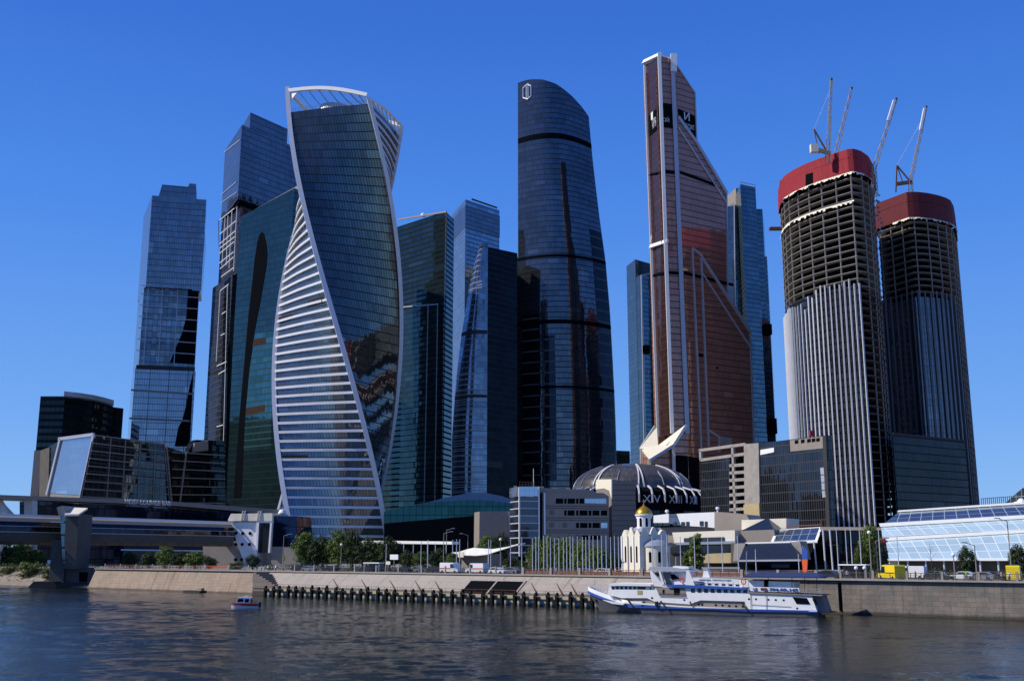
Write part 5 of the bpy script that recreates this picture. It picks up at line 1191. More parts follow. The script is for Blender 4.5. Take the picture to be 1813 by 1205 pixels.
mb = MB(); mb.beam(q[0], q[1], .4, .35); build('ridge_trim', mb, M['white'], o); mb = MB(); mb.beam(q[3], q[2], .5, .4); build('eave_trim', mb, M['silver'], o)
bpart('grey_cheek', M['conc'], o, 63, [[(1400, 959), (1416, 957), (1424, 990), (1418, 991)], [(1300, 962), (1320, 961), (1308, 992), (1298, 993)]], 4)
bpart('ground_floor', M['black'], o, 62, [[(1310, 992), (1424, 991), (1424, 1008), (1310, 1008)]], 6); bpart('blue_shopfront', M['navy'], o, 61.9, [[(1366, 995), (1398, 995), (1398, 1004), (1366, 1004)]], 1, .1)
o = thing('glass_canopy', 'white framed slanted glass roof panel between the pyramid pavilion and the dark hall', 'canopy', at(1410, 985, 275))
Wa, Wb_ = bwall(78), bwall(70); q = [Wa.px(1374, 937), Wa.px(1456, 932), Wb_.px(1447, 957), Wb_.px(1364, 960)]
mb = MB(); mb.ext(q, [p + Vector((0, 0, -.4)) for p in q]); build('white_frame', mb, M['white'], o)
c = (q[0] + q[1] + q[2] + q[3]) / 4; nn_ = (q[1] - q[0]).cross(q[3] - q[0]).normalized(); nn_ = nn_ if nn_.z > 0 else -nn_
mb = MB(); mb.face([c + (p - c) * .88 + nn_ * .06 for p in q], [(0, 0), (12, 0), (12, 5), (0, 5)]); build('glazing', mb, M['gS2'], o)
bpart('support_wall', M['grey'], o, 80, [[(1374, 940), (1450, 936), (1447, 1003), (1372, 1003)]], 3)
mb = MB(); a, b = Wa.px(1394, 934), Wa.px(1455, 931); mb.beam(a + Vector((0, 0, .4)), b + Vector((0, 0, .4)), .25); mb.beam(b, b + Vector((0, 0, 1.6)), .3); build('roof_railing', mb, M['rust'], o)
o = thing('exhibition_hall', 'long black glass hall with a thin flat roof held by tall pale columns', 'exhibition hall', at(1510, 985, 250))
bpart('dark_facade', facade('hall_dark_glazing', (.018, .02, .025), (.02, .022, .026), 3, 4, .2, .3, .6), o, 74, [[(1452, 940), (1565, 938), (1565, 1008), (1420, 1008), (1446, 960)]], 12); bpart('roof_slab', M['grey'], o, 70, [[(1452, 932), (1566, 933), (1566, 938), (1452, 938)]], 16)
for (x0, y0, x1, y1) in ((1441, 959, 1446, 1010), (1457, 936, 1462, 1010), (1469, 937, 1475, 1010)): mb = MB(); W = bwall(68); a, b = W.px(x0, y0), W.px(x1, y1); b.z = GZ; mb.tube(a, b, .22, .22, 8); build('column', mb, M['pole'], o)

# ------------------------------------------------------------------ big slanted glass pavilion on the right
o = thing('exhibition_pavilion', 'long pale pavilion with three tiers of slanted blue glazing at the right edge', 'pavilion', at(1700, 985, 235))
tiers = [((1591, 906), (1860, 889), (1567, 925), (1860, 908), 66, 60, 'gS2'), ((1560, 932), (1860, 915), (1562, 950), (1860, 934), 60, 57, 'gS'), ((1568, 957), (1860, 940), (1574, 989), (1860, 988), 57, 51, 'gS')]
for a, b, c, d, sa, sb, m_ in tiers:
    Wa, Wb_ = bwall(sa), bwall(sb); q = [Wa.px(*a), Wa.px(*b), Wb_.px(*d), Wb_.px(*c)]
    n = 24
    L_ = (q[1] - q[0]).length; hh = (q[3] - q[0]).length
    mb = MB(); mb.grid(lambda u, v: (q[3].lerp(q[2], u).lerp(q[0].lerp(q[1], u), v), (u * L_ + v * 2.0, v * hh)), 40, 6); build('slanted_glazing', mb, M[m_], o)
def band(a, b, c, d, s_, name='white_band', th=1.2, m='white'):
    W = bwall(s_); q = [W.px(*a), W.px(*b), W.px(*c), W.px(*d)]; mb = MB(); mb.ext([p + Vector((*NB, 0)) * .3 for p in q], [p - Vector((*NB, 0)) * th for p in q]); build(name, mb, M[m], o)
band((1591, 903), (1860, 885), (1860, 889), (1589, 906), 66); band((1557, 926), (1860, 908.5), (1860, 915), (1559, 932), 60); band((1563, 951), (1860, 934.5), (1860, 940), (1566, 957), 57); band((1572, 989), (1860, 988), (1860, 992), (1572, 992), 51)
band((1575, 993), (1860, 992), (1860, 1012), (1575, 1012), 54, 'ground_floor', 20, 'concd'); band((1560, 956), (1567, 953), (1566, 959), (1560, 966), 56.5, 'red_corner', 1, 'red')
W = bwall(51.5)
for k in range(8): x = 1582 + k * 32; mb = MB(); a = W.px(x - 7, 992); mb.tube((a.x, a.y, GZ), a, .2, .2, 8); build('column', mb, M['pole'], o)
mb = MB()
for px_, py_ in ((1797, 893), (1806, 887)): p = bwall(67).px(px_, py_, -1); mb.lathe(p - Vector((0, 0, .5)), [(.8, 0), (.9, .5), (.4, 1.1), (.01, 1.2)], 10)
build('roof_dish', mb, M['white'], o)
mb = MB(); a, b = bwall(80).px(1738, 890), bwall(80).px(1795, 886); n = 16; mb.beam(a + Vector((0, 0, 1)), b + Vector((0, 0, 1)), .12)
for k in range(n + 1): c = a.lerp(b, k / n); mb.beam(c - Vector((0, 0, 3)), c + Vector((0, 0, 1)), .1)
build('roof_railing', mb, M['dgrey'], o)
o = thing('hall_roof', 'steep grey glazed roof slope rising beyond the pavilion at the far right edge', 'roof', at(1800, 985, 330))
W = Wall(at(1770, 900, 320).xy, at(1860, 900, 300).xy); wpart('glazed_slope', M['gS2'], o, W, [[(1772, 897), (1800, 872), (1825, 852), (1870, 830), (1870, 1005), (1772, 1005)]], -10, 0)

# ------------------------------------------------------------------ trees
rnd = random.Random(3)
def make_tree(kind, label, leaf, h, rx, cz, nclu, nleaf, ls, trunk_h, droop=0, lean=.0):
    o = thing(kind, label, 'tree', (0, 0, 0), 'trees along the embankment')
    mb = MB(); mb.tube((0, 0, 0), (rx * .04, 0, trunk_h), h * .028, h * .02, 7)
    lim = []
    for k in range(7):
        a = k * 2.4; e = Vector((math.cos(a) * rx * .6, math.sin(a) * rx * .6, cz + (k - 3) * h * .07)); st = Vector((rx * .03, 0, trunk_h * (.75 + .03 * k))); mb.tube(st, st.lerp(e, .5) + Vector((0, 0, h * .03)), h * .012, h * .008, 5); mb.tube(st.lerp(e, .5) + Vector((0, 0, h * .03)), e, h * .008, h * .003, 5)
    mb.tube((rx * .04, 0, trunk_h), (0, 0, h * .85), h * .02, h * .004, 6); build('trunk', mb, M['bark'], o)
    mb = MB()
    for c in range(nclu):
        while True:
            v = Vector((rnd.uniform(-1, 1), rnd.uniform(-1, 1), rnd.uniform(-1, 1)))
            if .25 < v.length < 1: break
        t = (v.z + 1) / 2; shape = 1 - .45 * t ** 2 - .25 * (1 - t) ** 3
        cc_ = Vector((v.x * rx * .82 * shape, v.y * rx * .82 * shape, cz + v.z * (h - cz) * .9)); cr = rnd.uniform(.16, .34) * rx + .15
        for k in range(nleaf):
            d = Vector((rnd.gauss(0, 1), rnd.gauss(0, 1), rnd.gauss(0, 1))).normalized() * cr * rnd.uniform(.45, 1.05)
            p = cc_ + Vector((d.x, d.y, d.z * .8 - droop * rnd.random() * cr * 2.2))
            if p.z < .25: p.z = .25 + rnd.random() * .3
            n = (d + Vector((rnd.uniform(-1, 1), rnd.uniform(-1, 1), rnd.uniform(0, 1.2))) * cr * .7).normalized(); x = n.cross(Vector((.3, .2, 1))).normalized() * ls * rnd.uniform(.6, 1.3); y = n.cross(x).normalized() * ls * rnd.uniform(.6, 1.3) * (1 + droop)
            mb.face([p - x * .5 - y * .3, p + x * .5 - y * .3, p + y * .6])
    me = build_fast('crown', mb, leaf, o); return o
def build_fast(name, mb, m, parent):
    me = bpy.data.meshes.new(name); me.from_pydata(mb.v, [], mb.f); me.materials.append(m); o = bpy.data.objects.new(name, me); COL.objects.link(o); o.parent = parent; return o
T = {'round': make_tree('broadleaf_tree', '', M['leafd'], 10, 4.6, 5.4, 60, 75, .42, 3.0),
     'mid': make_tree('broadleaf_tree', '', M['leafm'], 10, 5.0, 5.2, 60, 70, .42, 2.6),
     'willow': make_tree('willow_tree', '', M['leafl'], 10, 5.4, 5.6, 70, 70, .36, 2.5, droop=.9),
     'slim': make_tree('poplar_tree', '', M['leafm'], 10, 1.7, 5.0, 45, 60, .36, 1.6),
     'bush': make_tree('bush', '', M['leafb'], 4, 3.0, 1.7, 40, 55, .30, .6)}
T['bush']['category'] = 'bush'
BASEH = {'round': 10, 'mid': 10, 'willow': 10, 'slim': 10, 'bush': 4}; used = set()
def tree(kind, px, top, s, wpx, label, z0=None, group=None):
    b = bank(px, s); zt = bwall(s).hit(px, top)[1]; z0 = GZ if z0 is None else z0; h = zt - z0; wm = wpx * b.length / F / 2; bw = {'round': 4.6, 'mid': 5.0, 'willow': 5.4, 'slim': 1.7, 'bush': 3.0}[kind]
    r = T[kind] if kind not in used else dup(T[kind], (0, 0, 0)); used.add(kind)
    r.location = (b.x, b.y, z0); r.rotation_euler = (0, 0, rnd.uniform(0, 6.28)); k = h / BASEH[kind] * 1.03; q = wm / bw * 1.4; r.scale = (q, q, k)
    r['label'] = label; r['group'] = group or 'trees along the embankment'
tree('round', 8, 958, 22, 56, 'dense dark green tree at the far left edge by the river shore', 2.5)
tree('mid', 36, 961, 26, 50, 'broad green tree second from the left edge on the river shore', 2.5)
tree('mid', 62, 972, 30, 34, 'smaller green tree beside the left side of the bridge pier', 3)
tree('bush', 50, 993, 9, 38, 'rounded olive bush at the shoreline left of the bridge pier', 2.2)
tree('bush', 84, 1003, 7, 20, 'small bush right against the bridge pier', 2)
tree('bush', 22, 1000, 12, 34, 'low olive bush under the leftmost trees', 2.2)
for i, (px, top, w, k, l) in enumerate(((229, 975, 26, 'round', 'small dark clipped tree first right of the bridge pier'), (262, 976, 26, 'round', 'dark leafy tree second right of the bridge pier'), (292, 966, 34, 'mid', 'green tree in front of the footbridge, third from the pier'), (318, 974, 30, 'round', 'dark green tree left of the orange fence section'), (345, 976, 36, 'mid', 'wide green tree above the orange fence section'), (370, 984, 26, 'round', 'low dark tree at the left side of the white porthole terminal'), (447, 980, 24, 'round', 'dark small tree in front of the terminal doorway'), (418, 994, 26, 'bush', 'low bush under the round portholes of the terminal'))): tree(k, px, top, 18, w, l)
for px, top, w, k, l in ((540, 940, 44, 'mid', 'tall olive green tree at the left foot of the twisted tower'), (572, 946, 42, 'round', 'dark tree below the ribs of the twisted tower'), (598, 938, 40, 'mid', 'tallest green tree in front of the twisted tower'), (624, 936, 36, 'round', 'dark narrow tree right of the tallest green one'), (655, 950, 48, 'round', 'spreading dark tree below the right foot of the twisted tower'), (690, 948, 44, 'round', 'dark tree at the right end of the clump by the twisted tower'), (556, 958, 36, 'round', 'low dark tree in the gap at the left of the clump'), (675, 962, 36, 'round', 'low dark tree behind the white sign board')): tree(k, px, top, 30, w, l)
for px, top, s, w, k, l in ((722, 972, 24, 30, 'round', 'dark low tree right of the white sign board'), (746, 975, 24, 30, 'mid', 'green low tree under the long pale canopy'), (775, 970, 24, 34, 'round', 'green tree left of the white wave canopy'), (800, 978, 24, 22, 'mid', 'small green tree touching the left tip of the wave canopy'), (862, 946, 60, 34, 'mid', 'green tree behind the white wave canopy in front of the shed'), (886, 940, 62, 30, 'round', 'dark tree behind the right end of the wave canopy'), (905, 985, 24, 28, 'round', 'dark tree left of the glazed stair'), (925, 990, 22, 20, 'round', 'low dark tree at the foot of the glazed stair'), (1087, 978, 30, 30, 'round', 'dark tree left of the church wall'), (1233, 938, 24, 26, 'slim', 'slender green tree in front of the lower exhibition hall'), (1216, 972, 28, 14, 'slim', 'small slender tree beside the church apse'), (1545, 928, 26, 36, 'mid', 'tall green tree at the left end of the slanted glass pavilion'), (1558, 958, 22, 28, 'round', 'dark tree right beside the tall green tree by the pavilion'), (1528, 962, 24, 26, 'mid', 'lower green tree on the left side of the tall tree by the pavilion'), (1714, 965, 20, 28, 'round', 'small dark round tree in front of the slanted glazing'), (1804, 962, 20, 32, 'round', 'small dark tree at the right edge of the photo')): tree(k, px, top, s, w, l)
for px, top, w, l in ((952, 950, 34, 'bright green willow at the left end of the flagpole row'), (975, 945, 40, 'bright willow behind the left flagpoles'), (1003, 946, 42, 'largest bright green willow behind the flagpoles'), (1030, 952, 40, 'willow behind the middle of the flagpole row'), (1056, 962, 40, 'darker willow at the right end of the flagpole row')): tree('willow', px, top, 22, w, l)
# bare sapling
o = thing('bare_tree', 'thin leafless young tree in front of the slanted glass pavilion', 'tree', (*bank(1650, 18), GZ)); b = Vector((*bank(1650, 18), GZ)); mb = MB(); hh = bwall(18).hit(1650, 963)[1] - GZ; mb.tube(b, b + Vector((0, 0, hh)), .07, .02, 5)
for k in range(12): p = b + Vector((0, 0, hh * (.35 + .05 * k))); a = k * 2.4; mb.tube(p, p + Vector((math.cos(a) * .9, math.sin(a) * .9, .8)), .03, .01, 4)
build('trunk', mb, M['bark'], o)
# hedge (ground cover) along the back of the road
mb = MB()
for k in range(9000):
    px = rnd.choice((rnd.uniform(470, 930), rnd.uniform(930, 1100), rnd.uniform(1440, 1813))); s = rnd.uniform(17, 20); b = bank(px, s); zz_ = GZ + rnd.random() * (1.3 + .5 * math.sin(px * .05)); x = Vector((rnd.uniform(-1, 1), rnd.uniform(-1, 1), rnd.uniform(-1, 1))).normalized() * .35; y = Vector((rnd.uniform(-1, 1), rnd.uniform(-1, 1), rnd.uniform(-1, 1))).normalized() * .35; p = Vector((b.x, b.y, zz_)); mb.face([p, p + x, p + y])
me = bpy.data.meshes.new('hedge'); me.from_pydata(mb.v, [], mb.f); me.materials.append(M['leafd']); hg = bpy.data.objects.new('hedge', me); COL.objects.link(hg); hg['kind'] = 'stuff'; hg['label'] = 'low dark hedge growing behind the embankment road'; hg['category'] = 'hedge'
mb = MB()
for k in range(5000):
    t = rnd.uniform(tl - 130, tl + 2); s = rnd.uniform(4, 16); z_ = (1.0 if s < 6 else 1.0 + (s - 6) * .55); p = P(t, s, z_ + rnd.random() * .5); x = Vector((rnd.uniform(-1, 1), rnd.uniform(-1, 1), rnd.uniform(-.3, 1))).normalized() * .45; y = Vector((rnd.uniform(-1, 1), rnd.uniform(-1, 1), rnd.uniform(-.3, 1))).normalized() * .45
    if s > 8 or rnd.random() < .15: mb.face([p, p + x, p + y])
me = bpy.data.meshes.new('shore_grass'); me.from_pydata(mb.v, [], mb.f); me.materials.append(M['leafb']); hg = bpy.data.objects.new('shore_grass', me); COL.objects.link(hg); hg['kind'] = 'stuff'; hg['label'] = 'scrubby grass on the natural river shore left of the pier'; hg['category'] = 'grass'

# ------------------------------------------------------------------ flagpoles
fpole = thing('flagpole', '', 'flagpole', (0, 0, 0), 'bare flagpoles along the embankment'); mb = MB(); mb.tube((0, 0, 0), (0, 0, 9.7), .12, .07, 6); build('pole', mb, M['pole'], fpole); mb = MB(); mb.box((0, 0, 0), .5, .5, .25); build('base', mb, M['conc'], fpole); mb = MB(); mb.lathe((0, 0, 9.7), [(.07, 0), (.12, .12), (.01, .25)], 8); build('finial', mb, M['pole'], fpole)
fl = [(745, 957, 22, ''), (757, 957, 22, ''), (808, 954, 22, ''), (813.5, 954, 21, ''), (865, 955, 20, ''), (869, 955, 20, ''), (904, 954, 20, ''), (924, 950, 18, ''), (683, 962, 16, ''), (757, 955, 12, ''), (801, 955, 24, '')]
row = [(943, 953), (949, 950), (954, 950), (963, 948), (969, 949), (975, 951), (982, 952), (990, 952), (998, 951), (1004, 950), (1010, 949), (1015, 950), (1023, 949), (1032, 950), (1038, 950), (1044, 948), (1051, 948), (1059, 948), (1066, 948), (1074, 948), (1082, 950), (1089, 948), (1096, 949), (1103, 950), (1112, 948), (1134, 948), (1156, 950), (1173, 946), (1182, 946)]
tall = [(1206, 949, 14), (1231, 946, 10), (1255, 950, 16), (1280, 950, 16), (1308, 948, 16), (1339, 972, 14), (1501, 935, 16), (1510, 932, 14), (1485, 934, 20), (1415, 980, 14), (1560, 936, 14), (1526, 936, 12), (1592, 950, 10)]
n = 0
def pole(px, top, s, lab):
    global n
    b = bank(px, s); h = bwall(s).hit(px, top)[1] - GZ; r = fpole if n == 0 else dup(fpole, (0, 0, 0)); n += 1
    r.location = (b.x, b.y, GZ); r.scale = (1, 1, h / 9.95); r['label'] = lab; r['group'] = 'bare flagpoles along the embankment'
fl.sort()
for i, (px, top, s, _) in enumerate(fl): pole(px, top, s, 'bare pale flagpole near the white wave canopy, %s of these from the left' % nth(i + 1))
for i, (px, top) in enumerate(row): pole(px, top, 8, 'bare flagpole, %s from the left in the close row before willows and church' % nth(i + 1))
tall.sort()
for i, (px, top, s) in enumerate(tall): pole(px, top, s, 'tall bare flagpole before the exhibition halls, %s from the left right of the church' % nth(i + 1))

# ------------------------------------------------------------------ street lamps and signs
def lamp(px, top, s, label, kind='arm', side=1):
    b = bank(px, s); z = bwall(s).hit(px, top)[1]; o = thing('street_lamp', label, 'street lamp', (b.x, b.y, GZ), 'street lamps on the embankment'); c = Vector((b.x, b.y, GZ))
    mb = MB(); mb.tube(c, c + Vector((0, 0, z - GZ)), .13, .07, 7); build('post', mb, M['grey'], o); t = Vector((0, 0, z - GZ)) + c
    if kind == 'arm':
        e = t + Vector((1.8 * side, -.3, .5)); mb = MB(); mb.tube(t, e, .06, .05, 6); build('arm', mb, M['grey'], o); mb = MB(); mb.box(e - Vector((0, 0, .1)), .9, .35, .16); build('lamp_head', mb, M['silver'], o)
    else: mb = MB(); mb.ico(t + Vector((0, 0, .2)), .34, 2); build('lamp_globe', mb, M['white'], o)
lamp(603, 965, 14, 'globe lamp in front of the dark trees by the twisted tower', 'g'); lamp(785, 944, 16, 'tall arm lamp left of the white wave canopy'); lamp(790, 938, 40, 'highest arm lamp before the dark podium front'); lamp(828, 947, 40, 'arm lamp with its head turned left above the wave canopy', side=-1); lamp(886, 956, 14, 'globe lamp right of the wave canopy', 'g')
lamp(1543, 944, 9, 'double height globe lamp in front of the tall tree near the pavilion', 'g'); lamp(1554, 957, 14, 'arm lamp between the tree and the yellow ambulance', side=1); lamp(1729, 965, 8, 'arm lamp in front of the slanted glazing right of the round tree', side=-1); lamp(1791, 922, 14, 'tall dark arm lamp near the right edge', side=-1); lamp(1690, 984, 6, 'short dark lamp post on the right granite wall', 'g'); lamp(1516, 1007, 2, 'low globe lamp by the glass shelter, left one', 'g'); lamp(1531, 1007, 2, 'low globe lamp by the glass shelter, right one', 'g'); lamp(500, 948, 12, 'thin arm lamp beside the bridge terminal', side=1)
def board(px0, px1, y0, y1, s, label, m, post=True, txt=None):
    W = bwall(s); u0, z1 = W.hit(px0, y0); u1, z0 = W.hit(px1, y1); o = thing('sign_board', label, 'sign', W.pt((u0 + u1) / 2, GZ)); mb = MB(); mb.wrect(W, u0, u1, z0, z1, -.1, .1); build('panel', mb, m, o)
    mb = MB(); um = (u0 + u1) / 2; mb.wrect(W, um - .07, um + .07, GZ, z0, -.08, .08); build('post', mb, M['grey'], o)
board(691, 705, 981, 990, 12, 'larger white rectangular sign board on a post in front of dark trees', M['white']); board(684, 691, 993, 999, 10, 'small cream sign on a post right of the bus shelter', M['cream']); board(811, 821, 977, 986, 26, 'white and red notice board under the wave canopy', M['cream']); board(500, 504, 984, 992, 12, 'tiny green sign beside the stone steps', M['leafl'])
o = thing('banner', 'tall narrow blue and orange feather banner by the ship stern', 'banner', (*bank(1423, 4), GZ)); W = bwall(4)
wpart('blue_half', M['blue'], o, W, [[(1420, 970), (1425, 968), (1430, 974), (1430, 990), (1420, 990)]], -.1, .1); wpart('orange_half', M['orange'], o, W, [[(1420, 990), (1430, 990), (1429, 1013), (1422, 1013)]], -.1, .1); mb = MB(); a = W.px(1421, 966); mb.tube((a.x, a.y, GZ), a, .06, .04, 6); build('pole', mb, M['pole'], o)
u, z = W.hit(1425.3, 982); text('ЛЕТО', 1.0, M['white'], 'lettering', o, W.pt(u, z, .2), (0, 0, 1), (*W.n, 0)) if 0 else None
# bus shelters
def shelter(px0, px1, ytop, s, label):
    W = bwall(s); u0, z = W.hit(px0, ytop); u1, _ = W.hit(px1, ytop); o = thing('bus_shelter', label, 'bus shelter', W.pt((u0 + u1) / 2, GZ)); mb = MB(); mb.wrect(W, u0, u1, z - .2, z, -1.8, .2); build('roof', mb, M['white'], o); mb = MB(); mb.wrect(W, u0 + .2, u1 - .2, GZ + .3, z - .2, -1.7, -1.62); build('glass_back', mb, M['glassd'], o)
    for u in (u0 + .15, u1 - .25): mb = MB(); mb.wrect(W, u, u + .12, GZ, z - .2, -.1, .02); build('post', mb, M['silver'], o)
shelter(644, 672, 995, 5, 'small bus shelter with a white flat roof above the pale wall'); shelter(1484, 1534, 998, 4, 'low glass shelter with a white flat roof at the head of the right granite wall')
# long canopy behind trees
o = thing('walkway_canopy', 'long pale green flat walkway canopy on thin posts behind the trees', 'canopy', (*bank(720, 50), GZ)); W = bwall(50); wpart('roof', M['canopy'], o, W, [[(628, 956), (800, 958), (800, 963), (628, 961)]], -3, 0)
for px in (640, 680, 715, 732, 757, 771, 790): a = W.px(px, 961); mb = MB(); mb.tube((a.x, a.y, GZ), a, .1, .1, 6); build('post', mb, M['pole'], o)
# wave canopy
o = thing('wave_canopy', 'bright white wavy canopy roof over a grey kiosk', 'canopy', (*bank(850, 30), GZ)); W = bwall(30)
top = [(800, 976), (812, 972), (825, 969), (840, 970), (860, 971), (880, 968), (900, 964), (917, 960)]
mb = MB(); bot = [(917, 962), (900, 967), (880, 973), (862, 979), (845, 981), (825, 980), (808, 979)]
Wb2 = bwall(26); q = [W.px(*p, -3) for p in top]; q2 = [bwall(27).px(*p) for p in ((800, 977), (812, 979), (825, 981), (842, 981.5), (862, 979.5), (882, 973), (900, 967), (917, 962))]
for k in range(7): mb.ext([q[k], q[k + 1], q2[k + 1], q2[k]], [p - Vector((0, 0, .25)) for p in (q[k], q[k + 1], q2[k + 1], q2[k])])
build('roof', mb, M['canopy'], o); wpart('kiosk_wall', M['grey'], o, W, [[(815, 980), (866, 980), (866, 1003), (815, 1003)]], -5, -.5)
for px in (806, 868): a = W.px(px, 977, 1); mb = MB(); mb.tube((a.x, a.y, GZ), a, .12, .12, 6); build('post', mb, M['pole'], o)

# ------------------------------------------------------------------ vehicles
def vehicle(name, label, cat, loc, rz, L, Wd, Hh, van, m, extra=None, group='vehicles on the embankment road'):
    o = thing(name, label, cat, loc, group); lx = Vector(loc); cs, sn = math.cos(rz), math.sin(rz)
    def tf(mb):
        mb.v = [lx + Vector((v.x * cs - v.y * sn, v.x * sn + v.y * cs, v.z)) for v in mb.v]; return mb
    y = Wd / 2
    if van: pr_ = [(-L / 2, .35), (L / 2, .35), (L / 2, .95), (L / 2 - .75, 1.15), (L / 2 - 1.45, Hh - .1), (L / 2 - 1.7, Hh), (-L / 2 + .1, Hh), (-L / 2, Hh - .2)]; gl_ = [(L / 2 - .82, 1.2), (L / 2 - 1.42, Hh - .25), (L / 2 - 2.3, Hh - .3), (L / 2 - 2.3, 1.2)]
    else: pr_ = [(-L / 2, .3), (L / 2, .3), (L / 2, .72), (L / 2 - 1.1, .92), (L / 2 - 1.9, Hh), (-L / 2 + 1.0, Hh), (-L / 2 + .3, .95), (-L / 2, .85)]; gl_ = [(L / 2 - 1.25, .95), (L / 2 - 1.95, Hh - .08), (-L / 2 + 1.05, Hh - .08), (-L / 2 + .5, .97)]
    mb = MB(); mb.ext([(x, -y, z) for x, z in pr_], [(x, y, z) for x, z in pr_]); b = build('body', tf(mb), m, o)
    mb = MB(); mb.ext([(x, -y - .02, z) for x, z in gl_], [(x, y + .02, z) for x, z in gl_]); build('windows', tf(mb), M['glassd'], o)
    for x in (-L / 2 + .8, L / 2 - .9):
        for s in (-1, 1): mb = MB(); mb.tube((x, s * (y - .2), .34), (x, s * (y + .01), .34), .34, .34, 12); build('wheel', tf(mb), M['tyre'], o)
    for s in (-1, 1): mb = MB(); mb.box((L / 2, s * (y - .25), .62), .08, .3, .16); build('headlight', tf(mb), M['white'], o)
    if extra: 
        mb = MB(); mb.box((L / 2 - 2.1, 0, Hh), .3, Wd * .7, .14); build('light_bar', tf(mb), M['blue'], o); mb = MB(); mb.ext([(-L / 2 + .1, -y - .025, 1.05), (L / 2 - 2.4, -y - .025, 1.05), (L / 2 - 2.4, -y - .025, 1.25), (-L / 2 + .1, -y - .025, 1.25)], [(-L / 2 + .1, y + .025, 1.05), (L / 2 - 2.4, y + .025, 1.05), (L / 2 - 2.4, y + .025, 1.25), (-L / 2 + .1, y + .025, 1.25)]); build('stripe', tf(mb), M[extra], o)
    return o
rb = math.atan2(DR.y, DR.x)
def vp(px, s, z=GZ + .01): return (*bank(px, s), z)
vehicle('ambulance', 'yellow ambulance van angled towards the river behind the right railing', 'ambulance', vp(1578, 8), rb + R(140) , 5.4, 2.0, 2.5, True, M['yellow'], 'red')
vehicle('ambulance', 'yellow ambulance at the right edge of the photo', 'ambulance', vp(1795, 9), rb + R(100), 5.4, 2.0, 2.5, True, M['yellow'], 'red')
vehicle('van', 'white van just right of the angled yellow ambulance', 'van', vp(1612, 12), rb + R(180), 5.2, 1.95, 2.3, True, M['carw'])
vehicle('ambulance', 'white ambulance left of the others under the wave canopy', 'ambulance', vp(799, 12), rb, 5.6, 2.0, 2.4, True, M['carw'], 'orange')
vehicle('ambulance', 'white ambulance with a dark side right under the wave canopy', 'ambulance', vp(844, 12), rb + R(180), 5.4, 2.0, 2.3, True, M['carw'], 'orange')
for px, s, m_, l in ((548, 8, 'cars', 'silver car with a bright bonnet behind the black fence near the steps'), (528, 12, 'carb', 'dark car behind the black fence nearest the steps'), (650, 8, 'carb', 'dark car in front of the bus shelter'), (735, 12, 'cars', 'silver car right of the white sign board'), (715, 9, 'carb', 'dark car below the white sign board'), (770, 12, 'carb', 'dark car left of the white ambulances'), (882, 9, 'carw', 'white car right of the wave canopy'), (905, 12, 'cars', 'silver car left of the flagpole row'), (990, 11, 'carb', 'dark car behind the flagpole row'), (1040, 11, 'cars', 'silver car behind the right flagpoles'), (1070, 11, 'carw', 'white car left of the church'), (1660, 11, 'carb', 'dark car in front of the slanted pavilion near the bare sapling'), (1735, 9, 'cars', 'silver car below the slanted glazing right of the round tree'), (1762, 12, 'carb', 'dark car left of the yellow ambulance at the right edge'), (1703, 12, 'carw', 'white car behind the round tree'), (585, 12, 'carb', 'dark car under the dark trees by the globe lamp'), (1470, 10, 'carb', 'dark car left of the glass shelter')):
    vehicle('parked_car', l, 'car', vp(px, s), rb + (R(180) if px % 2 else 0), 4.4, 1.75, 1.45, False, M[m_])

# ------------------------------------------------------------------ people (small figures by the steps)
def person_mesh():
    J = [(0, 0, .95), (0, 0, 1.2), (0, 0, 1.42), (0, .01, 1.52), (0, .02, 1.66), (.18, 0, 1.42), (.25, .02, 1.15), (.24, .1, .9), (-.18, 0, 1.42), (-.25, 0, 1.15), (-.26, .06, .88), (.1, 0, .9), (.12, .03, .48), (.12, -.03, .06), (.13, .12, .03), (-.1, 0, .9), (-.12, .06, .48), (-.13, .02, .06), (-.14, .17, .03)]
    E = [(0, 1), (1, 2), (2, 3), (3, 4), (2, 5), (5, 6), (6, 7), (2, 8), (8, 9), (9, 10), (0, 11), (11, 12), (12, 13), (13, 14), (0, 15), (15, 16), (16, 17), (17, 18)]
    rad = [.15, .14, .15, .06, .11, .07, .05, .04, .07, .05, .04, .1, .07, .05, .04, .1, .07, .05, .04]
    me = bpy.data.meshes.new('sk'); me.from_pydata(J, E, []); ob = bpy.data.objects.new('sk', me); COL.objects.link(ob); md = ob.modifiers.new('s', 'SKIN'); ob.modifiers.new('u', 'SUBSURF').levels = 1
    if not me.skin_vertices: bm = bmesh.new(); bm.from_mesh(me); bm.verts.layers.skin.verify(); bm.to_mesh(me); bm.free()
    for v, r in zip(me.skin_vertices[0].data, rad): v.radius = (r, r * .8)
    me.skin_vertices[0].data[0].use_root = True
    dg = bpy.context.evaluated_depsgraph_get(); dg.update(); m2 = bpy.data.meshes.new_from_object(ob.evaluated_get(dg)); bpy.data.objects.remove(ob); return m2
base = person_mesh()
shirts = [mat('shirt_%s' % c, rgb, .8, noise=0) for c, rgb in (('white', (.7, .7, .7)), ('yellow', (.7, .45, .02)), ('green', (.1, .35, .05)), ('pink', (.6, .35, .3)), ('dark', (.03, .03, .05)))]
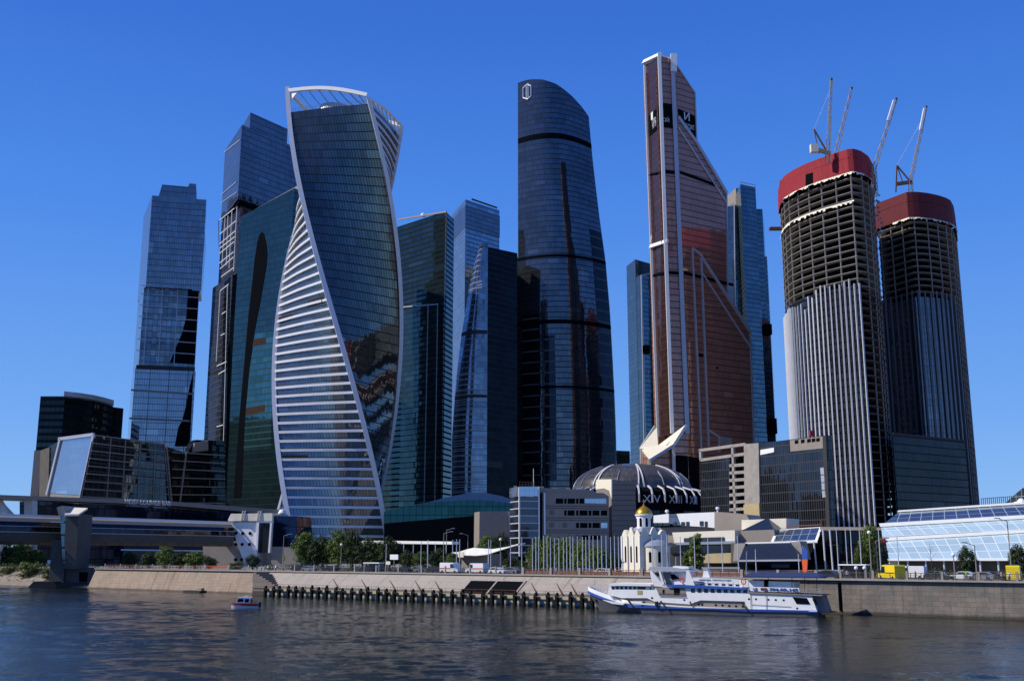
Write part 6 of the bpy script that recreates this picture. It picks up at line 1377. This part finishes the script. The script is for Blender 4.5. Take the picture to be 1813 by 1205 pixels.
for k, (px, s, sh, l) in enumerate(((455, 1.6, 4, 'person in dark clothes standing left of the stone steps'), (463, 2.0, 3, 'person in a pink top at the head of the stone steps'), (469, 1.5, 1, 'person in a yellow top by the stone steps'), (474, 2.2, 0, 'person in white beside the one in yellow'), (478, 1.6, 2, 'person in a green top right of the stone steps'), (488, 2.4, 0, 'person in white walking right of the stone steps'), (1655, 2.5, 4, 'person in dark clothes behind the right railing'), (960, 2.4, 4, 'person in dark clothes near the left flagpoles'), (985, 2.2, 0, 'person in white among the flagpoles'), (1786, 2.4, 0, 'person in white beside the yellow ambulance'), (560, 2.2, 3, 'person in a pink top behind the black fence near the dark trees'), (632, 2.0, 4, 'person in dark clothes left of the small bus shelter'), (668, 2.6, 0, 'person in white at the small bus shelter'), (730, 2.0, 1, 'person in a yellow top behind the black fence'), (1090, 2.2, 3, 'person in a pink top left of the church'), (1500, 2.4, 0, 'person in white inside the low glass shelter'), (1545, 2.0, 4, 'person in dark clothes under the tall tree by the pavilion'), (1620, 2.2, 3, 'person in a pink top in front of the white van'), (1710, 2.0, 2, 'person in a green top in front of the small round tree'), (240, 2.0, 4, 'person in dark clothes behind the brown fence on the left'), (330, 2.2, 0, 'person in white behind the brown fence on the left'),  (1772, 2.4, 3, 'person in a pink top left of the yellow ambulance at the edge'))):
    me = base.copy(); me.name = 'body'; me.materials.clear()
    for m_ in (M['skin'], shirts[sh], M['carb'], M['bark']): me.materials.append(m_)
    for p in me.polygons: z = p.center.z; p.material_index = 3 if z > 1.7 or (z > 1.6 and p.center.y < 0) else 0 if z > 1.47 else 1 if z > .95 else 2 if abs(p.center.x) < .22 else 0
    o = bpy.data.objects.new('person', me); COL.objects.link(o); o.location = vp(px, s, GZ); o.rotation_euler = (0, 0, k * 1.7); tag(o, l, 'person', 'people on the embankment')

# ------------------------------------------------------------------ the white ship
Ws = Wall((14.8, 192.5), (48.8, 175.6)); Ls = Ws.L
ship = thing('passenger_ship', 'white river passenger ship with a grey hull and a blue stern awning', 'ship', Ws.pt(Ls / 2, 0, -3.4))
WB = 6.6
def sp(name, m, polys, o0=-WB, o1=0, split=True):
    if split: return wpart(name, m, ship, Ws, polys, o0, o1)
def hullb(u): # half breadth at deck
    return (WB / 2) * min(1, max(0, (u + 2.9) / 9.5)) ** .55 if u < Ls - 1.5 else WB / 2 * (1 - .12 * (u - Ls + 1.5) / 3)
def sheer(u): return 1.0 + (2.2 * ((6.5 - u) / 9.0) ** 1.3 if u < 6.5 else 0)
mb = MB()
us = [-2.6 + (Ls + 2.6 + .3) * k / 44 for k in range(45)]
for side in (1, -1):
    for a, b in zip(us, us[1:]):
        for (f0, f1) in ((0, .4), (.4, 1)):
            def hp_(u, f):
                zb_ = -.4; z = zb_ + (sheer(u) - zb_) * f; bow = max(0, (5 - u) / 7.6); uu = u + bow * (1 - f) * 2.4; return Ws.pt(uu, z, -WB / 2 + side * hullb(u) * (.72 + .28 * f if u < 8 else .93 + .07 * f))
            mb.face([hp_(a, f0), hp_(b, f0), hp_(b, f1), hp_(a, f1)])
for f in (1,):
    for a, b in zip(us, us[1:]): mb.face([Ws.pt(a, sheer(a), -WB / 2 - hullb(a)), Ws.pt(b, sheer(b), -WB / 2 - hullb(b)), Ws.pt(b, sheer(b), -WB / 2 + hullb(b)), Ws.pt(a, sheer(a), -WB / 2 + hullb(a))])
u = us[-1]; mb.face([Ws.pt(u, -.4, -WB / 2 - hullb(u)), Ws.pt(u, -.4, -WB / 2 + hullb(u)), Ws.pt(u, sheer(u), -WB / 2 + hullb(u)), Ws.pt(u, sheer(u), -WB / 2 - hullb(u))])
build('hull', mb, M['hull'], ship)
mb = MB()
for a, b in zip(us, us[1:]): mb.beam(Ws.pt(a, sheer(a) - .05, -WB / 2 + hullb(a) + .08), Ws.pt(b, sheer(b) - .05, -WB / 2 + hullb(b) + .08), .16, .22)
build('rubbing_strake', mb, M['blue'], ship)
mb = MB()
for a, b in zip(us, us[1:]):
    if b < 9: mb.ext([Ws.pt(a, sheer(a), -WB / 2 + hullb(a)), Ws.pt(b, sheer(b), -WB / 2 + hullb(b)), Ws.pt(b, sheer(b) + .95, -WB / 2 + hullb(b) + .05), Ws.pt(a, sheer(a) + .95, -WB / 2 + hullb(a) + .05)], [Ws.pt(a, sheer(a), -WB / 2 + hullb(a) - .1), Ws.pt(b, sheer(b), -WB / 2 + hullb(b) - .1), Ws.pt(b, sheer(b) + .95, -WB / 2 + hullb(b) - .1), Ws.pt(a, sheer(a) + .95, -WB / 2 + hullb(a) - .1)])
    if b < 9: mb.ext([Ws.pt(a, sheer(a), -WB / 2 - hullb(a)), Ws.pt(b, sheer(b), -WB / 2 - hullb(b)), Ws.pt(b, sheer(b) + .95, -WB / 2 - hullb(b)), Ws.pt(a, sheer(a) + .95, -WB / 2 - hullb(a))], [Ws.pt(a, sheer(a), -WB / 2 - hullb(a) + .1), Ws.pt(b, sheer(b), -WB / 2 - hullb(b) + .1), Ws.pt(b, sheer(b) + .95, -WB / 2 - hullb(b) + .1), Ws.pt(a, sheer(a) + .95, -WB / 2 - hullb(a) + .1)])
build('bow_bulwark', mb, M['shipw'], ship)
mb = MB(); 
for a, b in zip(us, us[1:]):
    if b < 9: mb.beam(Ws.pt(a, sheer(a) + .12, -WB / 2 + hullb(a) + .09), Ws.pt(b, sheer(b) + .12, -WB / 2 + hullb(b) + .09), .08, .3)
build('bow_stripe', mb, M['blue'], ship)
mb = MB(); mb.beam(Ws.pt(-2.7, sheer(-2.6) + 1, -WB / 2), Ws.pt(.2, -.3, -WB / 2), .22, .3); build('bow_stem', mb, M['white'], ship)
sp('lower_side', M['shipw'], [[(1100, 1058), (1092, 1056), (1075, 1052), (1078, 1037), (1153, 1038), (1153, 1041), (1215, 1040), (1325, 1042), (1325, 1048), (1437, 1055), (1446, 1081), (1328, 1079), (1322, 1076), (1318, 1064), (1240, 1062), (1228, 1066), (1222, 1069), (1160, 1065), (1145, 1058)]], -WB + .2, -.12)
sp('side_recess', M['grey'], [[(1083, 1055), (1160, 1058), (1236, 1061), (1322, 1063), (1328, 1079), (1200, 1072), (1098, 1064)]], -WB + .5, -.4) 
sp('saloon_roof', M['white'], [[(1079, 1034), (1082, 1031.5), (1153, 1033), (1153, 1037), (1079, 1036)]], -WB - .1, .25)
for k in range(6): x = 1082.5 + k * 7.7; sp('window', M['glassd'], [[(x, 1037.6), (x + 4.8, 1037.7), (x + 4.8, 1042.5), (x, 1042.3)]], -.3, -.08)
sp('window', M['glassd'], [[(1128, 1037.5), (1143, 1037.8), (1142, 1042.8), (1128, 1042.5)], [(1150, 1038), (1153, 1039), (1153, 1043), (1150, 1043)]], -.3, -.08); sp('door', M['ochre'], [[(1128, 1044), (1137, 1044.5), (1137, 1052), (1128, 1052)]], -.3, -.08)
sp('shaded_recess_panel', M['grey'], [[(1160, 1039), (1212, 1040), (1215, 1055.5), (1168, 1054)]], -.6, -.06); sp('recess_door', M['black'], [[(1193, 1041), (1203, 1041), (1203, 1052), (1193, 1052)], [(1173, 1043), (1176, 1043), (1176, 1050), (1173, 1050)]], -.3, 0)  # grey panel paints the shade of the midship recess
mb = MB(); mb.beam(Ws.px(1166, 1053.5, .05), Ws.px(1214, 1055, .05), .07); mb.beam(Ws.px(1163, 1049, .05), Ws.px(1213, 1050.5, .05), .05); build('handrail', mb, M['rust'], ship)
for k in range(9): x = 1223 + k * 11.6; sp('window', M['glassd'], [[(x, 1041.2 + k * .12), (x + 6.8, 1041.3 + k * .12), (x + 6.8, 1048 + k * .12), (x, 1047.8 + k * .12)]], -.3, -.07)
sp('blue_deck_edge', M['blue'], [[(1181, 1035), (1200, 1034), (1322, 1040), (1322, 1043.5), (1182, 1038.5)]], -WB, .25)
sp('boot_stripe', M['white'], [[(1098, 1064), (1200, 1071.5), (1320, 1077.5), (1447, 1080.5), (1447, 1081.8), (1320, 1079.3), (1200, 1073.8), (1098, 1067)]], -.6, .1)
sp('lower_blue_line', M['blue'], [[(1140, 1070.5), (1200, 1074), (1320, 1079.5), (1447, 1082), (1447, 1083.6), (1320, 1081.5), (1200, 1076), (1140, 1072.5)]], -.6, .12)
for (x, y) in ((1118, 1063.5), (1128, 1064.5), (1139, 1065.6), (1099, 1062), (1105, 1062.6), (1236, 1069.3), (1242, 1069.7), (1266, 1070.5), (1278, 1071), (1290, 1071.8), (1302, 1072.4), (1314, 1073)):
    sp('porthole', M['black'], [[(x - 1.4, y - 1.5), (x + 1.4, y - 1.5), (x + 1.8, y), (x + 1.4, y + 1.7), (x - 1.4, y + 1.7), (x - 1.8, y)]], -.6, -.35)
for (x, y) in ((1154, 1057.5), (1211, 1061), (1325.5, 1059.5), (1338, 1059.7), (1360, 1060.6), (1373, 1061), (1387, 1061.5), (1411, 1076)):
    sp('porthole', M['black'], [[(x - 1.3, y - 1.3), (x + 1.3, y - 1.3), (x + 1.6, y), (x + 1.3, y + 1.5), (x - 1.3, y + 1.5), (x - 1.6, y)]], -.3, -.07)
sp('stern_window', M['black'], [[(1403, 1056.5), (1428, 1058), (1434, 1069), (1410, 1068)]], -.3, -.04); sp('stern_window', M['black'], [[(1438, 1060), (1443, 1060), (1447, 1069), (1443, 1069)]], -.4, .02) 
mb = MB()
for x in (1328.5, 1356): mb.beam(Ws.px(x, 1051, -.02), Ws.px(x + 1, 1080, -.02), .06)
mb.beam(Ws.px(1330, 1069, -.02), Ws.px(1400, 1073, -.02), .05); build('plate_seams', mb, M['grey'], ship)
for a, b in (((1110, 1058), (1122, 1074)), ((1170, 1063), (1184, 1080)), ((1313, 1065), (1325, 1081)), ((1222, 1064), (1226, 1072))): mb = MB(); mb.beam(Ws.px(*a, .2), Ws.px(*b, .2), .22); build('fender_bar', mb, M['dgrey'], ship)
mb = MB(); p = Ws.px(1163, 1067, .2); mb.tube(p - Vector((0, 0, .5)), p + Vector((0, 0, .3)), .3, .3, 8); build('tyre_fender', mb, M['tyre'], ship)
sp('stern_platform', M['dgrey'], [[(1440, 1086), (1462, 1083.5), (1472, 1084.5), (1448, 1089)]], -WB + 1, -.5); sp('stern_side', M['grey'], [[(1437, 1056), (1452, 1054), (1462, 1084), (1447, 1086)]], -WB + 1, -1.2)
# aft upper deck
sp('aft_upper_deck', M['grey'], [[(1325, 1047), (1456, 1053), (1456, 1054.5), (1325, 1049.5)]], -WB, .1)
mb = MB()
for k in range(15): x = 1326 + k * 9; mb.beam(Ws.px(x, 1049 + k * .35, .0), Ws.px(x, 1038 + k * .35, .0), .06)
for y in (1038, 1041, 1044): mb.beam(Ws.px(1326, y, 0), Ws.px(1455, y + 5, 0), .05)
build('deck_railing', mb, M['silver'], ship)
sp('phone_banner', M['white'], [[(1328, 1038), (1415, 1040), (1416, 1047), (1329, 1045.5)]], -.05, .12)
u0_, z0_ = Ws.hit(1329, 1042); u1_, z1_ = Ws.hit(1415, 1043.5); a = Ws.pt(u0_, z0_, .2); b = Ws.pt(u1_, z1_, .2)
text('+7', .46, M['blue'], 'banner_lettering', ship, a.lerp(b, .09), b - a, (*Ws.n, 0)); text('(985)', .48, M['red'], 'banner_lettering', ship, a.lerp(b, .28), b - a, (*Ws.n, 0)); text('774-09-145', .46, M['blue'], 'banner_lettering', ship, a.lerp(b, .68), b - a, (*Ws.n, 0), 4.6)
sp('cabin_banner', M['white'], [[(1227, 1021.5), (1308, 1025), (1308, 1030.5), (1227, 1028)]], -.05, .1)
u, z = Ws.hit(1266, 1026); text('АРЕНДА ТЕПЛОХОДА', .26, M['blue'], 'banner_lettering', ship, Ws.pt(u, z, .16), b - a, (*Ws.n, 0), 5.6, .04)
mb = MB()
for k in range(12): x = 1226 + k * 9; mb.beam(Ws.px(x, 1036 + k * .3, -.1), Ws.px(x, 1022 + k * .3, -.1), .05)
mb.beam(Ws.px(1226, 1022, -.1), Ws.px(1325, 1025.5, -.1), .06); mb.beam(Ws.px(1226, 1031, -.1), Ws.px(1325, 1034.5, -.1), .05); build('deck_railing', mb, M['silver'], ship)
sp('upper_aft_cabin', M['shipw'], [[(1310, 1026), (1350, 1028), (1350, 1047), (1312, 1045)], [(1358, 1028), (1404, 1030), (1404, 1048), (1358, 1047)]], -WB + 1.2, -.9)
sp('upper_midship_cabin', M['shipw'], [[(1230, 1024), (1326, 1028), (1326, 1041), (1230, 1036)]], -WB + 1.4, -1.5)
for k in range(7): x = 1236 + k * 12.5; sp('window', M['black'], [[(x, 1031.2 + k * .5), (x + 6, 1031.4 + k * .5), (x + 6, 1034.5 + k * .5), (x, 1034.3 + k * .5)]], -2, -1.44)
sp('cabin_door', M['black'], [[(1350, 1026), (1357, 1027), (1357, 1046), (1350, 1045)]], -WB + 2, -1.2)
# awning
mb = MB(); a0, a1 = Ws.px(1316, 1019, .4), Ws.px(1453, 1024, .4); b0, b1 = Ws.pt(Ws.hit(1322, 1017)[0], a0.z + .55, -WB / 2), Ws.pt(Ws.hit(1440, 1019)[0], a0.z + .55, -WB / 2); c0, c1 = Ws.pt(Ws.hit(1316, 1019)[0], a0.z, -WB - .4), Ws.pt(Ws.hit(1453, 1024)[0], a0.z, -WB - .4); a1.z = a0.z; c1.z = a0.z
mb.face([a0, a1, b1, b0]); mb.face([b0, b1, c1, c0]); mb.face([a1, c1, b1]); mb.face([a0, b0, c0]); mb.face([p - Vector((0, 0, .25)) for p in (a0, a1, c1, c0)]); mb.face([a0, a1, a1 - Vector((0, 0, .25)), a0 - Vector((0, 0, .25))]); mb.face([a1, c1, c1 - Vector((0, 0, .25)), a1 - Vector((0, 0, .25))]); build('awning', mb, M['navy'], ship)
for x in (1360, 1402, 1424, 1446): p = Ws.px(x, 1024, -.1); q = Ws.px(x, 1046, -.1); mb = MB(); mb.beam(Vector((p.x, p.y, a0.z - .2)), q, .09); build('awning_post', mb, M['dgrey'], ship)
# wheelhouse
sp('wheelhouse', M['shipw'], [[(1152, 1035), (1152, 1013), (1170, 1013), (1215, 1012), (1215, 1036)]], -WB + 1.2, -1.2); sp('wheelhouse_windows', M['glassd'], [[(1154, 1013), (1164, 1013), (1164, 1020), (1156, 1020)]], -WB + 1.5, -1.1); sp('grey_side_panel', M['grey'], [[(1170, 1013), (1184, 1013), (1188, 1034), (1176, 1035)]], -.8 - 1, -1.05)
sp('dark_opening', M['black'], [[(1184, 1016), (1190, 1016), (1200, 1024), (1186, 1026)]], -2, -1.0)
sp('slanted_front', M['white'], [[(1150, 1010), (1154, 1010), (1174, 1036), (1182, 1039), (1158, 1037), (1153, 1025)]], -.6, -.05); sp('slanted_pillar', M['white'], [[(1166, 1011), (1169, 1011), (1176, 1034), (1172, 1034)], [(1215, 1010), (1220, 1010), (1230, 1036), (1213, 1036)]], -.7, -.05)
sp('wheelhouse_roof', M['silver'], [[(1146, 1008), (1150, 1003), (1190, 1004), (1218, 1008), (1225, 1012), (1146, 1010)]], -WB + .3, -.3); sp('roof_box', M['white'], [[(1187, 1001.5), (1213, 1003), (1216, 1006), (1186, 1006)]], -4.5, -1.5)
sp('funnel', M['white'], [[(1238, 1008.5), (1245, 1008.5), (1249, 1022), (1236, 1022)]], -3.8, -2.6); sp('funnel_cap', M['silver'], [[(1237, 1006), (1246, 1006), (1246, 1008.5), (1237, 1008.5)]], -3.9, -2.5)
for (x, y) in ((1204, 1026), (1317, 1029)):
    p = Ws.px(x, y, .25 if x > 1300 else -.9); mb = MB(); n_ = 14
    for k in range(n_): a_, b_ = 2 * math.pi * k / n_, 2 * math.pi * (k + 1) / n_; mb.beam(p + Vector((Ws.d.x * math.cos(a_) * .38, Ws.d.y * math.cos(a_) * .38, math.sin(a_) * .38)), p + Vector((Ws.d.x * math.cos(b_) * .38, Ws.d.y * math.cos(b_) * .38, math.sin(b_) * .38)), .16)
    build('lifebuoy', mb, M['orange'], ship)
mb = MB(); a_ = Ws.px(1048, 1039, -WB / 2)
for k in range(6): x = 1042 + k * 7; mb.beam(Ws.px(x, 1040, -1.5 - max(0, 3 - k) * .6), Ws.px(x, 1047, -1.5 - max(0, 3 - k) * .6), .05)
mb.beam(Ws.px(1042, 1040, -3.3), Ws.px(1077, 1040, -1.5), .05); build('bow_railing', mb, M['silver'], ship); mb = MB(); mb.beam(Ws.px(1040, 1036, -3.3), Ws.px(1041, 1026, -3.3), .07); mb.beam(Ws.px(1187, 1003, -3), Ws.px(1187, 985, -3), .1); mb.beam(Ws.px(1313, 1020, -3), Ws.px(1314, 975, -3), .1); build('mast', mb, M['pole'], ship)
sp('tender', M['white'], [[(1068, 1061.5), (1083, 1064), (1108, 1067), (1104, 1070), (1085, 1068)]], -.2, .35)
mb = MB(); p = Ws.px(1047, 1062, -2.2); mb.ico(p, .35, 1); build('anchor', mb, M['dgrey'], ship)

# ------------------------------------------------------------------ small motor boat
c = Vector((at(438, 1072, 205).x, 205, 0)); bo = thing('motor_boat', 'small white and red cabin motor boat crossing in front of the granite wall', 'boat', c)
rz = R(8); cs, sn = math.cos(rz), math.sin(rz); L = 4.9
def tb(mb): mb.v = [c + Vector((v.x * cs - v.y * sn, v.x * sn + v.y * cs, v.z)) for v in mb.v]; return mb
sec = [(-2.9, .25, .95), (-2.3, .6, .9), (-1.2, .9, .82), (0, 1.0, .75), (1.6, .98, .72), (2.1, .95, .7)]
mb = MB()
for (x0, b0, h0), (x1, b1, h1) in zip(sec, sec[1:]):
    for s in (-1, 1): mb.face([(x0, s * b0 * .7, -.1), (x1, s * b1 * .7, -.1), (x1, s * b1, h1), (x0, s * b0, h0)])
    mb.face([(x0, -b0, h0), (x1, -b1, h1), (x1, b1, h1), (x0, b0, h0)])
mb.face([(2.1, -.67, -.1), (2.1, .67, -.1), (2.1, .95, .7), (2.1, -.95, .7)]); mb.face([(-2.9, -.18, -.1), (-2.9, .18, -.1), (-2.9, .25, .95), (-2.9, -.25, .95)]); build('hull', tb(mb), M['carw'], bo)
mb = MB()
for (x0, b0, h0), (x1, b1, h1) in zip(sec, sec[1:]): mb.beam((x0, -b0 - .03, h0 - .08), (x1, -b1 - .03, h1 - .08), .1, .34)
build('red_stripe', tb(mb), M['red'], bo)
mb = MB(); mb.ext([(-2.2, -.75, .8), (.5, -.85, .75), (.6, -.75, 1.95), (-1.7, -.65, 1.95)], [(-2.2, .75, .8), (.5, .85, .75), (.6, .75, 1.95), (-1.7, .65, 1.95)]); build('cabin', tb(mb), M['carw'], bo)
mb = MB(); mb.ext([(-1.85, -.78, 1.2), (-.7, -.8, 1.2), (-.7, -.74, 1.75), (-1.65, -.72, 1.75)], [(-1.85, .78, 1.2), (-.7, .8, 1.2), (-.7, .74, 1.75), (-1.65, .72, 1.75)]); mb.ext([(-.45, -.82, 1.1), (.3, -.86, 1.1), (.35, -.77, 1.75), (-.45, -.75, 1.75)], [(-.45, .82, 1.1), (.3, .86, 1.1), (.35, .77, 1.75), (-.45, .75, 1.75)]); build('window', tb(mb), M['black'], bo)
mb = MB(); mb.ext([(-2.2, -.79, .82), (.52, -.88, .8), (.52, -.87, 1.0), (-2.1, -.78, 1.05)], [(-2.2, .79, .82), (.52, .88, .8), (.52, .87, 1.0), (-2.1, .78, 1.05)]); build('cabin_stripe', tb(mb), M['orange'], bo)
mb = MB(); mb.box((-.5, 0, 1.95), 2.5, 1.4, .08); build('cabin_roof', tb(mb), M['white'], bo); mb = MB(); mb.box((-.3, -.1, 2.03), .7, .6, .25); mb.beam((-.1, 0, 2.2), (.4, 0, 2.7), .08); build('roof_locker', tb(mb), M['cream'], bo)
mb = MB(); mb.box((2.25, 0, .1), .45, .5, .95); build('outboard_motor', tb(mb), M['tyre'], bo); mb = MB(); mb.beam((.8, -.85, .75), (.9, -.8, 1.7), .06); mb.beam((.9, -.8, 1.7), (.9, .8, 1.7), .06); mb.beam((.9, .8, 1.7), (.8, .85, .75), .06); build('arch_rail', tb(mb), M['silver'], bo); mb = MB(); mb.box((1.4, -.4, .7), .5, .5, .5); build('seat', tb(mb), M['orange'], bo)
me = base.copy(); me.name = 'body'; me.materials.clear()
for m_ in (M['skin'], shirts[4], M['carb'], M['bark']): me.materials.append(m_)
for p in me.polygons: z = p.center.z; p.material_index = 3 if z > 1.7 else 0 if z > 1.47 else 1 if z > .95 else 2
o = bpy.data.objects.new('person', me); COL.objects.link(o); o.location = c + Vector((.8, -.3, .15)); tag(o, 'person in dark clothes standing at the stern of the small motor boat', 'person')
# orphan prototype clean-up
for k, r in T.items():
    if k not in used:
        for ch in kids(r): bpy.data.objects.remove(ch)
        bpy.data.objects.remove(r)
